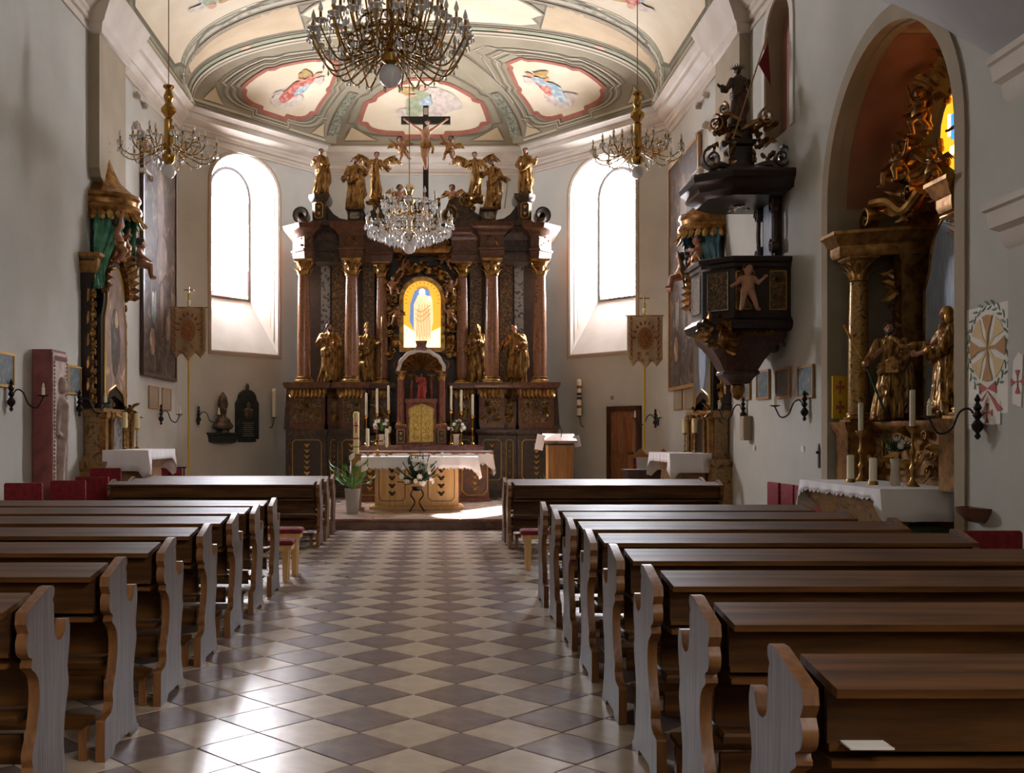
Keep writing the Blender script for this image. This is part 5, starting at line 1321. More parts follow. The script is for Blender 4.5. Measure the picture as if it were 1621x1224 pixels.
# stacking chairs
CH = {}
def red_chair(loc, rz, label, group, h=.95):
    o = thing('upholstered_chair', label, 'chair', loc, rz, group)
    def seat(): b = MB(); b.ploft(rect(-.23, .23, -.22, .22), [(.42, -.02), (.44, 0), (.48, 0), (.50, -.03)]); return b.mesh('seat', 'red_fabric')
    def back(): b = MB(); b.ploft(rect(-.24, .24, .20, .25), [(.60, -.005), (.62, 0), (.93, 0), (.95, -.01)]); return b.mesh('backrest', 'red_fabric')
    def leg(): return MB().tube([(0, 0, 0), (0, 0, .44)], .012, 6).mesh('leg', 'iron')
    def post(): return MB().tube([(0, .0, .42), (0, .03, .9)], .012, 6).mesh('back_post', 'iron')
    link('seat', mcache('cs', seat), o); bk = link('backrest', mcache('cb', back), o); bk.location.z = h-.95
    for x in (-.21, .21):
        for y in (-.2, .2): link('leg', mcache('cl', leg), o, (x, y, 0))
        link('back_post', mcache('cp', post), o, (x, .2, h-.95))
    return o
for x, y, d, t in ((26, 766, 12.9, 'below the leftmost framed picture'), (99, 762, 14.0, 'in front of the stone relief'), (138, 756, 14.9, 'beside the stone relief'), (160, 742, 15.9, 'under the left side altar'), (262, 742, 18.4, 'beyond the left side altar cloth')):
    p = pix(x, y, d); red_chair((max(p.x, XL+.28), d, 0 if d < 17.3 else PLAT), 0, 'red upholstered chair by the left wall, %s' % t, 'red chairs by the left wall', p.z-(0 if d < 17.3 else PLAT))
for i, d in enumerate((15.0, 14.4, 13.85, 13.3)):
    red_chair((4.72, d, 0), -pi/2, 'red upholstered chair in the row under the small pictures, %s from the chapel niche' % ('fourth', 'third', 'second', 'first')[i], 'red chairs by the right wall', .90)
red_chair((4.55, 8.2, 0), 0, 'dark red chair under the wooden bowl at the right edge', 'red chairs by the right wall', .80)
o = thing('metal_chair', 'black metal chair beside the left side altar', 'chair', (-5.3+.35, 19.6, PLAT)); 
for x in (-.2, 0, .2): MB().tube([(x, 0, 0), (x, .02, .80)], .014, 6).build('leg', 'iron', o)
MB().tube([(-.24, .02, .8), (.24, .02, .8)], .016, 6).build('top_rail', 'iron', o); MB().box2((-.2, -.4, .42), (.2, 0, .45)).build('seat', 'iron', o, smooth=False)
for x in (-.2, .2): MB().tube([(x, -.38, 0), (x, -.38, .42)], .014, 6).build('leg', 'iron', o)
# ------------------------------------------------------------------ chandeliers
def drop(mb, p, L, r):
    p = V(p); mb.add([p, p+V((r, 0, -L*.65)), p+V((0, r, -L*.65)), p+V((-r, 0, -L*.65)), p+V((0, -r, -L*.65)), p+V((0, 0, -L))], [(0, 1, 2), (0, 2, 3), (0, 3, 4), (0, 4, 1), (5, 2, 1), (5, 3, 2), (5, 4, 3), (5, 1, 4)])
def chandelier(key, label, loc, ztop, tiers, stem, globe_r, tube=.010, cup_r=.05, bulb_h=.085, crystals=3, metal='brass', drop_l=.07, ring=None):
    """loc = centre of the lamp at the globe's centre height; tiers: (n, r0, z0, R, z_cup, sag, phase)"""
    o = thing('chandelier', label, 'chandelier', loc)
    MB().tube([(0, 0, stem[-1][1]), (0, 0, ztop-loc[2])], .008, 6).build('suspension_rod', 'brass_dark', o)
    MB().lathe(stem, 18).build('stem', metal, o)
    MB().ball((0, 0, 0), globe_r, 20, 12).build('globe', 'globe', o)
    for ti, (n, r0, z0, R_, zc, sag, ph) in enumerate(tiers):
        def arm():
            b = MB(); pts = bez([(r0, 0, z0), (r0+(R_-r0)*.30, 0, z0+(zc-z0)*.1-sag*.5), (r0+(R_-r0)*.70, 0, min(z0, zc)-sag), (R_*.97, 0, zc-sag*.55), (R_, 0, zc)], 6)
            b.tube(pts, tube, 6)
            b.tube(bez([(r0+(R_-r0)*.45, 0, z0-sag*.5), (r0+(R_-r0)*.40, 0, z0+sag*.45), (r0+(R_-r0)*.60, 0, z0+sag*.5), (r0+(R_-r0)*.62, 0, z0+sag*.05)], 5), tube*.7, 5)
            return b.mesh('arm', metal)
        def cup(): return MB().lathe([(.006, zc-.03), (cup_r*.5, zc-.015), (cup_r, zc+.01), (cup_r*1.02, zc+.02), (cup_r*.3, zc+.012)], 12, (R_, 0, 0)).mesh('drip_pan', 'glass_cup')
        def sl(): return MB().lathe([(.016, zc+.01), (.016, zc+.01+bulb_h*.9)], 10, (R_, 0, 0)).mesh('candle_sleeve', metal)
        def bl(): z = zc+.01+bulb_h*.9; r_ = bulb_h*.27; return MB().lathe([(.012, z), (r_, z+bulb_h*.3), (r_*.8, z+bulb_h*.6), (.004, z+bulb_h*1.15)], 10, (R_, 0, 0)).mesh('bulb', 'bulb')
        def cry():
            b = MB(); rn = random.Random(n)
            for k in range(7): a = 2*pi*k/7; drop(b, (R_+cup_r*.95*cos(a), cup_r*.95*sin(a), zc+.012), drop_l, drop_l*.17)
            for k in range(crystals):
                t = (k+.5)/crystals; x = r0+(R_-r0)*(.3+.65*t); drop(b, (x, 0, z0-sag*.9*sin(t*3)+.0), drop_l*1.2, drop_l*.2)
                if k: b.ball((x-.02, 0, z0-sag*.9*sin(t*3)+.01), drop_l*.13, 6, 4)
            for k in range(6):
                t = k/5; b.ball((R_-.0-.22*R_*t, .0, zc-.02-.10*sin(pi*t)), drop_l*.12, 6, 4)
            return b.mesh('crystals', 'crystal')
        ms = [mcache((key, ti, k), f) for k, f in (('arm', arm), ('cup', cup), ('sl', sl), ('bl', bl), ('cry', cry))]
        for i in range(n):
            a = link('arm', ms[0], o, rot=(0, 0, 2*pi*(i+ph)/n))
            link('drip_pan', ms[1], a); link('candle_sleeve', ms[2], a); link('bulb', ms[3], a); link('crystals', ms[4], a)
    if ring: ring(o)
    return o
side_stem = [(.03, .12), (.07, .14), (.10, .20), (.10, .25), (.05, .30), (.045, .36), (.075, .40), (.075, .42), (.07, .43), (.065, .78), (.075, .80), (.045, .83), (.06, .86), (.115, .93), (.115, .98), (.06, 1.05), (.05, 1.08), (.075, 1.14), (.075, 1.18), (.05, 1.24), (.045, 1.27), (.085, 1.31), (.085, 1.33), (.02, 1.34), (.012, 1.36)]
sT = [(12, .08, .36, .74, .36, .17, 0), (8, .08, .42, .46, .50, .12, .5)]
ptL, ptR = pix(267, 272, 16.0), pix(1009, 273, 17.2)
chandelier('side', 'brass chandelier with glass drops hanging at the left', tuple(ptL), 9.6, sT, side_stem, .105)
chandelier('side', 'brass chandelier with glass drops hanging at the right', tuple(ptR), 9.9, sT, side_stem, .105)
ptC = pix(648, 392, 20.0)
cst = [(.03, .12), (.08, .16), (.10, .24), (.05, .32), (.05, .5), (.09, .56), (.05, .64), (.045, .80), (.10, .88), (.10, .94), (.05, 1.02), (.07, 1.10), (.10, 1.14), (.06, 1.2), (.012, 1.24)]
def crystal_tiers(o):
    b = MB(); rn = random.Random(2)
    for R_, z, n in ((.80, .34, 60), (.62, .26, 46), (.42, .18, 32), (.5, .78, 40), (.24, .14, 18)):
        for i in range(n):
            a = 2*pi*i/n; drop(b, (R_*cos(a), R_*sin(a), z+.02*sin(i*3)), .13, .028)
            b.ball((R_*cos(a), R_*sin(a), z+.05), .018, 6, 4); b.ball((R_*.93*cos(a), R_*.93*sin(a), z+.10), .016, 6, 4)
    b.build('crystals', 'crystal', o)
    for R_, z in ((.80, .40), (.50, .84)): 
        b = MB(); b.tube([(R_*cos(2*pi*i/40), R_*sin(2*pi*i/40), z) for i in range(41)], .010, 6); b.build('ring', 'brass', o)
chandelier('crystal', 'chandelier thickly hung with clear crystals in front of the high altar', tuple(ptC), 10.2, [(16, .08, .36, .82, .42, .12, 0), (10, .08, .66, .52, .86, .10, .5)], cst, .125, crystals=6, drop_l=.10, ring=crystal_tiers, bulb_h=.11)
ptB = pix(618, 120, 12.0)
bst = [(.05, .13), (.09, .16), (.11, .24), (.06, .30), (.05, .50), (.09, .56), (.05, .62), (.05, 1.2), (.10, 1.3), (.05, 1.4), (.05, 1.9), (.09, 2.0), (.02, 2.05), (.015, 2.1)]
def big_ring(o):
    for R_, z in ((.5, .40), (.36, .62)):
        b = MB(); b.tube([(R_*cos(2*pi*i/40), R_*sin(2*pi*i/40), z) for i in range(41)], .014, 6); b.build('ring', 'brass_dark', o)
    for i in range(8): a = 2*pi*i/8; b = MB(); b.tube([(.05*cos(a), .05*sin(a), .42), (.5*cos(a), .5*sin(a), .40)], .010, 6); b.build('spoke', 'brass_dark', o)
    b = MB(); rn = random.Random(4)
    for i in range(110):
        a = rn.uniform(0, 6.28); r = rn.uniform(.25, .9); drop(b, (r*cos(a), r*sin(a), .10+.35*(r/.9)+rn.uniform(-.04, .06)), .085, .016)
    b.build('crystals', 'crystal', o)
chandelier('big', 'largest brass chandelier with many curved arms and white globe, at the top centre', tuple(ptB), 10.3, [(22, .12, .26, .90, .44, .20, 0), (16, .12, .40, .66, .62, .18, .5), (12, .10, .62, .50, .92, .14, 0), (10, .1, .8, .34, 1.2, .1, .5)], bst, .135, tube=.011, cup_r=.072, bulb_h=.105, ring=big_ring)

# ------------------------------------------------------------------ large paintings
def flat_picture(name, label, loc, rz, w, h, m, fr, fw=.06, dep=.05, cat='painting', group=None, marks=None, arch=False):
    """framed picture hanging on a wall; local origin = centre of its back, faces -Y"""
    o = thing(name, label, cat, loc, rz, group)
    oq = [(-w/2, -h/2), (w/2, -h/2), (w/2, h/2), (-w/2, h/2)]; iq = [(x*(1-2*fw/w), z*(1-2*fw/h)) for x, z in oq]
    b = MB(); strip3(b, [(p[0], 0, p[1]) for p in oq+[oq[0]]], [(p[0], 0, p[1]) for p in iq+[iq[0]]], (0, -dep, 0)); b.build('frame', fr, o, smooth=False)
    MB().box2((-w/2+fw*.9, -dep*.6, -h/2+fw*.9), (w/2-fw*.9, -.003, h/2-fw*.9)).build('canvas', m, o, smooth=False)
    if marks: marks(o, w, h, -dep*.6)
    return o
def blobs(o, items, y, mat_):
    for k, (x, z, rx, rz_, m) in enumerate(items):
        b = MB(); n = 12; rn = random.Random(k+int(x*100))
        b.prism([(x+rx*cos(2*pi*i/n)*rn.uniform(.8, 1.1), z+rz_*sin(2*pi*i/n)*rn.uniform(.8, 1.1)) for i in range(n)], .002+.0006*k, (0, y, 0)); b.build('painted_figure', m, o, smooth=False)
def pmarksL(o, w, h, y):
    blobs(o, [(.0, 1.3, .28, .8, 'painting_warm'), (.1, .2, .45, .5, 'painting_warm'), (-.5, -.9, .2, .35, 'picture_teal'), (.1, -.8, .16, .6, 'painting_warm'), (.55, -1.2, .16, .3, 'painting_warm'), (-.6, -1.6, .2, .3, 'painting_warm'), (-.4, -.7, .08, .2, 'plaster_taupe')], y, None)
flat_picture('large_painting', 'huge dark oil painting of crowded figures on the left wall beside the apse', (XL+.02, 21.25, 5.05), R(90), 2.6, 4.6, 'painting_dark', 'brown_wood', .07, .06, marks=pmarksL)
flat_picture('large_painting', 'huge dark oil painting with pale cloudy top on the right wall beside the apse', (XR-.02, 21.35, 5.0), R(-90), 2.6, 4.9, 'painting_dark', 'frame_oak', .07, .06, marks=pmarksL)
# small framed pictures
for i, (d, z) in enumerate(((17.25, 2.40), (16.28, 2.38), (15.36, 2.36), (14.42, 2.33))):
    flat_picture('small_picture', 'small gilt-framed picture in the row right of the pulpit pendant, %s from the chapel niche' % ('fourth', 'third', 'second', 'first')[i], (XR-.01, d, z), R(-90), .62, .46, 'picture_teal' if i != 2 else 'painting_slate', 'frame_oak', .035, .03, 'picture', 'small pictures on the right wall')
for d, z, t in ((13.62, 2.45, 'left edge of the nave wall'), (16.25, 2.45, 'right of the stone relief')):
    flat_picture('small_picture', 'small gilt-framed picture at the '+t, (XL+.01, d, z), R(90), .62, .46, 'picture_teal', 'frame_gold', .035, .03, 'picture', 'small pictures on the left wall')
for s, dd in ((-1, (20.9, 21.9)), (1, (21.0, 21.95))):
    for k, d in enumerate(dd):
        x = XL+.01 if s < 0 else XR-.01
        flat_picture('plain_panel', 'small grey framed tablet below the huge %s painting, %s one' % ('left' if s < 0 else 'right', 'nearer' if k == 0 else 'farther'), (x, d, 2.35), R(90)*(-s), .72, .46, 'plaster_taupe', 'frame_oak', .03, .02, 'tablet', 'tablets under the large paintings')
# ------------------------------------------------------------------ side altars
def side_altar(side, loc, rz, drape, robe_m, paint, wt):
    nm = 'left' if side < 0 else 'right'
    o = thing('side_altar', 'ornate %s side altar with shaped painting and draped crown canopy' % nm, 'altar', loc, rz)
    o.scale = (.84, 1, 1)
    # faces -Y; back at y = 0
    MB().ploft(rect(-1.15, 1.15, -.35, 0), [(0, .04), (.1, .04), (.14, 0), (1.0, 0), (1.05, .04), (1.12, .06), (1.16, .06)]).build('plinth', 'side_marble', o)
    MB().ploft(rect(-1.0, 1.0, -.30, 0), [(1.16, 0), (1.22, 0), (1.26, -.03), (1.88, -.03), (1.92, .03), (1.98, .06), (2.02, .06)]).build('predella', 'side_marble', o)
    for x in (-.86, -.5, .5, .86): MB().ploft(rect(x-.09, x+.09, -.36, -.25), [(1.18, .02), (1.24, .02), (1.28, 0), (1.84, 0), (1.88, .03), (1.96, .03)]).build('small_pilaster', 'gold_dark', o)
    MB().prism([(-.28, 1.26), (.28, 1.26), (.28, 1.74)]+[(.28*cos(t), 1.74+.2*sin(t)) for t in (.5, 1, 1.57, 2.14, 2.64)]+[(-.28, 1.74)], .03, (0, -.29, 0)).build('niche_door', 'silver_pattern' if side < 0 else 'dark_wood', o, smooth=False)
    b = MB(); scrollwork(b, -.95, .95, 1.9, 2.1, -.32, 16, .14, random.Random(2)); b.build('cornice_carving', 'gold_dark', o)
    # black shaped frame and painting
    def shape(k):
        w0 = .66+k; pts = [(-w0, 2.10-k)]+[(-w0+.22+.14*cos(t)-.0, 2.08-k+.24*sin(t)) for t in (2.8, 2.2, 1.57)]+[(0, 2.44-k)]+[(w0-.22-.14*cos(t), 2.08-k+.24*sin(t)) for t in (1.57, 2.2, 2.8)]+[(w0, 2.10-k), (w0, 3.55)]
        pts += [(w0-.10, 3.70), (w0-.16, 3.85), (w0-.16, 4.0)]+[((w0-.16)*cos(t), 4.0+(.42+k*.8)*sin(t)) for t in (.35, .8, 1.2, 1.57, 1.94, 2.34, 2.79)]+[(-(w0-.16), 4.0), (-(w0-.16), 3.85), (-(w0-.10), 3.70), (-w0, 3.55)]
        return pts
    MB().prism(shape(.18), .12, (0, -.14, 0)).build('frame', 'black_wood', o, smooth=False)
    MB().prism(shape(.0), .02, (0, -.255, 0)).build('painting', paint, o, smooth=False)
    b = MB(); P = [(p[0], -.275, p[1]) for p in shape(.012)]; b.tube(P+[P[0]], .018, 6); b.build('gilt_fillet', 'gold_line', o)
    blobs(o, [(0, 3.2, .3, .6, 'painting_dark' if side > 0 else 'painting_dark'), (.05, 3.55, .1, .16, 'fresco_gold')] if side < 0 else [(0, 3.1, .3, .7, 'painting_blue_sheen')], -.275, None)
    for s in (-1, 1):
        b = MB(); b.ploft(rect(s*1.0-.09, s*1.0+.09, -.14, 0), [(2.02, .03), (2.1, .03), (2.14, 0), (3.9, 0), (3.95, .03), (4.3, .06), (4.36, .1), (4.46, .12)]); b.build('side_pilaster', 'dark_wood', o)
        b = MB(); rn = random.Random(5+s)
        for k in range(14):
            z = 2.15+k*.155; b.volute((s*(.96+.05*(k % 2)), -.17, z), .075, .08, 1.2, rot=rn.uniform(0, 6), flip=s); b.leaf((s*.96, -.16, z), (s*.12, 0, 1), (0, -1, 0), .15, .10, .12, 5)
        for k in range(5): b.leaf((s*1.06, -.12, 2.3+k*.36), (s*.4, 0, .9), (0, -1, 0), .22, .12, .12, 5)
        b.build('edge_carving', 'gold', o)
        b = MB(); b.ploft(rect(s*1.0-.14, s*1.0+.14, -.24, 0), [(4.2, 0), (4.28, .04), (4.42, .06), (4.46, .1), (4.52, .1)]); b.build('capital_block', 'gold_dark', o)
    b = MB(); rn = random.Random(3)
    for k in range(22):
        t = pi*k/21; b.volute((.72*cos(t), -.30, 4.0+.66*sin(t)), .10, .1, 1.2, rot=t, flip=1); b.leaf((.8*cos(t), -.3, 4.02+.72*sin(t)), (cos(t), -.3, sin(t)), (0, -1, 0), .26, .14, .8, 5)
    b.build('crest_carving', 'gold_dark', o)
    # crown canopy with drapery: half round against the wall
    prof_ = [(.60, 5.28), (.68, 5.30), (.72, 5.36), (.70, 5.42), (.66, 5.44), (.66, 5.52), (.70, 5.56), (.68, 5.62), (.58, 5.66), (.36, 5.86), (.26, 6.06), (.17, 6.3), (.10, 6.36)]
    MB().lathe(prof_, 20, (0, 0, 0), ang=pi, a0=pi).build('canopy_crown', 'gold_dark', o)
    b = MB(); b.lathe([(.10, 6.34), (.13, 6.40), (.09, 6.46), (.13, 6.54), (.10, 6.62), (.02, 6.66)], 12, (0, -.06, 0)); b.tube([(0, -.06, 6.64), (.0, -.06, 6.95)], .03, 6); b.ball((0, -.06, 6.8), (.07, .03, .05), 8, 5); b.build('finial', 'gold_dark', o)
    b = MB()
    for i in range(15):
        a = pi+pi*(i+.5)/15; d = V((cos(a), sin(a), 0)); b.leaf(d*.68+V((0, 0, 5.32)), d*.25+V((0, 0, -1)), d, .22, .14, .4, 4)
    b.build('canopy_fringe', 'gold', o)
    def curtain(pts0, pts1, n=26, amp=.05):
        vs_ = []
        A = bez(pts0, 6); B = bez(pts1, 6)
        for i, (a, c) in enumerate(zip(A, B)):
            for k in range(n+1):
                t = k/n; p = a.lerp(c, t); vs_.append(p+V((.4*amp*sin(t*19+i*.3), -amp*abs(sin(t*13+i*.25))-amp*.6*sin(t*29), 0)))
        b = MB(); b.add(vs_, [(i*(n+1)+k, i*(n+1)+k+1, (i+1)*(n+1)+k+1, (i+1)*(n+1)+k) for i in range(len(A)-1) for k in range(n)]); ob = b.build('curtain', drape, o, ang=60); ob.modifiers.new('thick', 'SOLIDIFY').thickness = .02
    for s in (-1, 1):
        curtain([(s*.66, -.02, 5.34), (s*.78, -.1, 4.9), (s*.98, -.14, 4.4), (s*1.02, -.14, 3.95)], [(s*.30, -.58, 5.34), (s*.58, -.42, 4.85), (s*.92, -.32, 4.36), (s*.86, -.28, 4.0)])
    curtain([(-.62, -.2, 5.34), (-.5, -.3, 5.05), (-.3, -.34, 4.9)], [(.62, -.2, 5.34), (.5, -.3, 5.05), (.4, -.34, 4.96)], 40, .07)
    MB().box2((-.55, -.05, 4.5), (.55, -.01, 5.3)).build('canopy_back', 'dark_wood', o, smooth=False)
    # cherubs
    M = Matrix.Translation(loc)@Matrix.Rotation(rz, 4, 'Z')
    for x, y, z, po, t, hh in ((-.55, -.45, 4.42, 'reach', 'reaching up under the canopy', .78), (.85, -.48, 4.30, 'sit', 'sitting on the outer corner', .80), (.1, -.42, 4.52, 'fly', 'in the middle of the crest', .6)):
        p = M@V((x*.84*(1 if side < 0 else -1), y, z)); putto('cherub on the %s side altar %s' % (nm, t), hh, tuple(p), po, rz+(.3 if side < 0 else -.3), wings=None, group='cherubs on the side altars', sash='gold_dark')
    # altar table and cloth
    t = thing('altar_mensa', 'marbled altar table under the %s side altar cloth' % nm, 'altar', tuple(M@V((0, -.36, 0))), rz)
    zz = wt-.03
    b = MB(); b.ploft(rect(-.62, .62, -.55, 0), [(0, .04), (.08, .04), (.14, .06), (.5, .02), (zz-.3, -.02), (zz-.12, .10), (zz-.06, .14)]); b.build('base', 'mensa_wood', t)
    MB().ploft(rect(-.85, .85, -.70, 0), [(zz-.06, 0), (zz, 0)]).build('slab', 'side_marble', t)
    p = M@V((0, -.36-.34, wt)); cloth('altar_cloth', 'plain white cloth hanging over the %s side altar table' % nm, 1.74, .74, wt-.02, (p.x, p.y), rz, .16, .34, 0, lace=None, seed=7+side, drop_c=.18)
    for k, x in enumerate((-.30, .42)):
        p = M@V((x, -.52, wt-.01)); candlestick('side_altar_candle', 'thick yellow candle in gilt holder on the %s side altar, %s' % (nm, 'nearer' if (x < 0) == (side < 0) else 'farther'), p.x, p.y, wt-.01, .36, .26, .05, 'gold', 'side altar candles', 'candle_yellow')
    return o
side_altar(-1, (XL, 17.55, 0), R(90), 'cloth_green', 'gold', 'painting_warm', 1.36)
side_altar(1, (XR, 19.0, 0), R(-90), 'cloth_teal', 'gold', 'painting_slate', 1.28)

# ------------------------------------------------------------------ pulpit
pul = thing('pulpit', 'black wooden pulpit with gilt panels hung on the right wall', 'pulpit', (XR, 15.75, 0)); pul.scale = (.87, .85, 1)
pl = [(0, -.80), (0, .80), (-.95, .80), (-1.35, .42), (-1.35, -.42), (-.95, -.80)]
pl = [(p[0], p[1]) for p in pl]
pl = [(-.95, -.80), (0, -.80), (0, .80), (-.95, .80), (-1.38, .40), (-1.38, -.40)]
MB().ploft(pl, [(3.10, -.04), (3.14, .08), (3.22, .12), (3.26, .10), (3.30, .02), (3.34, 0), (4.02, 0), (4.05, .03), (4.10, .03), (4.12, .07), (4.18, .08), (4.20, .05)]).build('body', 'dark_wood', pul)
MB().ploft(pl, [(3.10, -.04), (2.98, -.08), (2.92, -.16), (2.70, -.34), (2.56, -.42), (2.54, -.40), (2.50, -.40), (2.46, -.46), (2.36, -.54)]).build('pendant', 'brown_wood', pul)
b = MB(); b.lathe([(.02, 2.12), (.09, 2.16), (.13, 2.26), (.12, 2.34), (.06, 2.40)], 14, (-.66, 0, 0)); b.build('finial', 'gold_dark', pul)
for x0, x1, m_ in ((-.36, -.08, 'gold_pattern'), (-.92, -.62, 'gold_pattern')):
    q_ = gold_panel(pul, x0, x1, 3.42, 3.98, -.802, field=m_, chain=False, cut=.01, gold='gold' if x0 < -.5 else 'gold_line')
    b = MB(); scrollwork(b, x0+.06, x1-.06, 3.48, 3.92, -.81, 14, .09, random.Random(8), .02); b.build('panel_carving', 'gold_dark' if x0 > -.5 else 'gold', q_)
# chamfer and front panels
for a, c in (((-.95, -.80), (-1.38, -.40)), ((-1.38, -.40), (-1.38, .40))):
    e = V((c[0]-a[0], c[1]-a[1], 0)); L = e.length; u = e.normalized(); nn = V((u.y, -u.x, 0))
    if nn.x > 0 and nn.y > 0: nn = -nn
    p0 = V((a[0], a[1], 0))+u*L*.18
    nn = u.cross(V((0, 0, 1)))
    o = MB().prism([(0, 3.42), (L*.64, 3.42), (L*.64, 3.98), (0, 3.98)], .012 if nn.x < 0 else -.012, p0, u).build('panel', 'gold_pattern', pul, smooth=False)
    b = MB(); pts = [p0+V((0, 0, 3.42)), p0+u*L*.64+V((0, 0, 3.42)), p0+u*L*.64+V((0, 0, 3.98)), p0+V((0, 0, 3.98))]
    off = V((-.012, -.012 if abs(u.x) > .1 else 0, 0)); b.tube([p+off for p in pts]+[pts[0]+off], .012, 6); b.build('gilt_border', 'silver', o)
b = MB(); rn = random.Random(12)
for k in range(34):
    t = rn.random(); p = V((-1.0-.42*t, -.80+.42*t, 0))+V((-.05, -.05, 3.18-rn.uniform(-.1, .35)))
    a = rn.uniform(0, 6.28); b.leaf(p, (cos(a), -.3, sin(a)), (-.7, -.7, 0), .24, .11, .8, 5)
for k in range(10): b.leaf((-1.15+.09*k, -.7-.02*k+.05*abs(k-5)*.2, 3.12), (.2, -.4, -.6), (0, -1, 0), .2, .1, .7, 5)
b.build('corner_carving', 'gold', pul)
for a in (-1, 1): MB().volute((-.2, .55*a, 2.9), .18, .1, 1.4).build('bracket', 'dark_wood', pul)
# sounding board on a back panel
MB().ploft(rect(-.12, 0, -.34, .34), [(4.2, 0), (5.25, 0)]).build('back_board', 'dark_wood', pul)
MB().box2((-.14, -.22, 4.24), (-.12, .22, 5.1)).build('back_panel', 'painting_blue_sheen', pul, smooth=False)
for s in (-1, 1):
    b = MB(); b.volute((-.16, s*.42, 5.0), .16, .12, 1.5, u=(0, s, 0)); b.volute((-.16, s*.42, 4.4), .13, .12, 1.5, u=(0, s, 0), rot=2); b.tube([(-.16, s*.40, 4.3), (-.16, s*.46, 4.7), (-.16, s*.40, 5.1)], .04, 6); b.build('back_scroll', 'brown_wood', pul)

cpl = [(-1.0, -.95), (0, -.95), (0, .95), (-1.0, .95), (-1.45, .5), (-1.45, -.5)]
MB().ploft(cpl, [(5.10, -.16), (5.14, -.12), (5.18, 0), (5.28, .04), (5.32, .10), (5.40, .12), (5.44, .10), (5.46, -.05), (5.56, -.35), (5.60, -.45)]).build('sounding_board', 'dark_wood', pul)
b = MB(); b.ball((-.66, 0, 5.10), (.14, .14, .05), 10, 5)
for i in range(12): a = 2*pi*i/12; b.leaf((-.66, 0, 5.08), (cos(a), sin(a), -.1), (0, 0, -1), .22, .07, .2, 4)
b.build('dove_carving', 'silver', pul)
MB().ploft(rect(-.86, -.46, -.2, .2), [(5.56, .06), (5.70, .02), (5.74, .0), (5.95, 0), (5.98, .05), (6.04, .06), (6.06, .0), (6.22, -.02), (6.24, .03), (6.28, .03)]).build('statue_pedestal', 'dark_wood', pul)
for (x, y, z, r, f_, m_) in ((-1.25, -.5, 5.68, .20, 1, 'brown_wood'), (-.1, -.6, 5.68, .18, -1, 'brown_wood'), (-1.15, -.3, 6.25, .15, -1, 'gold_dark'), (-.28, -.35, 6.35, .14, 1, 'gold_dark'), (-1.0, -.25, 6.48, .12, -1, 'gold_dark')):
    b = MB(); b.volute((x, y, z), r, .18, 1.6, rot=pi/2 if f_ > 0 else pi/2, flip=f_); b.tube(bez([(x, y, z-r), (x*.7-.2, y*.8, z-r*.3), (-.66, -.2, z-.15)], 4), r*.28, 6); b.build('volute', m_, pul, ang=40)
b = MB(); rn = random.Random(14)
for k in range(40):
    s = rn.choice((-1, 1)); x = -.66+s*rn.uniform(.2, .5); z = rn.uniform(5.7, 6.3); a = rn.uniform(0, 6.28); b.leaf((x, -.28, z), (cos(a), -.3, sin(a)), (0, -1, 0), .2, .1, .8, 5)
b.build('crest_carving', 'gold_dark', pul)
def rays(o, H):
    b = MB()
    for i in range(9): a = pi*i/8; b.tube([(.05*cos(a)*H, 0, (.97+.03*sin(a))*H), (.13*cos(a)*H, 0, (.98+.09*sin(a))*H)], [.012, .004], 5)
    b.build('rays', 'robe_brown', o)
figure('saint_statue', 'brown carved saint with spiky halo standing on top of the pulpit canopy', .92, (XR-.58, 15.75, 6.28), -.2, ((-.18, -.06, .62), (-.28, -.12, .66)), ((.18, -.04, .66), (.16, -.14, .70)), robe='robe_brown', skin='robe_brown', hair='short', seed=21, extra=rays, width=.85)
fl = thing('pennant', 'small dark red pennant on a slanted pole above the pulpit', 'flag', (XR-.68, 15.4, 5.98))
p0, p1 = V((-.10, -.1, .0)), V((.42, -.1, 1.55)); MB().tube([p0, p1], .012, 6).build('pole', 'frame_oak', fl)
b = MB(); b.prism([(.28, 1.10), (.42, 1.42), (.46, .78)], .012, (0, -.1, 0)); b.build('flag_cloth', 'red_dark', fl, smooth=False)
putto('naked cherub figure holding a rod on the front of the pulpit', .70, (XR-.66, 15.75-.77, 3.40), 'stand', 0, skin='flesh_pale', wings=None, sash=None)
# ------------------------------------------------------------------ chapel niche altar (faces -X)
NX = XR+1.0
nr = thing('niche_altar', 'gilded altar with columns and arched blue painting in the right chapel niche', 'altar', (NX, NY, 0), R(-90))
# local: -Y towards the nave, +X towards the viewer's right (smaller depth)
def mirror_prism(pts): return pts
MB().ploft(rect(-1.5, 1.5, -.55, .2), [(0, .03), (.12, .03), (.16, 0), (.9, 0), (.96, .05), (1.0, .05)]).build('plinth', 'side_marble', nr)
MB().ploft(rect(-1.5, 1.5, -.62, .2), [(1.0, 0), (1.08, 0), (1.12, -.04), (1.60, -.04), (1.66, .03), (1.72, .05), (1.75, .05)]).build('predella', 'gold_dark', nr)
for x in (-1.15, -.7, .7, 1.15): gold_panel(nr, x-.17, x+.17, 1.18, 1.55, -.585, field='side_marble', chain=False, cut=.04, gold='gold')
b = MB(); scrollwork(b, -1.3, 1.3, 1.15, 1.6, -.6, 40, .16, random.Random(41)); b.build('predella_carving', 'gold', nr)
MB().box2((-1.5, .05, 1.75), (1.5, .2, 4.1)).build('back_panel', 'gold_dark', nr, smooth=False)
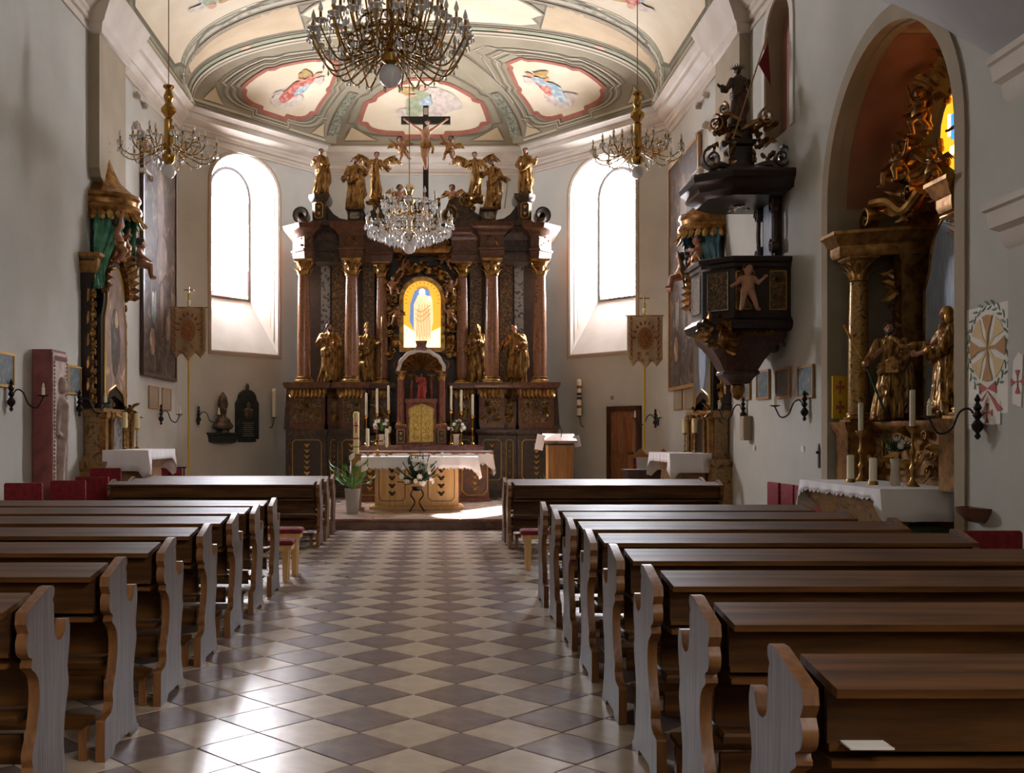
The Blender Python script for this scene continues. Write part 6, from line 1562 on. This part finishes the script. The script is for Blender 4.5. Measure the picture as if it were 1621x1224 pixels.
for s in (-1, 1):
    MB().ploft(rect(s*1.37-.19, s*1.37+.19, -.95, -.3), [(1.0, 0), (1.6, 0), (1.66, .04), (1.75, .06)]).build('column_pedestal', 'gold_dark', nr)
    column_part(nr, s*1.36, -.74, 1.75, 3.86, .13, 'gilt_marble', 'gold', 16)
    MB().ploft(rect(s*1.17-.11, s*1.17+.11, -.32, .1), [(1.75, .02), (1.85, .02), (1.9, 0), (3.7, 0), (3.78, .03), (3.86, .05)]).build('pilaster', 'gold_dark', nr)
    b = MB(); scrollwork(b, s*1.17-.1, s*1.17+.1, 2.9, 3.7, -.34, 22, .13, random.Random(43+s)); b.build('pilaster_carving', 'gold', nr)
    pl_ = [(s*1.5, -.85), (s*1.5, .2), (s*.66, .2), (s*.66, -.35), (s*1.0, -.55), (s*1.05, -.85)]
    if s > 0: pl_ = [(s*1.28, -1.0), (s*1.56, -1.0), (s*1.56, .2), (s*.98, .2), (s*.98, -.28)]
    else: pl_ = [(s*1.56, -1.0), (s*1.28, -1.0), (s*.98, -.28), (s*.98, .2), (s*1.56, .2)]
    MB().ploft(pl_, [(3.86, 0), (3.92, .02), (4.0, .02), (4.04, .06), (4.1, .08), (4.14, .12), (4.18, .12)]).build('entablature', 'gold_dark', nr)
    b = MB(); b.volute((s*1.32, -.6, 4.36), .20, .16, 1.5, rot=-pi/2, flip=s); b.tube(bez([(s*1.30, -.6, 4.55), (s*1.05, -.5, 4.52), (s*.85, -.4, 4.36), (s*.62, -.3, 4.55)], 5), .06, 7); b.build('scroll', 'gold', nr)
    b = MB(); b.ploft(rect(s*1.08-.12, s*1.08+.12, -.25, .1), [(4.18, 0), (4.9, -.02), (4.95, .05), (5.0, .06)]); b.build('upper_pilaster', 'gold_dark', nr)
    b = MB(); scrollwork(b, s*1.0-.2, s*1.0+.2, 4.3, 5.2, -.25, 26, .18, random.Random(47+s), .12); b.build('upper_carving', 'gold', nr)
# arched frame and blue painting
def np(k): return [(-.94-k, 1.80-k), (.94+k, 1.80-k), (.94+k, 3.4), (.86+k, 3.52), (.80+k, 3.65)]+[((.80+k)*cos(t), 3.68+(.62+k)*sin(t)) for t in [pi*i/14 for i in range(1, 14)]]+[(-.80-k, 3.65), (-.86-k, 3.52), (-.94-k, 3.4)]
MB().prism(np(.12), .10, (0, .04, 0)).build('picture_frame', 'dark_wood', nr, smooth=False)
MB().prism(np(.0), .02, (0, -.055, 0)).build('painting', 'painting_blue_sheen', nr, smooth=False)
b = MB(); P = [(p[0], -.075, p[1]) for p in np(.02)]; b.tube(P+[P[0]], .022, 6); b.build('gilt_fillet', 'gold_dark', nr)
MB().prism([(-1.0, 4.34), (1.0, 4.34), (.95, 4.42)]+[(.9*cos(t), 4.42+.25*sin(t)) for t in (.4, .8, 1.2, 1.57, 1.94, 2.34, 2.74)]+[(-.95, 4.42)], .2, (0, .05, 0)).build('arched_cornice', 'gold_dark', nr, ang=30)
# amber glory window above
gl = MB().prism([(.68*cos(2*pi*i/24), 5.22+.56*sin(2*pi*i/24)) for i in range(24)], .02, (0, .0, 0)).build('amber_window', 'amber_glass', nr, smooth=False)
for i, (x, z, w, h, m_) in enumerate(((-.44, 5.3, .05, .26, 'amber_pale'), (-.36, 5.26, .05, .3, 'blue_glass'), (-.28, 5.3, .05, .26, 'amber_pale'), (-.36, 4.98, .10, .10, 'amber_pale'), (-.26, 5.04, .08, .08, 'blue_glass'))):
    MB().box2((x-w/2, -.04, z-h/2), (x+w/2, -.02, z+h/2)).build('coloured_pane', m_, gl, smooth=False)
b = MB(); rn = random.Random(51)
for i in range(90):
    a = rn.uniform(0, 6.28); r = rn.uniform(.70, 1.0); b.leaf((r*cos(a), -.1-rn.uniform(0, .1), 5.22+.82*r*sin(a)), (cos(a), -.3, sin(a)), (0, -1, 0), .26, .12, rn.uniform(.3, 1), 5)
for i in range(28): a = rn.uniform(0, 6.28); b.ball((.64*cos(a), -.05, 5.22+.52*sin(a)), .05, 7, 4)
b.build('glory_carving', 'gold_dark', nr)
Mn = Matrix.Translation((NX, NY, 0))@Matrix.Rotation(R(-90), 4, 'Z')
for x, y, z, po, t, hh in ((-.86, -.45, 4.62, 'sit', 'left of the amber window', .62), (-.5, -.35, 5.2, 'reach', 'high up beside the amber window', .6), (.86, -.45, 4.62, 'stand', 'right of the amber window', .6), (-.3, -.3, 4.5, 'fly', 'above the blue painting', .5)):
    putto('dark gilt cherub in the chapel niche %s' % t, hh, tuple(Mn@V((x, y, z))), po, R(-90)+.3, group='cherubs in the chapel niche', wings='gold_dark', sash='gold', skin='gold_dark')
p = Mn@V((-.82, -.58, 1.77)); 
def key(o, H):
    MB().tube([(-.22*H, -.16*H, .62*H), (-.42*H, -.10*H, .98*H)], .014*H, 6).build('staff', 'gold', o); MB().tube([(-.2*H, -.16*H, .6*H), (.0*H, -.2*H, .1*H)], .012*H, 6).build('staff', 'leaf_dark', o)
    MB().box((.07*H, -.17*H, .52*H), (.12*H, .03*H, .10*H)).build('book', 'gold', o, smooth=False)
figure('saint_statue', 'large gilt bearded saint with book and staff on the far side of the chapel niche', 1.22, tuple(p), R(-90)+.9, ((-.20, -.05, .62), (-.2, -.16, .56)), ((.19, -.04, .64), (.10, -.16, .54)), lean=.03, seed=31, hd=(.1, .1, .1), extra=key, voxel=.0085, folds_n=22, width=1.05)
p = Mn@V((1.0, -.76, 1.77))
figure('saint_statue', 'gilt turbaned saint in profile at the right edge of the chapel niche', 1.18, tuple(p), R(-90)-.2, ((-.20, -.10, .66), (-.20, -.30, .66)), ((.18, -.08, .62), (.05, -.24, .58)), lean=-.03, seed=33, hair='veil', hairmat='gold', extra=None, voxel=.009, folds_n=22)
# altar table of the niche with lace cloth, candles, flowers
t = thing('niche_table', 'wooden altar table with marbled front in the chapel niche', 'altar', tuple(Mn@V((0, -.9, 0))), R(-90))
b = MB(); b.ploft(rect(-.85, .85, -.42, .2), [(0, .1), (.06, .1), (.1, .04), (.4, 0), (.62, .06), (.80, .16)]); b.build('base', 'side_marble', t)
MB().ploft(rect(-1.08, 1.08, -.58, .2), [(.80, 0), (.86, .03), (.90, .04), (1.0, .04)]).build('mensa', 'mensa_wood', t)
p = Mn@V((0, -1.10, 1.01)); cloth('altar_cloth', 'white cloth with zigzag lace edge on the chapel niche altar', 2.36, .92, 1.015, (p.x, p.y), R(-90), .10, .34, .0, lace='linen_lace', seed=12, drop_c=.12)
MB().box2((.90, -.48, 0), (1.10, .1, .62)).build('green_marble_side', 'green_marble', t, smooth=False)
for x, y, h, t_ in ((-.35, -1.25, .32, 'left one of the pair'), (.28, -1.25, .30, 'right one of the pair')):
    p = Mn@V((x, y, 1.02)); o = thing('pillar_candle', 'white pillar candle with gold foot on the niche altar cloth, '+t_, 'candle', tuple(p), 0, 'pillar candles on the niche altar')
    MB().lathe([(.055, 0), (.055, .03), (.045, .045)], 14).build('foot', 'gold', o); MB().lathe([(.042, .04), (.042, h), (.02, h+.008), (.002, h+.005)], 14).build('candle', 'candle', o)
for x, h, ch, t_ in ((-.66, .62, .34, 'far'), (.70, .66, .40, 'near')):
    p = Mn@V((x, -1.0, 1.02)); candlestick('tall_candlestick', 'tall candle in gilt stick at the %s end of the niche altar' % t_, p.x, p.y, p.z, h, ch, .03, 'gold', 'tall candles on the niche altar')
p = Mn@V((.46, -1.08, 1.02)); o = thing('flower_vase', 'glass vase with dark leaves and a pale rose on the niche altar', 'vase', tuple(p))
MB().lathe([(.05, 0), (.06, .05), (.045, .2), (.06, .3), (.05, .3), (.04, .02)], 12).build('vase', 'glass_cup', o); bouquet(o, (0, 0, .42), .12, 4, 8, leafn=26, leafL=.24, size=.05)
# ------------------------------------------------------------------ wall sconces
def sconce(loc, rz, label, arms=1, lit=False):
    o = thing('wall_sconce', label, 'sconce', loc, rz, 'wrought iron candle sconces')
    def plate(): return MB().lathe([(.01, -.20), (.03, -.17), (.015, -.14), (.05, -.10), (.055, -.06), (.02, -.01), (.045, .03), (.02, .07), (.04, .10), (.015, .15), (.03, .18), (.005, .23)], 12, (0, -.06, 0)).mesh('wall_mount', 'iron')
    link('wall_mount', mcache('sp', plate), o)
    for s in ((1,) if arms == 1 else (-1, 1)):
        def arm(): return MB().tube(bez([(0, -.06, -.02), (.07, -.10, .09), (.14, -.16, .06), (.18, -.22, -.10), (.27, -.30, -.14), (.33, -.36, .0)], 6), .011, 6).lathe([(.01, 0), (.07, .02), (.075, .03), (.02, .025)], 12, (.33, -.36, .0)).mesh('arm', 'iron')
        a = link('arm', mcache('sa', arm), o); a.scale = (s, 1, 1)
        def cn(): return MB().lathe([(.022, .02), (.022, .13), (.012, .14), (.018, .16), (.002, .20)], 10, (.33, -.36, 0)).mesh('candle', 'candle')
        link('candle', mcache('sc', cn), a)
    return o
sconce((XL, 13.75, 2.10), R(90), 'black iron candle sconce below the picture at the left edge')
sconce((XL, 16.4, 2.08), R(90), 'black iron candle sconce right of the stone relief')
def on_apse(side, x):
    o, u, out = LW if side < 0 else RW; k = (x-687)/FPX; t = (k*o.y-o.x)/(u.x-k*u.y); return o+u*t, (R(50.4) if side < 0 else R(-50.4)), out
sconce((XL, 21.3, 2.0), R(90), 'black iron candle sconce under the two left tablets')
p, rz, _ = on_apse(-1, 312); sconce((p.x, p.y, 2.02), rz, 'black iron candle sconce beside the bishop bust')
p, rz, _ = on_apse(1, 1040); sconce((p.x, p.y, 1.95), rz, 'double iron candle sconce right of the brown door', 2)
sconce((XR, 17.2, 2.0), R(-90), 'black iron candle sconce beside the right side altar', 1).scale = (-1, 1, 1)
sconce((XR, 14.35, 1.98), R(-90), 'black iron candle sconce under the nearest small picture').scale = (-1, 1, 1)
sconce((XR, 9.78, 1.74), R(-90), 'black iron candle sconce under the cross drawings').scale = (-1, 1, 1)
# ------------------------------------------------------------------ banners
def banner(x, d, label, m, side):
    k = d/FPX; X = (x-687)*k; Z = lambda y: EYE+(690-y)*k
    o = thing('church_banner', label, 'banner', (X, d, 0)); yt = 487 if side < 0 else 500; yb = 572 if side < 0 else 585; w = 28*k
    MB().tube([(0, 0, PLAT+.25), (0, 0, Z(yt-22))], .022, 8).build('pole', 'yellow_paint', o)
    MB().lathe([(.02, Z(yt-12)), (.045, Z(yt-9)), (.02, Z(yt-3))], 10).build('ferrule', 'candle', o)
    b = MB(); b.box2((-.012, -.012, Z(yt-24)), (.012, .012, Z(yt-48+16))); b.box2((-.11, -.01, Z(yt-24)-.02+.06), (.11, .01, Z(yt-24)+.06)); b.build('top_cross', 'brass', o, smooth=False)
    MB().tube([(-w-.03, -.03, Z(yt)), (w+.03, -.03, Z(yt))], .014, 6).build('crossbar', 'oak', o)
    nx, nz = 24, 12; vs_ = []
    for i in range(nx+1):
        t = i/nx; sc = 3*t % 1; low = Z(yb)+(.30*k*68-.0)*0+.16*abs(2*sc-1) if True else 0
        low = Z(yb)+(.15*abs(2*sc-1) if abs(t-.5) < .17 else .06+.15*abs(2*sc-1))
        for j in range(nz+1): z = Z(yt)+(low-Z(yt))*j/nz; vs_.append((-w+2*w*t, -.04-.012*sin(t*14)-.01*sin(j*.7), z))
    b = MB(); b.add(vs_, [(i*(nz+1)+j, i*(nz+1)+j+1, (i+1)*(nz+1)+j+1, (i+1)*(nz+1)+j) for i in range(nx) for j in range(nz)]); c = b.build('cloth', m, o, ang=60); c.modifiers.new('thick', 'SOLIDIFY').thickness = .01
    zc = (Z(yt)+Z(yb))/2+.08; y0 = -.062
    MB().prism([(.16*cos(2*pi*i/20), zc+.24*sin(2*pi*i/20)) for i in range(20)], .008, (0, y0, 0)).build('medallion', 'embroidery_gold', c, smooth=False)
    MB().prism([(.11*cos(2*pi*i/20), zc+.18*sin(2*pi*i/20)) for i in range(20)], .006, (0, y0-.008, 0)).build('medallion_field', 'embroidery_red', c, smooth=False)
    b = MB(); rn = random.Random(x)
    for s in (-1, 1):
        for i in range(7): z = zc-.42+i*.13; b.volute((s*w*.78, y0, z), .05, .012, 1.2, rot=rn.uniform(0, 6), flip=s); b.leaf((s*w*.72, y0, z+.04), (s*.5, 0, 1), (0, -1, 0), .08, .04, .3, 4)
    for i in range(9): a = pi*i/8; b.leaf((.19*cos(a), y0, zc+.02+.28*sin(a)), (cos(a), 0, sin(a)), (0, -1, 0), .09, .06, .3, 4)
    for i in range(9): b.volute((rn.uniform(-.2, .2), y0, zc-rn.uniform(.3, .48)), .045, .012, 1.2, rot=rn.uniform(0, 6))
    b.build('embroidery', 'embroidery_red', c)
    MB().lathe([(.16, PLAT), (.16, PLAT+.03), (.04, PLAT+.08), (.035, PLAT+.35)], 14).build('stand', 'iron', o)
banner(299, 21.9, 'tan embroidered church banner with dark medallion on a yellow pole, left', 'banner_tan', -1)
banner(1020, 22.0, 'cream embroidered church banner with rosette crest on a yellow pole, right', 'banner_cream', 1)
# ------------------------------------------------------------------ left wall: stone relief, bust, memorial tablet, apostle candles
sl = thing('stone_relief', 'tall red stone slab carved with a standing figure in pale relief', 'relief', (XL+.02, 15.0, 0), R(90))
# local x runs along the wall away from the viewer
MB().box2((-.42, -.27, .0), (.14, -.0, 2.80)).build('slab', 'red_stone', sl, smooth=False)
MB().box2((-.41, -.29, .05), (.14, -.265, 2.76)).build('relief_ground', 'plaster_relief', sl, smooth=False)
b = MB(); b.cap((.0, -.36, 1.55), .14, (.0, -.36, 2.1), .16); b.ball((.02, -.40, 2.42), (.10, .08, .14)); b.cap((-.08, -.37, 1.5), .11, (-.14, -.37, .5), .08); b.cap((.08, -.37, 1.5), .11, (.16, -.37, .55), .08)
b.cap((-.16, -.37, 2.1), .06, (-.26, -.38, 1.7), .05); b.cap((-.26, -.38, 1.7), .05, (.05, -.42, 1.6), .045); b.cap((.16, -.37, 2.1), .06, (.28, -.38, 1.75), .05); b.cap((.28, -.38, 1.75), .05, (.2, -.42, 1.3), .045); b.tube([(.3, -.39, .4), (.22, -.40, 2.6)], .02, 6)
for i in range(8): b.tube([(-.2+.05*i, -.40, .35), (-.12+.035*i, -.42, 1.5)], .022, 5)
b.v = [(p_[0]*.62-.13, p_[1]+.09, p_[2]*.95) for p_ in b.v]
fg = remeshed(b, .02, 1).build('relief_figure', 'plaster_relief', sl, ang=60)
b = MB(); rn = random.Random(6)
for i in range(46):
    z = .15+i*.06; 
    for x in (-.37, .11): b.box((x, -.295, z*.94), (.022, .012, .035))
for i in range(13): b.box((-.34+.036*i, -.295, 2.68), (.018, .012, .07))
b.build('inscription_lines', 'red_stone', sl, smooth=False)
p, rz, out = on_apse(-1, 345)
bu = thing('bishop_bust', 'bronze bust of a mitred bishop on a black wall console', 'bust', (p.x, p.y, 0), rz)
z0 = EYE+(690-685)*24/FPX
MB().ploft(rect(-.30, .30, -.34, 0), [(z0-.26, -.1), (z0-.22, -.02), (z0-.06, 0), (z0-.04, .03), (z0, .03)]).build('console', 'black_stone', bu)
b = MB(); b.lathe([(.16, z0), (.13, z0+.06), (.10, z0+.08)], 14, (0, -.18, 0)); b.build('socle', 'black_stone', bu)
b = MB(); b.ball((0, -.18, z0+.15), (.30, .16, .12)); b.ball((0, -.18, z0+.24), (.21, .13, .13)); b.cap((0, -.18, z0+.25), .08, (0, -.2, z0+.42), .06); head(b, (0, -.2, z0+.50), .105); remeshed(b, .015, 1).build('bust', 'bronze', bu, ang=60)
MB().lathe([(.11, z0+.55), (.135, z0+.66), (.10, z0+.82), (.015, z0+.93)], 14, (0, -.18, 0), sy=.7).build('mitre', 'bronze', bu)
p, rz, out = on_apse(-1, 389)
tb = thing('memorial_tablet', 'black stone wall tablet with rounded top and pale carved figure', 'tablet', (p.x, p.y, 0), rz); z0 = EYE+(690-700)*24.6/FPX
tp_ = [(-.24, 0), (.24, 0), (.24, .07), (.33, .07), (.33, .92), (.28, .98), (.26, 1.02)]+[(.26*cos(t), 1.02+.22*sin(t)) for t in (.4, .8, 1.2, 1.57, 1.94, 2.34, 2.74)]+[(-.26, 1.02), (-.28, .98), (-.33, .92), (-.33, .07), (-.24, .07)]
MB().prism([(x, z+z0) for x, z in tp_], .09, (0, 0, 0)).build('slab', 'black_stone', tb, smooth=False)
b = MB(); b.ball((0, -.1, z0+.86), (.06, .04, .08)); b.ball((0, -.1, z0+.68), (.13, .04, .14)); b.cap((-.1, -.1, z0+.75), .04, (-.02, -.12, z0+.62), .03); b.cap((.1, -.1, z0+.75), .04, (.02, -.12, z0+.62), .03); remeshed(b, .015, 1).build('carved_figure', 'bronze', tb, ang=60)
MB().ball((0, -.06, z0+1.30), (.05, .04, .09)).build('finial', 'bronze', tb)
b = MB()
for i in range(7): b.box((0, -.092, z0+.15+i*.05), (.34-.04*(i % 3), .006, .012))
b.build('inscription_lines', 'plaster_taupe', tb, smooth=False)
for side, x, yb, yt, t, rr in ((-1, 427, 662, 617, 'left', .05), (1, 924, 660, 603, 'right', .055)):
    p, rz, out = on_apse(side, x); o = thing('wall_candle', 'thick decorated candle on a wall bracket, %s of the high altar' % t, 'candle', (p.x, p.y, 0), rz); k = 25.4/FPX; za, zb_ = EYE+(690-yb)*k, EYE+(690-yt)*k
    MB().tube(bez([(0, 0, za-.25), (0, -.1, za-.2), (0, -.16, za)], 4), .014, 6).lathe([(.02, za-.02), (.07, za), (.07, za+.015)], 12, (0, -.16, 0)).build('bracket', 'brass_dark', o)
    MB().lathe([(rr, za), (rr, zb_-.02), (rr*.6, zb_), (.003, zb_)], 14, (0, -.16, 0)).build('candle', 'candle', o)
    if side > 0:
        for q_, m_ in ((.22, 'embroidery_red'), (.45, 'bronze'), (.56, 'bronze'), (.75, 'embroidery_red')): MB().lathe([(rr*1.03, za+(zb_-za)*q_), (rr*1.03, za+(zb_-za)*(q_+.08))], 14, (0, -.16, 0)).build('painted_band', m_, o)
# ------------------------------------------------------------------ door in the right apse wall
pA, rz, out = on_apse(1, 1016); pB, _, _ = on_apse(1, 963); w = (pA-pB).length; mid = (pA+pB)/2; zt = 2.26
dr = bpy.data.objects.new('door_1', None); COL.objects.link(dr); dr.location = (mid.x, mid.y, PLAT); dr.rotation_euler = (0, 0, rz); struct(dr, 'brown wooden panelled sacristy door'); H = zt-PLAT
b = MB(); b.box2((-w/2, -.07, 0), (-w/2+.11, 0, H)); b.box2((w/2-.11, -.07, 0), (w/2, 0, H)); b.box2((-w/2, -.07, H-.11), (w/2, 0, H)); b.build('door_frame', 'brown_wood', dr, smooth=False)
lf = MB().box2((-w/2+.11, -.04, .0), (w/2-.11, 0, H-.11)).build('door_leaf', 'door_wood', dr, smooth=False)
iw = w/2-.11
for s in (-1, 1):
    for z0, z1 in ((.12, .85), (1.0, H-.24)):
        MB().ploft([(s*iw*.5-iw*.36, z0), (s*iw*.5+iw*.36, z0), (s*iw*.5+iw*.36, z1), (s*iw*.5-iw*.36, z1)], [(0, .02), (.012, 0), (.014, -.03), (.024, -.05)], m=Matrix.Translation((0, -.04, 0))@Matrix.Rotation(pi/2, 4, 'X')).build('door_panel', 'door_wood', lf, smooth=False)
MB().tube([(iw-.08, -.04, 1.0), (iw-.08, -.09, 1.0), (iw-.18, -.09, 1.0)], .012, 6).build('door_handle', 'brass_dark', lf)
p, rz, _ = on_apse(1, 969); 
o = tag(MB().box2((-.04, -.03, 0), (.04, 0, .09)).box2((-.015, -.04, .02), (.015, -.03, .07)).build('light_switch', 'plaster_taupe', smooth=False), 'small grey switch box above the brown door', 'switch'); o.location = (p.x, p.y, 2.42); o.rotation_euler = (0, 0, rz)
# ------------------------------------------------------------------ right wall odds and ends
def wall_r(d, z): return (XR, d, z)
yc = thing('yellow_cross_panel', 'bright yellow panel with two red crosses in the niche jamb', 'panel', (XR+.115, n1-.012, 2.08))
MB().box2((-.10, -.06, -.28), (.10, 0, .28)).build('board', 'yellow_paint', yc, smooth=False)
for z in (-.13, .13):
    b = MB(); 
    for a in range(4): t = a*pi/2; b.prism([(0.01*cos(t+1.57), z+.01*sin(t+1.57)), (.055*cos(t)+.022*cos(t+1.57), z+.085*sin(t)+.03*sin(t+1.57)), (.055*cos(t)-.022*cos(t+1.57), z+.085*sin(t)-.03*sin(t+1.57)), (-.01*cos(t+1.57), z-.01*sin(t+1.57))], .006, (0, -.06, 0))
    b.build('red_cross', 'drawing_red', yc, smooth=False)
lk = thing('key_plate', 'dark iron lock plate on the wall edge beside the niche', 'lock', wall_r(13.95, 1.30), R(-90)); b = MB(); b.prism([(-.03, -.16), (.03, -.16), (.035, .1), (0, .17), (-.035, .1)], .012); b.build('plate', 'iron', lk, smooth=False); MB().ball((0, -.03, .05), .022, 8, 5).build('knob', 'iron', lk)
for d, z, t in ((16.75, 1.38, 'farther'), (14.55, 1.39, 'nearer')):
    o = thing('wall_socket', 'small white wall socket below the pictures, %s one' % t, 'socket', wall_r(d, z), R(-90)); MB().box2((-.05, -.02, -.04), (.05, 0, .04)).build('plate', 'switch_white', o, smooth=False); MB().lathe([(.025, 0), (.025, .012)], 10, m=Matrix.Rotation(pi/2, 4, 'X'), c=(0, -.01, 0)).build('insert', 'switch_white', o)
for x_, d, z, t in ((XL, 16.9, 1.88, 'left'), (XR, 17.0, 1.70, 'right')):
    s = 1 if x_ < 0 else -1; o = thing('speaker_box', 'plain taupe wall loudspeaker near the %s side altar' % t, 'speaker', (x_, d, z), R(90)*s); MB().ploft(rect(-.11, .11, -.14, 0), [(-.20, -.01), (-.19, 0), (.19, 0), (.20, -.01)]).build('box', 'plaster_taupe', o); MB().box2((-.08, -.146, -.16), (.08, -.138, .16)).build('grille', 'line_tan', o, smooth=False)
# drawings of crosses pinned to the wall
pd = thing('cross_drawing', 'pinned paper with an orange flared cross in a green wreath and red ribbon', 'drawing', wall_r(9.70, 2.30), R(-90))
MB().box2((-.42, -.006, -.52), (.42, 0, .50)).build('paper', 'paper', pd, smooth=False)
def flared(o, cx_, cz, r, m, y=-.008, wide=.3, th=.004, nm='cross', ph=0):
    for a in range(4):
        t = a*pi/2+ph; c, s = cos(t), sin(t); n = lambda u_, v_: (cx_+u_*c-v_*s, cz+u_*s+v_*c)
        MB().prism([n(.0, -.03*r), n(r*.5, -.07*r), n(r, -wide*r), n(r*1.05, 0), n(r, wide*r), n(r*.5, .07*r), n(0, .03*r)], th, (0, y, 0)).build(nm+'_arm', m, o, smooth=False)
flared(pd, 0, .10, .30, 'drawing_yellow', -.007, .35, nm='ray', ph=pi/4); flared(pd, 0, .10, .30, 'drawing_orange', -.012)
b = MB()
for i in range(40):
    a = -1.2+i/39*(2*pi-.75)+.0; a = pi*1.62+ (i/39)*(-2*pi+.8) if False else -pi/2+.45+(2*pi-.9)*i/39; x, z = .36*cos(a), .10+.40*sin(a); b.leaf((x, -.008, z), (-sin(a)*.8+cos(a)*.5*(1 if i % 2 else -1), 0, cos(a)*.8+sin(a)*.5*(1 if i % 2 else -1)), (0, -1, 0), .085, .035, .15, 4)
b.build('wreath_foliage', 'drawing_green', pd)
b = MB()
for s in (-1, 1): b.prism([(0, -.28), (s*.14, -.22), (s*.16, -.33)], .006*s, (0, -.008, 0)); b.prism([(0, -.30), (s*.26, -.48), (s*.18, -.50)], .006*s, (0, -.008, 0))
b.build('ribbon', 'drawing_red', pd, smooth=False)
MB().box2((-.20, -.010, -.62), (.22, -.004, -.40)).build('small_sheet', 'paper', pd, smooth=False); flared(pd, .0, -.51, .09, 'drawing_red', -.012, .35, nm='small_cross')
pd2 = thing('cross_drawing', 'pinned paper with a single red cross at the right edge', 'drawing', (5.06, 8.92, 2.08), R(-90)); MB().prism([(-.16, -.36), (.06, -.42), (.10, .30), (.0, .36), (-.14, .24)], .008).build('paper', 'paper', pd2, smooth=False); flared(pd2, -.02, -.06, .16, 'drawing_red', -.01, .35); pd2.scale = (.62, 1, .62)
nt = thing('paper_notice', 'small printed paper notice beside the near iron sconce', 'notice', wall_r(10.0, 1.78), R(-90)); MB().box2((-.11, -.004, -.14), (.11, 0, .14)).build('paper', 'paper', nt, smooth=False)
b = MB()
for i in range(8): b.box((0, -.006, .10-.028*i), (.17-.03*(i % 3), .003, .006))
b.build('text_lines', 'screen_grey', nt, smooth=False)
bw = thing('holy_water_bowl', 'brown wooden half-round bowl fixed to the wall at the right', 'bowl', wall_r(9.85, .84), R(-90))
MB().lathe([(.02, -.10), (.12, -.08), (.20, 0), (.215, .05), (.20, .05), (.16, .0), (.02, -.05)], 20, ang=pi, a0=pi).build('bowl', 'bowl_wood', bw)
MB().prism([(-.215, .05), (.215, .05), (.2, 0), (.1, -.09), (-.1, -.09), (-.2, 0)], .012).build('back_plate', 'bowl_wood', bw, smooth=False)
